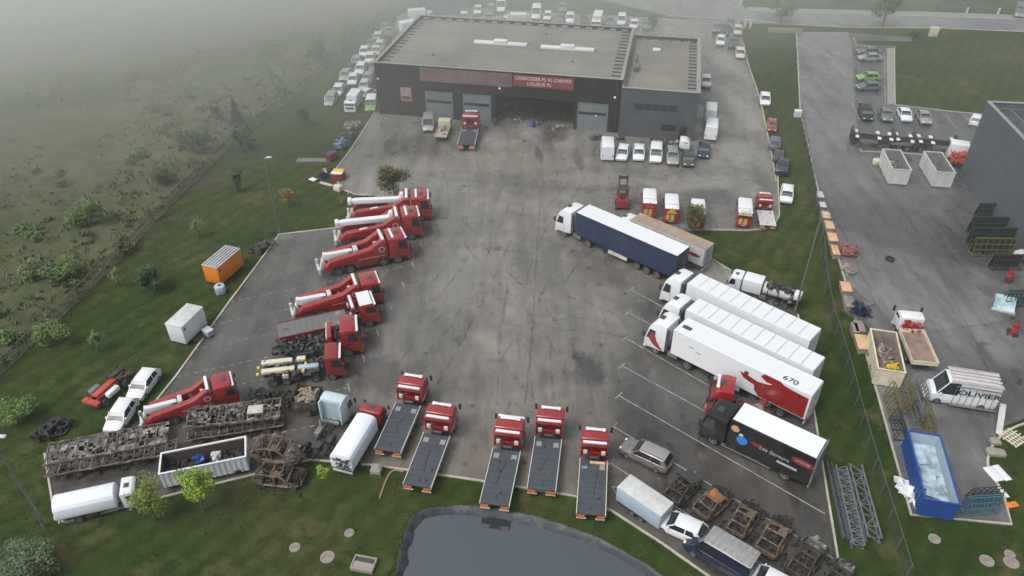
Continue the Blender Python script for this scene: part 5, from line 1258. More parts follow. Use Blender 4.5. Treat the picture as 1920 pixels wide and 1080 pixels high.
MB().junk(-3.6, -.5, -.3, .9, 2.6, 3.0, 50, .5, .4).build('hose_gear', DSTEEL, t); MB().tube([(-.4, .5, 2.75), (-2.0, .2, 2.95), (-3.8, .4, 2.6), (-4.6, 0, 2.2)], .14, 8).build('suction_hose', NAVY, t, smooth=True)
MB().box(-1.2, -.6, -.1, .5, 2.65, 2.95).build('orange_reel', ORANGE, t, bevel=.06); MB().box(-L/2, -L/2+1.0, -.75, .75, 1.6, 2.5).build('rear_cabinet', WHITE, t, bevel=.05)
MB().junk(-L/2+1.0, -L/2+2.2, -.9, .9, 1.0, 2.0, 36, .45, .5).build('valve_gear', STEEL, t)
put(t, (1372, 498), 2.9, (1506, 545), 2.2, L, 'tanker_lorry', 'white suction tanker lorry with hoses, at the foot of the tall lamp post', 'lorry', lo=.7)
# ------------------------------------------------------------------ lorries at the near edge
t = empty('tractor_unit'); PBL = paint('ice_blue_paint', (.45, .55, .6), .35, coat=.3, dirt=.15); cab(t, 3.6, PBL, 2.45, 3.6, 2.1, 'high', hatch=False); chassis(t, -3.6, 2.4, (2.3, -2.2), .5, 2.4)
MB().add([(1.49, -1.0, 1.2), (1.49, 1.0, 1.2), (1.49, 1.0, 3.2), (1.49, -1.0, 3.2)], [(0, 1, 2, 3)]).build('rear_wall_panel', paint('pale_blue_panel', (.3, .42, .47), .4, dirt=.3), t)
for s in (-1, 1): MB().box(1.0, 1.6, min(s*1.05, s*1.2), max(s*1.05, s*1.2), .9, 3.4).build('air_deflector', PBL, t, bevel=.03)
MB().box(.7, 1.0, -.9, .9, 1.1, 1.3).build('air_line_bracket', STEEL, t); MB().cyl((-2.2, 0, .98), (-2.2, 0, 1.1), .5, 16).build('coupling_plate', DSTEEL, t)
put(t, (632, 724), 3.5, (585, 846), .95, 7.2, 'tractor_unit', 'pale blue tractor unit with an empty dark chassis beside the white tarpaulin lorry', 'lorry')
t = rigid(RED, TARP, 8.3, 5.9, 3.0, 1.0, 2.35, tarp=True, ch=2.65, cl=1.75, tarpmat=TARP); put(t, (704, 743), 2.65, (637, 856), 2.3, 8.3, 'tarpaulin_lorry', 'red cab lorry with a long white tarpaulin body backed to the grass', 'lorry', lo=.75)
MB().junk(-4.2, -4.12, -.9, .9, 1.3, 2.6, 30, .35, .15).build('torn_rear_flap', DGREY, t)
t = rigid(WHITE, TARP, 8.0, 5.7, 3.0, .85, 2.4, tarp='round', ch=2.8, cl=1.7, tarpmat=WHITE); put(t, (243, 896), 2.8, (108, 936), 2.2, 8.0, 'bin_lorry', 'white lorry with a rounded white body parked on the low corner kerb', 'lorry', lo=.75)
# ------------------------------------------------------------------ vans, cars
def cars(rows, far=True):
    for (x, y, dx, dy, st, mt, lb, *ex) in rows:
        kw = ex[0] if ex else {}
        z = kw.pop('z', .8); sc_ = kw.pop('s', .95); grp = kw.pop('group', None); nm = kw.pop('name', None)
        cat = kw.pop('cat', 'van' if 'van' in st else 'car')
        a = G(x, y, z); b = G(x+dx, y+dy, z); hd = math.degrees(math.atan2(b.y-a.y, b.x-a.x))
        k = f'{st}{mt.name}{far}{sorted((p, str(q)) for p, q in kw.items())}'
        t = get(k, car, st, mt, far, **kw)
        putc(t, (x, y), z, hd, lb, cat, grp, sc_)
        t.name = nm or ('parked_van' if 'van' in st else 'parked_car')
A5 = dict(group='vehicles in the row before the office annex')
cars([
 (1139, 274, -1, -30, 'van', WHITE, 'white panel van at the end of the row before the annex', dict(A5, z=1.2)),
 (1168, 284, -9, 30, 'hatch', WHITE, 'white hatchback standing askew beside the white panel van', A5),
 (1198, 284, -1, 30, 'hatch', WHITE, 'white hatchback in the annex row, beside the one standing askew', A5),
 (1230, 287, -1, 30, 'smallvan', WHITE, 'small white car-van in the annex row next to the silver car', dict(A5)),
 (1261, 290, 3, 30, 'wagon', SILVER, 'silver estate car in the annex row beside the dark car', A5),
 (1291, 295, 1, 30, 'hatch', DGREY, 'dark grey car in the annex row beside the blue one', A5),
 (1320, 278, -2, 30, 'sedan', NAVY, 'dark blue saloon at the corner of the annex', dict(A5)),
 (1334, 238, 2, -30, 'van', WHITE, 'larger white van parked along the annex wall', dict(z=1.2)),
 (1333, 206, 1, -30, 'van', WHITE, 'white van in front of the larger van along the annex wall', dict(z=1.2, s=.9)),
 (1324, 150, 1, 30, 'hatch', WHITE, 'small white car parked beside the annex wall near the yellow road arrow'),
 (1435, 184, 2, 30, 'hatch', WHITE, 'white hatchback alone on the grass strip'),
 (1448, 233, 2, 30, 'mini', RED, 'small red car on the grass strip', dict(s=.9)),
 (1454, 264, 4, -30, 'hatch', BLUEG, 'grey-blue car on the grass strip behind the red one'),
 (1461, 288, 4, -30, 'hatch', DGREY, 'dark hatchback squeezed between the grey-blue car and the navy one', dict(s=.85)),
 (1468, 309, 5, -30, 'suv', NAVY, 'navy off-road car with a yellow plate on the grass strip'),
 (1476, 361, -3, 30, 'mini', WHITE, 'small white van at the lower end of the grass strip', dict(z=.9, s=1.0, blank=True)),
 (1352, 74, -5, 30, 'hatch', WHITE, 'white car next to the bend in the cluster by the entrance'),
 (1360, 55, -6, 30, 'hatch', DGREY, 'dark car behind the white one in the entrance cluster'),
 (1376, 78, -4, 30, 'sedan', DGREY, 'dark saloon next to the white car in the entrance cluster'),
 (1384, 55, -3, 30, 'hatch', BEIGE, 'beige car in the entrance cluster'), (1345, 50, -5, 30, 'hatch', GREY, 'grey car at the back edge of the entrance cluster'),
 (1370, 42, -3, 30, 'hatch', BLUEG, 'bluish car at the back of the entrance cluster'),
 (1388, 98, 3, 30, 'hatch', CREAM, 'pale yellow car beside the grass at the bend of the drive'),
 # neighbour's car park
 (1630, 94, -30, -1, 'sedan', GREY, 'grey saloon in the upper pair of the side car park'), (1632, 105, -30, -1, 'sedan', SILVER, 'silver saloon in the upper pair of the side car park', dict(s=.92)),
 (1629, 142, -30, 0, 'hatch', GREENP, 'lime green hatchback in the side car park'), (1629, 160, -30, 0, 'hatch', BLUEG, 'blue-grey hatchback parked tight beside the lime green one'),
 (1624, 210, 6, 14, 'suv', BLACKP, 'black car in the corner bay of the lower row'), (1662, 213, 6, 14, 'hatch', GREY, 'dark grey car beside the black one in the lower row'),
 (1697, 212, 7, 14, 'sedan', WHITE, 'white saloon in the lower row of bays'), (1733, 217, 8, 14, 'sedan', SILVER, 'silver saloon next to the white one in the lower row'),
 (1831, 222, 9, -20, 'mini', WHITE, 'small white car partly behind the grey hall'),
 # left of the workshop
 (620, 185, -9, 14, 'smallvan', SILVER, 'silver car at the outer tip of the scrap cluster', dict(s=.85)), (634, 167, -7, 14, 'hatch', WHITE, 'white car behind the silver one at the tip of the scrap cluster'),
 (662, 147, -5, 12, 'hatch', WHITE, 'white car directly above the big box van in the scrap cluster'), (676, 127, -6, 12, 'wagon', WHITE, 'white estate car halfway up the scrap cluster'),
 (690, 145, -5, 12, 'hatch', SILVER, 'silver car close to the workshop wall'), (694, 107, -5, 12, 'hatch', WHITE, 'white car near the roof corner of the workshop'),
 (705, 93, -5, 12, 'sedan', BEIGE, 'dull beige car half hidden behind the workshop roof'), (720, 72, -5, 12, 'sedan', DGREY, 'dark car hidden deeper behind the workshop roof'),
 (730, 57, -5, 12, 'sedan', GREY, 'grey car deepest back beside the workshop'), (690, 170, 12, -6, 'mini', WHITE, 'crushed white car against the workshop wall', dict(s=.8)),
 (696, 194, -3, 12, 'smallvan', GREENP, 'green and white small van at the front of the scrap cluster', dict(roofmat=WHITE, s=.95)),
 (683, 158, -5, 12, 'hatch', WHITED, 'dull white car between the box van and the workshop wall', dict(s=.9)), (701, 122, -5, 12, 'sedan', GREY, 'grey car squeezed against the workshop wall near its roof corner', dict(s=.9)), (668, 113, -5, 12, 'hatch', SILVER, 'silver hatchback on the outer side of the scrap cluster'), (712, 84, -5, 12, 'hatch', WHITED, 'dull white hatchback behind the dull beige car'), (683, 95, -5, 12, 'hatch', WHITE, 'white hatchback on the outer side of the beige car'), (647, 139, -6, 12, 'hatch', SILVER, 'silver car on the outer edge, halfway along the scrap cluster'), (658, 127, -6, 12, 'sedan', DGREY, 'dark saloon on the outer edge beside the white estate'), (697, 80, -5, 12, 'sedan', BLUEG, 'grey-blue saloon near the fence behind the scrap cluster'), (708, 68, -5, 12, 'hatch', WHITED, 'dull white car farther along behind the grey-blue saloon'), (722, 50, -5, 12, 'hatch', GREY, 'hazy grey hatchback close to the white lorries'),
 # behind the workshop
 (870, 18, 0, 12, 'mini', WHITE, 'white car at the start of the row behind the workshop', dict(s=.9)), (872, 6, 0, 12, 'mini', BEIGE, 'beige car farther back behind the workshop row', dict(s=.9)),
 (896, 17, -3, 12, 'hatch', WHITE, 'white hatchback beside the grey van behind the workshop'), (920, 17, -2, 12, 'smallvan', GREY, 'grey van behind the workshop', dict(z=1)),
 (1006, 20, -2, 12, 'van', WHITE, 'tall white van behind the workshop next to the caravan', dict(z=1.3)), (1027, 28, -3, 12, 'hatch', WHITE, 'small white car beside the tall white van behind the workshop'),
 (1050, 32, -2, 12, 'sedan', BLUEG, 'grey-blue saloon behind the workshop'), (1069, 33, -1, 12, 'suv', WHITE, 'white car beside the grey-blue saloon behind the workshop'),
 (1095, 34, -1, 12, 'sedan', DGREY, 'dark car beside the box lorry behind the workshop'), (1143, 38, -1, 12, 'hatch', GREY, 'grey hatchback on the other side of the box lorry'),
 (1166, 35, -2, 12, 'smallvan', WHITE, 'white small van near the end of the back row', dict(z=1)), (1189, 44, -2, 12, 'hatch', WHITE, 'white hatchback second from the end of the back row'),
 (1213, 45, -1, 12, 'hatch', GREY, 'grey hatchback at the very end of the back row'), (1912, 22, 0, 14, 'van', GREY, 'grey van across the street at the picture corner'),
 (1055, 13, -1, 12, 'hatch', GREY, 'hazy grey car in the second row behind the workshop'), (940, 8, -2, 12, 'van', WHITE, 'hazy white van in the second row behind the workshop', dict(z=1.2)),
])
cars([(1212, 848, -43, -20, 'wagon', paint('bronze_paint', (.24, .22, .215), .25, .5, dirt=.1), 'silver-brown estate car parked alone beside the red flatbed', dict(rack=True, roofmat=paint('bronze_roof', (.36, .33, .33), .25, .4, dirt=.1))),
      (1277, 984, -34, -15, 'hatch', WHITE, 'white pickup-like car between the grey trailer and the dark blue van'),
      (1352, 1030, -40, -24, 'van', NAVY, 'dark blue van with a pale ribbed roof', dict(roofmat=SILVER, z=1.3, seams=8, s=.98)),
      (1445, 1088, -40, -22, 'hatch', WHITE, 'white car cut off by the bottom edge of the picture'),
      (803, 228, -2, 30, 'smallvan', SILVER, 'silver van parked before the roller door', dict(z=1)),
      (226, 775, -16, 24, 'hatch', WHITE, 'wrecked white car with its rear torn, facing the tyre heap'),
      (268, 717, -18, 24, 'hatch', WHITE, 'wrecked white car next to the stripped red chassis, behind the other white wreck'),
      ], far=False)
for (x, y, lb, extra) in ((1217, 376, 'red van with a white roof and pale triangle sign at its back', 1), (1258, 386, 'red van with a white roof and a yellow triangle sign', 2), (1307, 396, 'red van with a white box half hidden by the yellowing tree', 0), (1395, 394, 'red van with a white roof and rear canopy, parked alone', 3)):
    t = get('rv%d' % extra, car, 'van', RED, False, roofmat=WHITE)
    a = G(x, y, 1.2); b = G(x-1, y-30, 1.2); putc(t, (x, y), 1.2, math.degrees(math.atan2(b.y-a.y, b.x-a.x)), lb, 'van', 'red and white rescue vans', .95, name='parked_van')
    MB().box(-1.6, 1.1, -.8, .8, 2.4, 2.5).build('roof_box', WHITE, t, bevel=.03)
    if extra in (1, 2):
        MB().prism([(-.7, 1.7), (.7, 1.7), (0, 2.55)], -2.72, -2.69, 'x').build('warning_triangle', YELLOW if extra == 2 else REDW, t)
    if extra == 3: MB().prism([(-.85, 2.1), (.85, 2.1), (.5, 2.5), (-.5, 2.5)], -2.9, -2.2, 'x').build('canopy', BEIGE, t)
    for s in (-1, 1):
        for k in range(3): MB().box(-2.69, -2.66, s*.3+k*.16-.06, s*.3+k*.16+.06, .7, 1.5).build('hazard_stripe', WHITED if k % 2 else YELLOW, t)
# camper box van in the scrap cluster, pickup in front of the doors
t = rigid(WHITE, WHITE, 6.0, 4.0, 3.1, .7, 2.2, ch=2.4, cl=1.6); put(t, (653, 186), 2.4, (668, 157), 3.1, 6.0, 'box_van', 'big white box van in the scrap cluster beside the workshop', 'van', lo=.7)
def _pass(): pass
def pickup(mat, label, pf, pr, L=5.2, load=None):
    t = empty('pickup_truck'); xf = L/2
    cab(t, xf, mat, 1.9, 2.1, 1.7, 'flat', hatch=False, far=True); chassis(t, -L/2+.1, xf-1, (xf-.9, -L/2+1.1), .36, 1.9, tank=False, dual=False)
    b = MB(); b.box(-L/2, xf-1.9, -.95, .95, .85, .92); b.box(-L/2, xf-1.9, -.95, -.9, .921, 1.25); b.box(-L/2, xf-1.9, .9, .95, .921, 1.25); b.box(-L/2, -L/2+.05, -.89, .89, .921, 1.25); b.build('load_bed', mat if load is None else load, t)
    MB().junk(-L/2+.4, xf-2.2, -.7, .7, .95, 1.2, 14, .4).build('load', SCRAP, t)
    put(t, pf, 2.0, pr, 1.1, L, 'pickup_truck', label, 'truck'); return t
pickup(BEIGE, 'cream pickup truck beside the silver van at the roller door', (836, 217), (826, 254))
t = pickup(WHITE, 'white pickup with a long dark blue flat bed along the annex wall', (1294, 258), (1220, 262), 6.6, DGREY)
# lorries behind the workshop
for pf, pr, z, bm_, lb in (((785, 32), (755, 31), 3.2, TARP, 'white box lorry at the back corner of the workshop'), ((812, 14), (764, 10), 3.2, WHITE, 'white box lorry with a visible cab beyond the back corner'),
                           ((1118, 34), (1124, 12), 3.2, CREAM, 'cream box lorry in the middle of the row behind the workshop'), ((945, 22), (985, 22), 2.6, WHITED, 'white caravan-like lorry standing sideways behind the workshop')):
    t = rigid(WHITE, bm_, 7.0, 4.9, 3.2, .9, 2.3, ch=2.5, cl=1.7); put(t, pf, 2.5, pr, z, 7.0, 'box_lorry', lb, 'lorry', lo=.7)
t = empty('storage_hall'); MB().box(-5, 5, -3, 3, 0, 4).build('wall', BLUEG, t); MB().box(-5.1, 5.1, -3.1, 3.1, 4.001, 4.15).build('roof', PALEBLUE, t)
p = G(828, 6, 3); t.location = (p.x, p.y+5, 0); tag(t, 'hazy blue-grey building behind the white lorries', 'building')
# neighbour's white van with lettering
t = car('bigvan', WHITE, False)
put(t, (1731, 725), .9, (1870, 735), 1.6, 5.9, 'glazier_van', 'white glazier van with black lettering and a loaded glass rack on its side', 'van', lo=1.0, hi=1.2)
s = near_side(t)
fr = MB()
for i in range(8): fr.box(-2.9+i*.52, -2.875+i*.52, min(s*1.14, s*1.2), max(s*1.14, s*1.2), .35, 2.5)
fr.box(-2.95, .85, min(s*1.12, s*1.32), max(s*1.12, s*1.32), .32, .4); fr.box(-2.95, .85, min(s*1.12, s*1.2), max(s*1.12, s*1.2), 2.45, 2.52); fr.build('glass_rack', STEEL, t)
q = MB()
for i in range(5): q.box(-2.7+i*.9, -2.66+i*.9, -1.0, 1.0, 2.74, 2.78)
for y_ in (-.75, -.3, .2, .7): q.box(-2.9, 1.2, y_-.12, y_+.12, 2.782, 2.83)
q.box(-2.9, 1.3, -1.02, -.95, 2.74, 2.88); q.box(-2.9, 1.3, .95, 1.02, 2.74, 2.88); q.build('roof_rack', paint('pink_grey_rack', (.5, .46, .46), .6), t)
text('lettering', 'OLIVIER', .68, BLACKP, t, (-1.2, s*1.1, 1.78), (R(90-6), 0, math.pi if s > 0 else 0), sx=1.45)
# ------------------------------------------------------------------ skips, cabins, trailers
def putskip(t, c, z, label=None):
    """four corners of the rim as seen in the photo: far a, far b, near b, near a"""
    P = [G(*q, z) for q in c]; m = sum(P, Vector())/4; d = ((P[2]+P[3])-(P[0]+P[1])); t.location = (m.x, m.y, 0); t.rotation_euler = (0, 0, math.atan2(d.y, d.x)); return t
t = skip('skip', 7.2, 2.5, 2.0, SKIPBLUE, PALEBLUE, 'bright blue skip full of broken glass panes', ribs=12)
putskip(t, [(1705, 818), (1765, 823), (1802, 933), (1728, 931)], 2.0)
g = MB()
for i in range(12):
    x = random.uniform(-2.9, 2.7); y = random.uniform(-.5, .5); a = random.uniform(-.4, .4); zt = random.uniform(.9, 1.45)
    l, w_ = random.uniform(.5, 1.1), random.uniform(.35, .6)
    g.add([(x+dx*l*math.cos(a)-dy*w_*math.sin(a), max(-1.1, min(1.1, y+dx*l*math.sin(a)+dy*w_*math.cos(a))), zt+dx*random.uniform(-.12, .12)) for dx, dy in ((-1, -1), (1, -1), (1, 1), (-1, 1))], [(0, 1, 2, 3)])
o = g.build('glass_load', SHEETG, None); o.location = t.location; o.rotation_euler = t.rotation_euler; o.name = 'glass_waste'; tag(o, 'heap of broken glass panes lying in the blue skip', 'glass waste'); o['kind'] = 'stuff'
gb = MB().box(-3.5, 3.5, -1.15, 1.15, .22, .8).build('glass_waste', SHEETG); gb.location = t.location; gb.rotation_euler = t.rotation_euler; gb['kind'] = 'stuff'
t = skip('skip', 5.9, 2.35, 2.0, CREAM, WOODG, 'weathered cream skip full of mixed rubbish beside the tipper truck', ribs=8)
putskip(t, [(1632.5, 621), (1681, 625), (1702, 694), (1641, 691)], 2.0)
def load(t, name, label, n, x, y, z, mat, size=.5):
    o = MB().junk(-x, x, -y, y, z, z+.45, n, size, .4).build(name, mat); o.location = t.location; o.rotation_euler = t.rotation_euler; tag(o, label, 'rubbish'); o['kind'] = 'stuff'; return o
load(t, 'rubbish', 'mixed rubbish in the weathered cream skip', 120, 2.6, .95, .3, SCRAP)
o = MB().box(-.5, .5, -.25, .3, 0, .12).junk(-.5, .5, -.3, .3, 0, .2, 8, .4, .3).build('yellow_sheet', YELLOW); o.location = t.location+Vector((.3, -1.2, .95)); tag(o, 'crumpled yellow sheet on the rubbish in the cream skip', 'sheet')
for c, lb in (([(1653.5, 280), (1690.4, 283), (1710, 317), (1672, 318.5)], 'white open skip under the row of dark trailers, the one closer to the drive'), ([(1730, 285.5), (1769.6, 287), (1793, 322.5), (1753.7, 322.5)], 'white open skip beside the white crane cab')):
    t = skip('skip', 6.0, 2.35, 2.25, WHITED, paint('skip_inside_grey', (.2, .21, .23), .7, dirt=.5), lb, ribs=9); t['group'] = 'white skips in the neighbouring yard'
    putskip(t, c, 2.25); load(t, 'rubble', 'rubble heaped in the '+lb.split(' under')[0].split(' beside')[0]+(' near the drive' if 'drive' in lb else ' by the crane cab'), 50, 2.6, .9, .3, SCRAP, .4)
# white open container body near the lime tree
t = skip('skip', 6.6, 2.25, 1.9, WHITE, paint('skip_inside_brown', (.07, .045, .035), .8, dirt=.5), 'long white open skip with dark inside behind the lime green tree', ribs=16, z0=.35)
putskip(t, [(457, 818), (463, 858), (302, 888), (300, 852)], 1.9)
load(t, 'rubbish', 'dark rubbish lying in the long white skip', 90, 2.9, .85, .5, CHAR)
for dx, m_, lb in ((-.6, SKIPBLUE, 'blue bundle in the long white skip'), (.8, WHITED, 'pale bundle in the long white skip')):
    o = MB().junk(-.3, .3, -.25, .25, 0, .3, 9, .4, .8).build('bundle', m_); o.location = t.location+Vector((dx, .3+dx*.2, 1.0)); tag(o, lb, 'bundle')
def cabin(name, c, z, Ht, W, L, wall, roofm, label, stripes=True, z0=.3):
    t = empty(name); MB().box(-L/2, L/2, -W/2, W/2, z0, Ht-.02).build('wall', wall, t, bevel=.02)
    r = MB().box(-L/2-.05, L/2+.05, -W/2-.05, W/2+.05, Ht-.018, Ht+.05).build('roof', roofm, t, bevel=.02)
    if stripes:
        q = MB()
        for i in range(5): y = -W/2+.25+i*(W-.5)/4; q.box(-L/2+.1, L/2-.1, y-.05, y+.05, Ht+.051, Ht+.075)
        q.build('roof_rib', DGREY, r)
    for s in (-1, 1):
        MB().box(-.5, .5, min(s*(W/2+.001), s*(W/2+.02)), max(s*(W/2+.001), s*(W/2+.02)), z0+.15, Ht-.4).build('door', wall, t)
        MB().box(L/2-.5, L/2-.25, min(s*(W/2+.001), s*(W/2+.03)), max(s*(W/2+.001), s*(W/2+.03)), Ht-.6, Ht-.35).build('vent', DGREY, t)
    MB().box(-L/2-.03, -L/2-.001, .2, .5, Ht-.6, Ht-.4).build('vent', WHITED, t)
    for x in (-L/2+.3, L/2-.3):
        MB().box(x-.12, x+.12, -W/2+.1, W/2-.1, 0, z0-.002).build('skid', DSTEEL, t)
    P = [G(*q, z) for q in c]; m = sum(P, Vector())/4; d = ((P[2]+P[3])-(P[0]+P[1])); t.location = (m.x, m.y, 0); t.rotation_euler = (0, 0, math.atan2(d.y, d.x)); tag(t, label, 'cabin')
    return t
# roof corners: far pair, near pair
cabin('site_cabin', [(423, 458), (453, 466), (405, 505), (376, 498)], 2.45, 2.45, 1.95, 4.1, ORANGE, paint('grey_roof_sheet', (.38, .39, .42), .6, dirt=.5), 'orange site cabin with a striped grey roof on the lawn')
cabin('site_cabin', [(350, 573), (375, 578), (343, 611), (312, 605)], 2.4, 2.4, 1.85, 3.4, WHITE, WHITED, 'white site cabin on the lawn beside the kerb', False)
t = empty('water_tank'); MB().prism([(-.6, -.4), (-.3, -.6), (.4, -.6), (.65, 0), (.4, .6), (-.3, .6), (-.65, .2)], .1, 1.1, 'z').build('tank_body', PALEBLUE, t, bevel=.1); MB().cyl((0, 0, 1.1), (0, 0, 1.16), .18, 14).build('cap', DGREY, t); MB().box(-.5, .5, -.5, .5, 0, .099).build('pallet_base', WOODG, t)
putc(t, (413, 542), .5, 20, 'pale blue faceted tank on the lawn below the orange cabin', 'tank', None, .9)
t = empty('steel_cabinet'); MB().box(-.45, .45, -.35, .35, .15, .75).build('cabinet_body', PALEBLUE, t, bevel=.03); MB().box(-.5, .5, -.4, .4, .751, .8).build('lid', WHITED, t); MB().box(-.4, .4, -.3, .3, 0, .149).build('plinth', DSTEEL, t)
putc(t, (389, 619), .7, -35, 'pale steel cabinet standing on the kerb beside the white cabin', 'cabinet')
t = empty('hand_trolley'); MB().box(-.7, .7, -.28, .28, .18, .26).build('platform', DSTEEL, t)
for a in (-.5, .5):
    for s in (-1, 1): wheel(t, a, s*.28, .12, .08, rim=False)
putc(t, (374, 631), .3, 55, 'low dark trolley lying between the white cabin and the kerb', 'trolley')
t = empty('box_trailer'); L = 4.7
MB().box(-L/2, L/2, -1.0, 1.0, .55, 2.3).build('box_body', PALEBLUE, t, bevel=.03); MB().box(-L/2, L/2, -1.0, 1.0, 2.301, 2.35).build('box_roof', WHITED, t, bevel=.01)
MB().tube([(L/2-.1, -.6, .5), (L/2+1.2, 0, .48), (L/2-.1, .6, .5)], .05, 6).build('drawbar', STEEL, t)
for a in (-.5, .45):
    for s in (-1, 1): wheel(t, a, s*.98, .33, .2)
P = [G(*q, 2.35) for q in [(1190, 891), (1170.6, 913), (1231.5, 955.6), (1252, 931)]]; m = sum(P, Vector())/4; d = (P[0]+P[1])-(P[2]+P[3]); t.location = (m.x, m.y, 0); t.rotation_euler = (0, 0, math.atan2(d.y, d.x)); t.scale = (.86, .86, .86)
tag(t, 'grey box trailer with a stained pale roof beside the burnt cars', 'trailer')
# tipper in the neighbour's yard
t = empty('tipper_truck'); L = 6.6
cab(t, L/2, WHITE, 2.0, 2.3, 1.7, 'flat', hatch=False); chassis(t, -L/2+.2, L/2-1, (L/2-1, -1.9), .4, 2.1, tank=False)
b = MB(); xb = L/2-2.2; b.box(-L/2, xb, -1.1, 1.1, .95, 1.02); b.box(-L/2, xb, -1.1, -1.04, 1.021, 1.4); b.box(-L/2, xb, 1.04, 1.1, 1.021, 1.4); b.box(-L/2, -L/2+.06, -1.03, 1.03, 1.021, 1.4); b.box(xb-.06, xb, -1.03, 1.03, 1.021, 1.5); b.build('tipper_body', CREAM, t)
MB().box(-L/2+.07, xb-.07, -1.03, 1.03, 1.021, 1.06).build('rusty_floor', mottled('pinkish_rust', [(.3, (.13, .09, .07)), (.6, (.26, .18, .15))], 1.2, .9, .2), t)
MB().junk(xb+.05, xb+.4, -.8, .8, 1.2, 2.0, 24, .4, .5).build('red_crane', RED, t)
put(t, (1700, 571), 2.3, (1738, 691), 1.2, L, 'tipper_truck', 'white cab tipper truck with an empty pinkish cream bed', 'truck')
# dark trailers with white mudguards
for i, (x, y, lb) in enumerate([(1655, 262, 'dark skeletal trailer with white mudguards next to the drive'), (1732, 268, 'dark skeletal trailer with white mudguards next to the crane cab')]):
    t = empty('skeletal_trailer'); L = 8.8
    chassis(t, -L/2, L/2, (-3.3, -.4, .7, 3.3), .42, 2.3, tank=False, z=1.3)
    for a in (-3.7, -.7, .9, 3.7):
        for s in (-1, 1): MB().box(a-.25, a+.25, s*.95-.4, s*.95+.4, 1.5, 1.68).build('mudguard', WHITE, t, bevel=.06)
    for a in (-4.2, 4.1): MB().box(a-.12, a+.12, -1.3, 1.3, .3, 2.2).build('end_frame', CHASSIS, t)
    for s in (-1, 1): MB().box(-3.2, -.8, s*1.15-.05, s*1.15+.05, .9, 1.3).build('side_guard', STEEL, t); MB().box(1.0, 3.2, s*1.15-.05, s*1.15+.05, .9, 1.3).build('side_guard', STEEL, t); MB().box(-3.3, 3.3, s*.7-.2, s*.7+.2, .95, 1.25).build('load_beam', CHASSIS, t)
    a = G(x, y, 1); b = G(x+40, y+4, 1); putc(t, (x, y), 1, math.degrees(math.atan2(b.y-a.y, b.x-a.x)), lb, 'trailer', 'dark skeletal trailers', 1)
t = empty('crane_truck'); cab(t, 1.6, WHITE, 2.3, 2.9, 2.2, 'flat', hatch=False); chassis(t, -2.4, .4, (.5, -1.6), .45, 2.3, tank=False); MB().junk(-2.0, -.9, -.8, .8, 1.0, 2.0, 30, .5, .5).build('red_crane', REDW, t)
a = G(1795, 285, 1.5); b = G(1793, 265, 1.5); putc(t, (1795, 285), 1.5, math.degrees(math.atan2(b.y-a.y, b.x-a.x)), 'white crane truck cab with a folded pinkish crane beside the hall', 'truck')
# forklift
t = empty('forklift'); MB().box(-.9, .9, -.6, .6, .3, 1.1).build('body', RED, t, bevel=.08)
for s in (-1, 1): MB().tube([(-.7, s*.55, 1.1), (-.5, s*.5, 2.1), (.5, s*.5, 2.1), (.8, s*.55, 1.1)], .05, 6).build('cage_bar', RED, t); MB().box(1.0, 1.12, s*.4-.07, s*.4+.07, .1, 3.0).build('mast', DSTEEL, t); MB().box(1.13, 2.1, s*.35-.06, s*.35+.06, .08, .13).build('fork', DSTEEL, t)
MB().box(-.5, .5, -.5, .5, 2.13, 2.2).build('overhead_guard', DSTEEL, t); MB().box(-.5, .1, -.3, .3, 1.101, 1.4).build('seat', PLASTIC, t); MB().box(1.0, 1.1, -.32, .32, 2.6, 2.9).build('mast_head', DSTEEL, t)
for a in (-.6, .65):
    for s in (-1, 1): wheel(t, a, s*.58, .3, .25)
a = G(1167, 374, 1); b = G(1166, 345, 1); putc(t, (1167, 374), 1, math.degrees(math.atan2(b.y-a.y, b.x-a.x)), 'red forklift with a tall dark mast between the blue lorry and the red vans', 'forklift', None, 1.25)
# ------------------------------------------------------------------ burnt vehicles
for k, (pf, pr, mt, lb) in enumerate([((1308, 884), (1258, 935), BURNT, 'blackest burnt car, at the end of the row beside the grey trailer'),
        ((1366, 912), (1312, 962), RUST, 'burnt car with an orange crumpled panel, second in the burnt row'),
        ((1418, 936), (1378, 998), RUST, 'burnt car shell with two clear window frames, third in the burnt row'),
        ((1476, 966), (1434, 1036), RUST, 'burnt car shell behind the dark blue van, fourth in the burnt row'),
        ((1538, 1008), (1492, 1076), BURNT, 'burnt car with a bluish black engine bay, fifth in the burnt row'),
        ((1590, 1052), (1560, 1100), BURNT, 'burnt car cut by the bottom edge, last of the burnt row')]):
    t = shell(mt, seed=31+k, L=3.9, hood=ASHEN if k in (0, 4) else CHAR)
    put(t, pf, .9, pr, .8, 3.9, 'burnt_car', lb, 'burnt car', 'burnt car shells in a row', lo=.85, hi=1.15)
    if k == 1: MB().add([(-.6, -.5, 1.45), (.5, -.6, 1.3), (.6, .5, 1.5), (-.4, .6, 1.2)], [(0, 1, 2, 3)]).build('crumpled_roof', paint('scorched_orange', (.3, .11, .03), .8, dirt=.8, dcol=(.05, .03, .02)), t)
    if k == 0: MB().add([(.3, -.6, 1.3), (1.5, -.7, 1.0), (1.6, .6, 1.15), (.2, .7, 1.45)], [(0, 1, 2, 3)]).build('crumpled_bonnet', DGREY, t)
t = shell(RUST, seed=51, L=4.0); put(t, (572, 893), .9, (478, 884), .9, 4.0, 'burnt_car', 'burnt car shell lying under another burnt shell', 'burnt car', 'stacked burnt cars', lo=.85, hi=1.1)
t = shell(RUST, seed=53, L=3.9, hood=BURNT); put(t, (568, 848), 2.0, (474, 835), 2.1, 3.9, 'burnt_car', 'burnt car shell stacked on top of another burnt shell', 'burnt car', 'stacked burnt cars', lo=.85, hi=1.1); t.location.z = 1.18
random.seed(5)
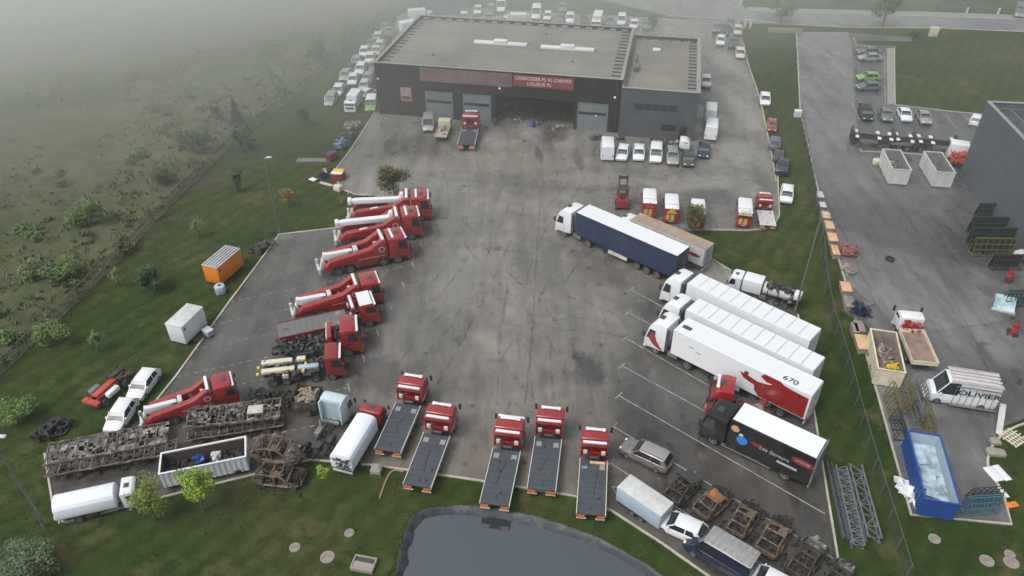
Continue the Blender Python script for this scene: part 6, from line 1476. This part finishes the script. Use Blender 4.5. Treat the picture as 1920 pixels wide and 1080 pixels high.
# burnt tractor with cab wreck
t = empty('burnt_lorry'); L = 7.0
chassis(t, -L/2, L/2-.5, (2.4, -1.6, -2.8), .45, 2.3, rail_mat=BURNT, tyre=BURNT, rimm=RUST, tank=False)
c = MB(); c.box(1.2, 3.4, -1.15, 1.15, .8, 1.5); c.box(1.2, 1.3, -1.15, 1.15, 1.501, 2.2); c.box(3.3, 3.4, -1.15, 1.15, 1.501, 1.9); c.box(1.301, 3.299, -1.15, -1.05, 1.501, 1.8); c.box(1.301, 3.299, 1.05, 1.15, 1.501, 1.8); c.build('burnt_cab', BURNT, t, bevel=.04)
MB().junk(1.5, 3.1, -.8, .8, 1.52, 1.9, 70, .3, .3).build('cab_debris', RUSTROOF, t); MB().junk(-3.3, .9, -1.0, 1.0, .9, 1.3, 150, .32, .3).build('chassis_debris', CHAR, t)
put(t, (586, 742), 1.6, (474, 742), 1.2, L, 'burnt_lorry', 'burnt out lorry cab and chassis beside the pale blue tractor unit', 'burnt lorry', lo=.98, hi=1.1)
FRM = mottled('scorched_frame', [(.32, (.04, .034, .03)), (.5, (.13, .1, .08)), (.66, (.3, .25, .2)), (.8, (.45, .42, .38))], 1.3, .9, .4)
def burnt_trailer(c, z, L, W, label, mats, seed):
    random.seed(seed); t = empty('burnt_trailer')
    vs = []; n, m = 26, 8; mb = MB()
    for i in range(n+1):
        for j in range(m+1): vs.append((-L/2+L*i/n, -W/2+W*j/m, 1.0+random.uniform(-.07, .09)))
    fs = [(i*(m+1)+j, (i+1)*(m+1)+j, (i+1)*(m+1)+j+1, i*(m+1)+j+1) for i in range(n) for j in range(m) if random.random() > (.3 if noise.noise(Vector((i*.35, j*.5, seed))) > -.1 else .75)]
    mb.add(vs, fs).build('burnt_deck', mats[0], t)
    for s in (-1, 1):
        q = MB()
        for i in range(14): q.beam((-L/2+L*i/14, s*W/2, .97+random.uniform(-.04, .1)), (-L/2+L*(i+1)/14, s*W/2+random.uniform(-.05, .05), .97+random.uniform(-.04, .1)), .1, .16)
        q.build('warped_side_rail', FRM, t)
    q = MB()
    for i in range(13):
        x = -L/2+.2+(L-.4)*i/12; q.beam((x, -W/2, 1.0+random.uniform(-.03, .08)), (x+random.uniform(-.12, .12), W/2, 1.0+random.uniform(-.03, .08)), .08)
    q.build('cross_beam', FRM, t)
    q = MB()
    for s in (-1, 1): q.box(-L/2+.2, L/2-.2, s*.45-.06, s*.45+.06, .5, .88)
    q.build('trailer_frame', CHAR, t)
    MB().junk(-L/2+.3, L/2-.3, -W/2+.2, W/2-.2, 1.0, 1.1, 130, .2, .12).build('deck_debris', mats[2], t)['kind'] = 'stuff'
    MB().junk(-L/2+.3, L/2-.3, -W/2-.1, W/2+.1, .05, .35, 80, .28, .25).build('ground_debris', CHAR, t)['kind'] = 'stuff'
    for a in (-L/2+1.2, -L/2+2.4, L/2-1.5):
        for s in (-1, 1): wheel(t, a, s*(W/2-.15), .38, .25, BURNT, RUST)
    P = [G(*q, z) for q in c]; mm = sum(P, Vector())/4; d = (P[2]+P[3])-(P[0]+P[1]); t.location = (mm.x, mm.y, 0); t.rotation_euler = (0, 0, math.atan2(d.y, d.x)); tag(t, label, 'burnt trailer')
    return t
burnt_trailer([(100, 832), (90, 868), (305, 828), (304, 795)], 1.05, 9.6, 2.4, 'long burnt trailer deck beside the heap of tyres', (ASHEN, BURNT, ASHEN), 3)
t = burnt_trailer([(95, 868), (92, 892), (330, 850), (325, 825)], .8, 10.2, 1.5, 'second burnt chassis lying along the long burnt deck', (BURNT, CHAR, BURNT), 4); t.scale = (1, 1, .8)
t = burnt_trailer([(345, 762), (352, 800), (530, 780), (520, 745)], 1.5, 8.0, 2.3, 'burnt trailer wreck with a pale square of ash beside the heavy red truck', (ASHEN, BURNT, BURNT), 6); t.scale = (1, 1, 1.3)
MB().box(1.2, 2.5, -.5, .5, 1.11, 1.16).build('ash_patch', paint('pale_ash', (.5, .45, .4), .95, dirt=.6), t)
t = burnt_trailer([(352, 806), (352, 830), (530, 800), (528, 780)], .5, 8.2, 1.3, 'flattened charred debris frame lying beside the trailer with the pale ash', (CHAR, BURNT, BURNT), 8); t.scale = (1, 1, .6)
random.seed(9)
# wrecked red chassis
t = empty('wrecked_lorry'); L = 5.4
f = MB(); f.box(-L/2, L/2, -.5, -.38, .75, 1.05); f.box(-L/2, L/2, .38, .5, .75, 1.05); f.box(L/2-.6, L/2, -1.0, 1.0, .6, 1.0)
for i in range(6): f.box(-L/2+.3+i*.9, -L/2+.42+i*.9, -.38, .38, .78, .98)
f.build('chassis_frame', REDW, t, bevel=.02); MB().box(-.9, 1.9, -.35, .35, 1.06, 1.3).build('red_beam', REDW, t, bevel=.03)
MB().box(-.4, 1.2, .6, 1.2, .55, 1.15).build('white_tank', WHITE, t, bevel=.15); MB().box(.3, 1.6, -1.25, -.55, .7, 1.3).build('seat_bench', GREY, t, bevel=.15)
MB().junk(-L/2, -.9, -.9, .9, .8, 1.5, 30, .5, .4).build('bent_scrap', BURNT, t)
for a in (-1.3, 1.7):
    for s in (-1, 1): wheel(t, a, s*1.0, .42, .3)
put(t, (172, 752), .8, (232, 695), 1.0, L, 'wrecked_lorry', 'stripped red lorry chassis with a white tank, lying on the lawn', 'wreck')
# tyres, each one by itself
me = None; spots = []
for (x, y, z, ax) in [(75, 815, 0, 'h'), (88, 800, 0, 'h'), (100, 792, 0, 'h'), (112, 800, 0, 'h'), (124, 795, 0, 'h'), (72, 828, 0, 'v'), (86, 815, .28, 'h'), (98, 806, .28, 'h'), (110, 796, .28, 'h'), (122, 803, .28, 'h'),
                      (92, 824, 0, 'v'), (104, 815, 0, 'h'), (95, 812, .56, 'h'), (107, 804, .56, 'h'), (118, 812, 0, 'h'), (130, 798, .1, 'v')]:
    if me is None:
        b = MB(); n = 18; prof = [(.1, .3), (.14, .4), (.12, .5), (-.12, .5), (-.14, .4), (-.1, .3)]
        b.loft([[(q*math.cos(2*math.pi*i/n), q*math.sin(2*math.pi*i/n), p) for p, q in prof] for i in range(n)]+[[(q, 0, p) for p, q in prof]], cap=False); o = b.build('tyre', RUBBER, smooth=True); me = o.data
    else: o = bpy.data.objects.new('tyre', me); C.objects.link(o)
    p = G(x, y, 0); o.location = (p.x+random.uniform(-.1, .1), p.y, (.5 if ax == 'v' else .14)+z); o.rotation_euler = (R(80) if ax == 'v' else random.uniform(-.15, .15), random.uniform(-.15, .15), random.uniform(0, 6))
    tag(o, 'black lorry tyre in the heap by the burnt trailer', 'tyre', 'old tyres heaped on the lawn')
for x, y, lb in ((1668, 487, 'old tyre lying flat alone on the neighbour yard'),):
    o = bpy.data.objects.new('tyre', me); C.objects.link(o); p = G(x, y, 0); o.location = (p.x, p.y, .14); o.scale = (1, 1, 1); tag(o, lb, 'tyre'); 
# truss towers on the verge
def truss(pa, pb, L, W, Ht, label, dark=STEEL, step=.8):
    t = empty('lattice_truss')
    for s in (-1, 1):
        for z in (.12, Ht): MB().box(-L/2, L/2, s*W/2-.06, s*W/2+.06, z-.06, z+.06).build('chord', dark, t)
    n = int(L/step); q = MB()
    for i in range(n):
        x0 = -L/2+L*i/n; x1 = x0+L/n; a = 1 if i % 2 else -1
        q.beam((x0, a*W/2, Ht), (x1, -a*W/2, Ht), .07); q.beam((x0, a*W/2, .12), (x1, -a*W/2, .12), .07); q.beam((x0, -W/2, Ht), (x0, W/2, Ht), .06)
        for s in (-1, 1): q.beam((x0, s*W/2, .12 if a > 0 else Ht), (x1, s*W/2, Ht if a > 0 else .12), .06)
    q.build('bracing', dark, t)
    A, B = G(*pa, Ht), G(*pb, Ht); m = (A+B)/2; d = A-B; t.location = (m.x, m.y, 0); t.rotation_euler = (0, 0, math.atan2(d.y, d.x)); k = Vector((d.x, d.y)).length/L; t.scale = (k, 1, 1)
    tag(t, label, 'truss', 'steel lattice trusses on the verge'); return t
TS = paint('truss_grey', (.2, .215, .23), .45, .5, dirt=.4); TSD = paint('truss_dark', (.09, .1, .11), .5, .4, dirt=.4)
truss((1604, 870), (1641, 1008), 8.6, .95, .75, 'widest steel lattice truss, beside the mesh fence', TS, 1.1)
truss((1577, 873), (1611, 1022), 9.0, .8, .6, 'middle steel lattice truss with dense cross bracing', TS, .5)
truss((1555, 866), (1587, 1010), 8.8, .35, .4, 'narrow dark lattice truss beside the kerb', TSD, .6)
# timber-topped crates along the neighbour's kerb
for k, (x, y, l, w_, m_, lb) in enumerate([(1537, 366, 1.25, .65, WHITED, 'whitish crate at the top end of the kerb row'), (1542, 385, 1.1, .6, WHITED, 'short whitish crate, second of the kerb row'), (1548, 404, 1.4, .75, WOOD, 'pale timber crate, third of the kerb row'), (1555, 423, 1.5, .8, WOOD, 'pale timber crate, fourth of the kerb row'),
        (1561, 446, 1.55, .85, WOOD, 'timber crate with a stained top, fifth of the kerb row'), (1566, 470, 1.7, .6, WOOD, 'split timber crate with a slatted gap, sixth of the kerb row'), (1586, 539, 1.5, .85, WOOD, 'light orange crate above the lattice pile'), (1592, 567, 1.7, .8, WOODG, 'mottled grey timber crate below the light orange one'),
        (1611, 613, 1.5, .75, WOODG, 'grey weathered crate above the last orange one'), (1617, 643, 1.9, .95, WOOD, 'largest light orange crate beside the cream skip'), (1603, 616, 1.3, .45, WOODG, 'narrow grey crate leaning beside the weathered one')]):
    t = empty('timber_crate'); MB().box(-l/2, l/2, -w_/2, w_/2, .12, .6).build('crate_side', WOODG if m_ is not WHITED else GREY, t); MB().box(-l/2-.04, l/2+.04, -w_/2-.04, w_/2+.04, .601, .66).build('lid', m_, t, bevel=.01)
    for s in (-1, 1): MB().box(-l/2, l/2, s*w_*.35-.06, s*w_*.35+.06, 0, .118).build('runner', WOODG, t)
    if k in (5, 7): MB().box(-l/2, l/2, -.02, .02, .661, .67).build('gap', CHAR, t)
    a = G(x, y, .6); b = G(x+7, y+22, .6); putc(t, (x, y), .6, math.degrees(math.atan2(b.y-a.y, b.x-a.x)), lb, 'crate', 'timber crates along the kerb', 1.15)
# steel frames and rusty posts piled by the crates
def bars(px, hd, n, l, gap, z, mat, name, label, cat, th=.05, cross=2, lean=0):
    t = empty(name)
    for i in range(n): MB().box(-l/2+random.uniform(-.15, .15), l/2, i*gap-n*gap/2, i*gap-n*gap/2+th, z, z+th).build('bar', mat, t)
    for k in range(cross): x = -l/2+.3+(l-.6)*k/max(1, cross-1); MB().box(x, x+th, -n*gap/2, n*gap/2, z-th-.001 if z > .1 else 0, z-.001 if z > .1 else th).build('cross_bar', mat, t)
    p = G(*px, z); t.location = (p.x, p.y, 0); t.rotation_euler = (0, R(lean), R(hd)); tag(t, label, cat); return t
bars((1608, 552), -68, 6, 2.4, .22, .5, STEEL, 'steel_grille', 'bright steel grille standing beside the light orange crate', 'grille')
bars((1622, 560), -68, 6, 2.2, .2, .5, WOODG, 'slatted_frame', 'brown slatted frame next to the bright steel grille', 'frame')
bars((1601, 590), -66, 5, 2.0, .22, .35, STEEL, 'slatted_frame', 'grey slatted frame between the mottled and the weathered crates', 'frame')
bars((1624, 615), -66, 5, 2.4, .2, .35, DSTEEL, 'slatted_frame', 'dark slatted frame above the cream skip', 'frame')
o = MB().junk(-.7, .7, -.7, .7, .1, .8, 30, .6, .5).build('dark_tarpaulin_heap', NAVY); o.location = G(1613, 583, .3); o['label'] = 'dark blue heap of sheeting among the slatted frames'; o['category'] = 'sheeting'; o.location.z = 0
t = empty('rusty_steel_pile'); MB().junk(-1.0, 1.0, -.7, .7, .05, .9, 60, .9, .15).build('steel_scrap', mottled('red_rust', [(.3, (.09, .04, .04)), (.7, (.28, .12, .11))], 2, .9, .3), t); putc(t, (1590, 470), .3, -70, 'rusty reddish steel scrap beside the split timber crate', 'scrap pile', None, .8)
t = empty('bent_steel_scrap'); MB().junk(-.9, .9, -.5, .5, .05, .7, 40, .7, .2).build('steel_scrap', WOODG, t); putc(t, (1590, 505), .3, -70, 'grey brown scrap below the rusty reddish pile', 'scrap pile', None, .7)
# glass racks between the cream and blue skips
_a, _b = G(1640, 722), G(1708, 966); KH = math.atan2((_b-_a).y, (_b-_a).x)
def glassrack(px, hd, l, h_, mat, label, name='a_frame_rack', panes=0, n=7):
    t = empty(name)
    for s in (-1, 1):
        q = MB()
        for i in range(n): x = -l/2+l*i/(n-1); q.beam((x, s*.45, .12), (x, s*.1, h_), .05)
        for k in range(4): z = .12+(h_-.12)*k/3; y = s*(.45-.35*k/3); q.beam((-l/2, y, z), (l/2, y, z), .06)
        q.build('rack_side', mat, t)
    q = MB()
    for i in (0, n//2, n-1): x = -l/2+l*i/(n-1); q.beam((x, -.5, .08), (x, .5, .08), .09)
    q.build('foot_beam', mat, t)
    for k in range(panes):
        y = .52-.12*k; MB().add([(-l/2+.1, y, .15), (l/2-.1, y, .15), (l/2-.1, y-.33, h_-.1), (-l/2+.1, y-.33, h_-.1)], [(0, 1, 2, 3)]).build('glass_pane', SHEETG if panes == 1 else DGREY, t)
    p = G(*px, .8); t.location = (p.x, p.y, 0); t.rotation_euler = (0, 0, R(hd) if hd != -72 else KH); tag(t, label, 'glass rack'); return t
OLV = paint('olive_rack_paint', (.13, .12, .035), .6, dirt=.5); DGN = paint('dark_green_rack', (.02, .045, .045), .5, dirt=.4); BLR = paint('blue_rack_paint', (.03, .14, .2), .5, dirt=.4)
glassrack((1677, 756), -72, 3.4, 1.9, OLV, 'long olive and rust glass rack along the kerb below the cream skip'); glassrack((1687, 795), -72, 2.4, 1.6, DGN, 'dark green glass rack with loose struts above the blue skip')
glassrack((1704, 745), -72, 3.0, 1.9, OLV, 'olive glass rack standing in the second line'); glassrack((1717, 770), -72, 2.8, 1.8, STEEL, 'galvanised glass rack in the middle line', panes=1)
glassrack((1728, 735), -72, 2.6, 1.8, STEEL, 'galvanised glass rack with mesh near the glazier van'); glassrack((1742, 790), -72, 2.4, 1.8, OLV, 'short yellowish rack next to the open yard')
glassrack((1840, 945), 4, 2.6, 1.7, BLR, 'blue steel rack full of frames beside the blue skip', n=9, panes=0); glassrack((1850, 925), 4, 2.4, 1.4, DGN, 'dark rack standing behind the blue steel rack', n=6)
for k, (x, y, l, h_, mt, lb) in enumerate([(1860, 398, 3.6, 2.0, DGN, 'dark green glass rack against the hall wall'), (1858, 428, 5.0, 2.3, DGN, 'big dark green rack, first of the stack by the hall'), (1860, 448, 5.2, 2.3, DGN, 'big dark green rack, second of the stack by the hall'),
        (1862, 466, 4.6, 2.2, OLV, 'rack with yellow bars in front of the dark green ones'), (1888, 492, 3.2, 1.8, DSTEEL, 'low dark rack below the yellow barred one'), (1912, 560, 3.0, 1.8, DGN, 'dark green rack beside the sheet of glass by the red machine')]):
    glassrack((x, y), -2, l, h_, mt, lb, n=8, panes=3 if k != 5 else 1)
for k, (x, y) in enumerate([(1868, 345), (1882, 358)]): pass
t = empty('steel_stillage'); q = MB()
for i in range(6): q.beam((-1.6+i*.65, 0, .1), (-1.0+i*.65, .9, 3.0), .1)
q.beam((-1.7, 0, .1), (1.8, 0, .1), .12); q.beam((-1.1, .9, 3.0), (2.3, .9, 3.0), .12); q.build('leaning_bar', WHITED, t); MB().add([(-1.6, .1, .15), (1.7, .1, .15), (2.2, .98, 2.9), (-1.0, .98, 2.9)], [(0, 1, 2, 3)]).build('back_sheet', DGREY, t)
putc(t, (1882, 352), 1.2, -48, 'dark stillage with pale slanting bars leaning on the hall wall', 'stillage')
t = empty('glass_sheet_stack'); MB().add([(-1.0, -.8, .15), (1.0, -.9, .15), (1.1, .9, .9), (-.8, 1.0, .9)], [(0, 1, 2, 3)]).build('glass_pane', SHEETG, t); MB().box(-1.1, 1.1, -.95, -.85, 0, .2).build('support', WHITED, t); MB().beam((-.9, .95, 0), (-.85, .9, .85), .06).beam((1.0, .95, 0), (1.0, .85, .85), .06).build('support', WHITED, t)
putc(t, (1882, 570), .4, -25, 'large greenish glass sheet propped between the two red machines', 'glass sheet')
for (x, y, lb) in ((1894, 518, 'red machine part on the ground by the low dark rack'), (1902, 618, 'leaning red machine part at the edge by the glass sheet')):
    t = empty('red_machine'); MB().box(-.5, .5, -.3, .3, .1, .8).box(-.2, .7, -.15, .15, .801, 1.2).build('housing', RED, t, bevel=.06); MB().junk(-.6, .6, -.4, .4, .0, .5, 12, .35).build('base_frame', DSTEEL, t); putc(t, (x, y), .5, 50, lb, 'machine')
t = empty('white_machine'); MB().box(-.6, .6, -.4, .4, .1, 1.2).build('housing', WHITED, t, bevel=.08); MB().junk(-.7, .7, -.5, .5, 0, .4, 14, .35).build('base_frame', DSTEEL, t); putc(t, (1912, 478), .7, 20, 'white and dark machine beside the stacked racks at the picture edge', 'machine')
# corner of the neighbour's yard: stones, panels, pallets
for (x, y, s_, lb) in ((1866, 828, .8, 'pale stone block at the kerb bend'), (1860, 848, .9, 'largest pale stone block at the kerb bend'), (1875, 850, .8, 'pale stone block on the grass side of the bend')):
    o = MB().prism([(-.5, -.4), (.45, -.5), (.55, .3), (.1, .55), (-.5, .4)], 0, .5, 'z').build('stone_block', CONC, bevel=.1); p = G(x, y, .2); o.location = (p.x, p.y, 0); o.scale = (s_, s_, s_); tag(o, lb, 'stone block')
o = MB().beam((0, 0, .1), (1.7, 3.0, .7), .5, .06).build('white_board', WHITED); p = G(1872, 815, 0); o.location = (p.x, p.y, 0); tag(o, 'long white board leaning at the kerb bend', 'board')
bars((1898, 820), 30, 5, 1.9, .35, .12, CREAM, 'lattice_pallet', 'pale lattice pallet lying on the grass beside the white board', 'pallet', th=.1, cross=5)
for (x, y, l, w_, lb) in ((1864, 888, 1.5, .95, 'wide white panel lying at the yard edge'), (1879, 886, 1.6, .55, 'narrow white panel beside the wide one'), (1881, 922, 1.1, .3, 'thin white strip near the blue rack')):
    t = empty('insulation_board'); MB().box(-l/2, l/2, -w_/2, w_/2, .05, .18).build('panel_board', WHITE, t, bevel=.02); MB().box(-l/2+.1, l/2-.1, -w_/2+.1, w_/2-.1, 0, .049).build('panel_batten', WOODG, t); putc(t, (x, y), .15, -78, lb, 'panel')
t = empty('orange_barrier_base'); MB().box(-.45, .45, -.25, .25, 0, .16).box(-.2, .2, -.12, .12, .161, .3).build('base_block', ORANGE, t, bevel=.04); putc(t, (1898, 946), .1, 10, 'orange block lying on the grass below the white strip', 'barrier base')
t = empty('insulation_sheet'); MB().junk(-1.6, 1.6, -.25, .25, .03, .2, 26, .8, .1).build('sheet_piece', WHITE, t); putc(t, (1709, 930), .1, -72, 'crumpled white sheets between the blue skip and the kerb', 'sheet')
for (x, y, r_, lb) in ((553, 1027, .33, 'smaller round manhole cover with moss, on the near lawn'), (614, 1045, .42, 'round concrete manhole cover with a raised rim on the near lawn'), (655, 1000, .3, 'flat worn manhole slab on the near lawn'), (1752, 1011, .35, 'pale round cover on the grass below the neighbour yard'), (1850, 1052, .4, 'round cover near the corner, on the neighbour grass'), (1896, 1055, .42, 'round cover at the edge of the neighbour grass'), (1893, 1040, .3, 'small round cover above the edge one')):
    t = empty('manhole_cover'); MB().cyl((0, 0, .01), (0, 0, .07), r_*1.25, 24).build('ring', CONC, t); MB().cyl((0, 0, .071), (0, 0, .1), r_, 24).build('lid', WOODG, t); p = G(x, y, 0); t.location = (p.x, p.y, 0); tag(t, lb, 'manhole cover')
t = empty('inlet_chamber'); q = MB(); q.box(-.85, .85, -.6, -.5, 0, .3); q.box(-.85, .85, .5, .6, 0, .3); q.box(-.85, -.75, -.499, .499, 0, .3); q.box(.75, .85, -.499, .499, 0, .3); q.build('chamber_wall', CONC, t); MB().box(-.74, .74, -.49, .1, .2, .24).build('concrete_slab', CONC, t); MB().box(-.74, .74, .101, .49, .12, .16).build('grate', DGREY, t)
putc(t, (682, 1057), .2, -12, 'open rectangular concrete inlet chamber on the near lawn', 'inlet')
t = empty('concrete_block'); MB().box(-.45, .45, -.45, .45, 0, .75).build('block_body', CONC, t, bevel=.06); MB().box(-.35, .35, -.46, -.451, .1, .35).build('recess', DGREY, t); MB().box(-.3, .3, -.3, .3, .751, .85).build('top_step', CONC, t, bevel=.04)
putc(t, (706, 881), .4, -8, 'square concrete block at the kerb between two lorries', 'concrete block', None, .95)
pts = smooth_path([G(*q, .08) for q in ((757, 884), (740, 880), (730, 888), (722, 905), (716, 922), (712, 934))], 2)
o = MB().tube(pts, .09, 8).build('drain_hose', paint('tan_hose', (.25, .17, .09), .7), smooth=True); tag(o, 'tan flexible hose curving over the grass beside a red flatbed', 'hose')
t = empty('traffic_cone'); MB().cyl((0, 0, .05), (0, 0, .6), .16, 14, .03).build('cone_body', ORANGE, t); MB().cyl((0, 0, .25), (0, 0, .36), .127, 14, .1).build('white_band', WHITE, t); MB().box(-.2, .2, -.2, .2, 0, .05).build('base', ORANGE, t); putc(t, (1289, 1017), .3, 0, 'orange traffic cone beside the dark blue van', 'cone', None, 1.3)
# debris row beside the yard entrance
for k, (x, y, m_, n, sz, lb) in enumerate([(660, 237, SCRAP, 30, .8, 'brown scrap pile at the top of the debris line'), (652, 258, DGREY, 34, .8, 'dark blue-black scrap pile in the debris line'), (640, 272, BLUEG, 30, .9, 'long grey-blue scrap bundle in the debris line'), (672, 226, paint('dull_green', (.12, .25, .06), .6), 8, .5, 'lime green scrap piece near the workshop corner'), (610, 325, NAVY, 22, .5, 'dark blue scrap beside the red and yellow box'), (492, 462, BURNT, 34, .7, 'pile of branches and scrap beside the bay kerb')]):
    t = empty('scrap_pile'); MB().junk(-1.2, 1.2, -.6, .6, .05, .8, n, sz, .35).build('scrap_piece', m_, t); putc(t, (x, y), .3, 55, lb, 'scrap pile', None, .9 if k not in (3,) else .5)
t = empty('scrap_cabinet'); MB().box(-.8, .8, -.5, .5, .1, 1.1).build('shell', REDD, t, bevel=.08); MB().box(-.7, .1, -.45, .45, 1.101, 1.2).build('top', SKIPBLUE, t, bevel=.03); putc(t, (622, 292), .6, 62, 'dark red scrap cabinet with a blue top in the debris line', 'cabinet')
o = MB().box(-2.4, 2.4, -.55, .55, .02, .12).build('steel_plate', GREY); p = G(589, 301, 0); o.location = (p.x, p.y, 0); tag(o, 'long flat grey steel plate lying on the lawn', 'steel plate')
t = empty('kiosk_box'); MB().cyl((0, 0, 0), (0, 0, 1.0), 1.0, 16).build('drum', REDD, t); MB().box(-.75, .75, -.1, .75, 1.001, 1.08).build('yellow_lid', YELLOW, t); MB().box(-.75, .75, -.72, -.101, 1.001, 1.08).build('white_lid', WHITE, t); putc(t, (634, 327), .6, -8, 'dark red drum with a yellow and white lid at the kerb bend', 'drum', None, 1.0)
t = empty('white_slab'); MB().box(-.5, .5, -.35, .35, .1, .22).build('slab', WHITE, t, bevel=.02); MB().box(-.4, .4, -.25, .25, 0, .099).build('support', WOODG, t); putc(t, (587, 337), .1, -35, 'bright white slab lying on the lawn', 'slab')
bars((612, 345), -28, 4, 2.0, .14, .12, WHITED, 'ladder_frame', 'black and white ladder frame on the grass beside the cream box', 'frame', th=.06, cross=7)
t = empty('cream_box'); MB().box(-.55, .55, -.4, .4, .1, .8).build('box_body', CREAM, t, bevel=.06); MB().box(-.5, .5, -.35, .35, .801, .86).build('lid', WHITED, t, bevel=.02); MB().tube([(.5, .2, .2), (1.3, .4, .1), (1.7, 0, .08)], .06, 6).build('pipe', CREAM, t); putc(t, (634, 352), .5, -30, 'cream machine box on the kerb above the grass tongue', 'box')
shrub((700, 374), (3.0, .5, .35), LF['dark'], 'low dark hedge strip with pale debris behind the red crane trucks', 900, .12, name='low_hedge')
t = empty('autumn_shrub'); bpy.data.objects.remove(t)
shrub((643, 382), (.35, .35, .5), LF['autumn'], 'small orange bush under the cream machine box', 200, .1)
# street furniture
t = empty('utility_cabinet'); MB().box(-.7, .7, -.35, .35, .1, 1.6).build('cabinet_body', CREAM, t, bevel=.04); MB().box(-.75, .75, -.4, .4, 0, .099).build('plinth', CONC, t); MB().box(-.01, .01, -.36, -.351, .2, 1.5).build('door_gap', DGREY, t); putc(t, (1751, 60), .8, -5, 'cream utility cabinet beside the street', 'cabinet', None, 1.1)
o = MB().box(-3.3, 3.3, -.25, .25, 0, .8).build('low_sign_wall', CONC); p = G(1473, 57, .4); o.location = (p.x, p.y, 0); o.rotation_euler = (0, 0, R(-6)); tag(o, 'low pale wall at the grass corner beside the street', 'wall')
t = empty('meter_cabinet'); MB().box(-.5, .5, -.25, .25, .1, 1.1).build('cabinet_body', WHITE, t, bevel=.03); MB().box(-.45, .45, -.2, .2, 0, .099).build('plinth', CONC, t); MB().box(-.4, .3, -.27, -.251, .4, .9).build('door', WHITED, t); putc(t, (1496, 213), .6, -10, 'white meter cabinet on the kerb of the neighbour drive', 'cabinet', None, 1.1)
for (x, y, lb) in ((1397, 46, 'taller white gate post by the entrance'), (1407, 47, 'shorter white gate post by the entrance'), (1389, 6, 'white sign post across the street')):
    t = empty('gate_post'); MB().box(-.22, .22, -.18, .18, 0, 1.7).build('post', WHITED, t, bevel=.02); MB().box(-.25, .25, -.21, .21, 1.701, 1.78).build('cap', WHITE, t); putc(t, (x, y), .8, 0, lb, 'post', None, 1.0)
for (x, y, lb) in ((1814, 20, 'pale bollard across the street towards the junction'), (1873, 21, 'pale bollard across the street towards the grey van')):
    t = empty('bollard'); MB().cyl((0, 0, 0), (0, 0, 1.0), .25, 12, .2).build('bollard_body', WHITED, t); MB().cyl((0, 0, 1.0), (0, 0, 1.1), .28, 12).build('cap', CREAM, t); p = G(x, y, .5); t.location = (p.x, p.y, 0); tag(t, lb, 'bollard')
t = empty('concrete_block'); MB().box(-.4, .4, -.35, .35, 0, .8).build('block_body', CREAM, t, bevel=.12); MB().cyl((0, 0, .8), (0, 0, .95), .15, 10).build('lifting_eye', WHITED, t); putc(t, (1643, 303), .4, 0, 'cream hydrant-like block beside the white skip', 'block')
lamp_post((525, 439), (496, 298), 'tall lamp post on the lawn beside the slanted bays')
lamp_post((1491, 583), (1533, 405), 'tall lamp post leaning over the tanker lorry')
lamp_post((84, 989), (2, 823), 'tall lamp post at the lower lawn, its lamp at the picture edge')
# things at the mouth of the open workshop bay
for (x, y, m_, lb) in ((999, 232, SKIPBLUE, 'blue barrel in the mouth of the workshop bay'), (928, 228, DGREY, 'dark green bin beside the roller door')):
    t = empty('barrel'); MB().cyl((0, 0, 0), (0, 0, .9), .32, 16).build('drum', m_, t, smooth=True); MB().cyl((0, 0, .9), (0, 0, .93), .28, 16).build('lid', DGREY, t); putc(t, (x, y), .5, 0, lb, 'barrel', None, 1.1)
random.seed(77)
for k, (x, y, m_, lb) in enumerate([(1046, 238, WOODG, 'brown machinery heap before the workshop bay'), (1018, 226, DSTEEL, 'small dark machine inside the workshop bay'), (972, 224, WOODG, 'small brown part inside the workshop bay'), (1118, 256, DGREY, 'dark motorbike-like scrap beside the closed roller door'), (1160, 258, DGREY, 'dark scrap behind the white panel van')]):
    t = empty('workshop_scrap'); MB().junk(-.9, .9, -.4, .4, .05, .6, 16 if k not in (1, 2) else 6, .3, .4).build('scrap_piece', m_, t); putc(t, (x, y), .4, 20, lb, 'scrap')
# ------------------------------------------------------------------ the foggy air
hz = MB().box(-297, 297, -57, 437, -3.0, 52.0).build('haze', bpy.data.materials.new('haze_air'))
hz['kind'] = 'stuff'
m = hz.data.materials[0]; m.use_nodes = True; n = m.node_tree; n.nodes.remove(n.nodes['Principled BSDF'])
v = n.nodes.new('ShaderNodeVolumePrincipled'); v.inputs['Color'].default_value = (.6, .66, .65, 1); v.inputs['Density'].default_value = .0004; v.inputs['Anisotropy'].default_value = .1
n.links.new(v.outputs[0], n.nodes['Material Output'].inputs['Volume'])
# the thicker bank of fog lying over the field and the street: closed boxes of even density, their near faces slanting away from the yard
def fogbank(a, b, depth, dens, top, nm='fog_bank'):
    a, b = Vector(a), Vector(b); d = (b-a).normalized(); nn = Vector((-d.y, d.x)); c, e = b+nn*depth, a+nn*depth
    o = MB().prism([tuple(a), tuple(b), tuple(c), tuple(e)], -2.9, top, 'z').build(nm, bpy.data.materials.new('fog_air')); o['kind'] = 'stuff'
    m = o.data.materials[0]; m.use_nodes = True; n = m.node_tree; n.nodes.remove(n.nodes['Principled BSDF'])
    v = n.nodes.new('ShaderNodeVolumePrincipled'); v.inputs['Color'].default_value = (.97, 1.0, .96, 1); v.inputs['Density'].default_value = dens
    n.links.new(v.outputs[0], n.nodes['Material Output'].inputs['Volume'])
fogbank((-170, 62), (170, 75), 240, .0011, 51.8)
fogbank((-150, 35), (150, 180), 170, .0065, 51.5)
fogbank((-140, 60), (60, 235), 150, .02, 51.0)
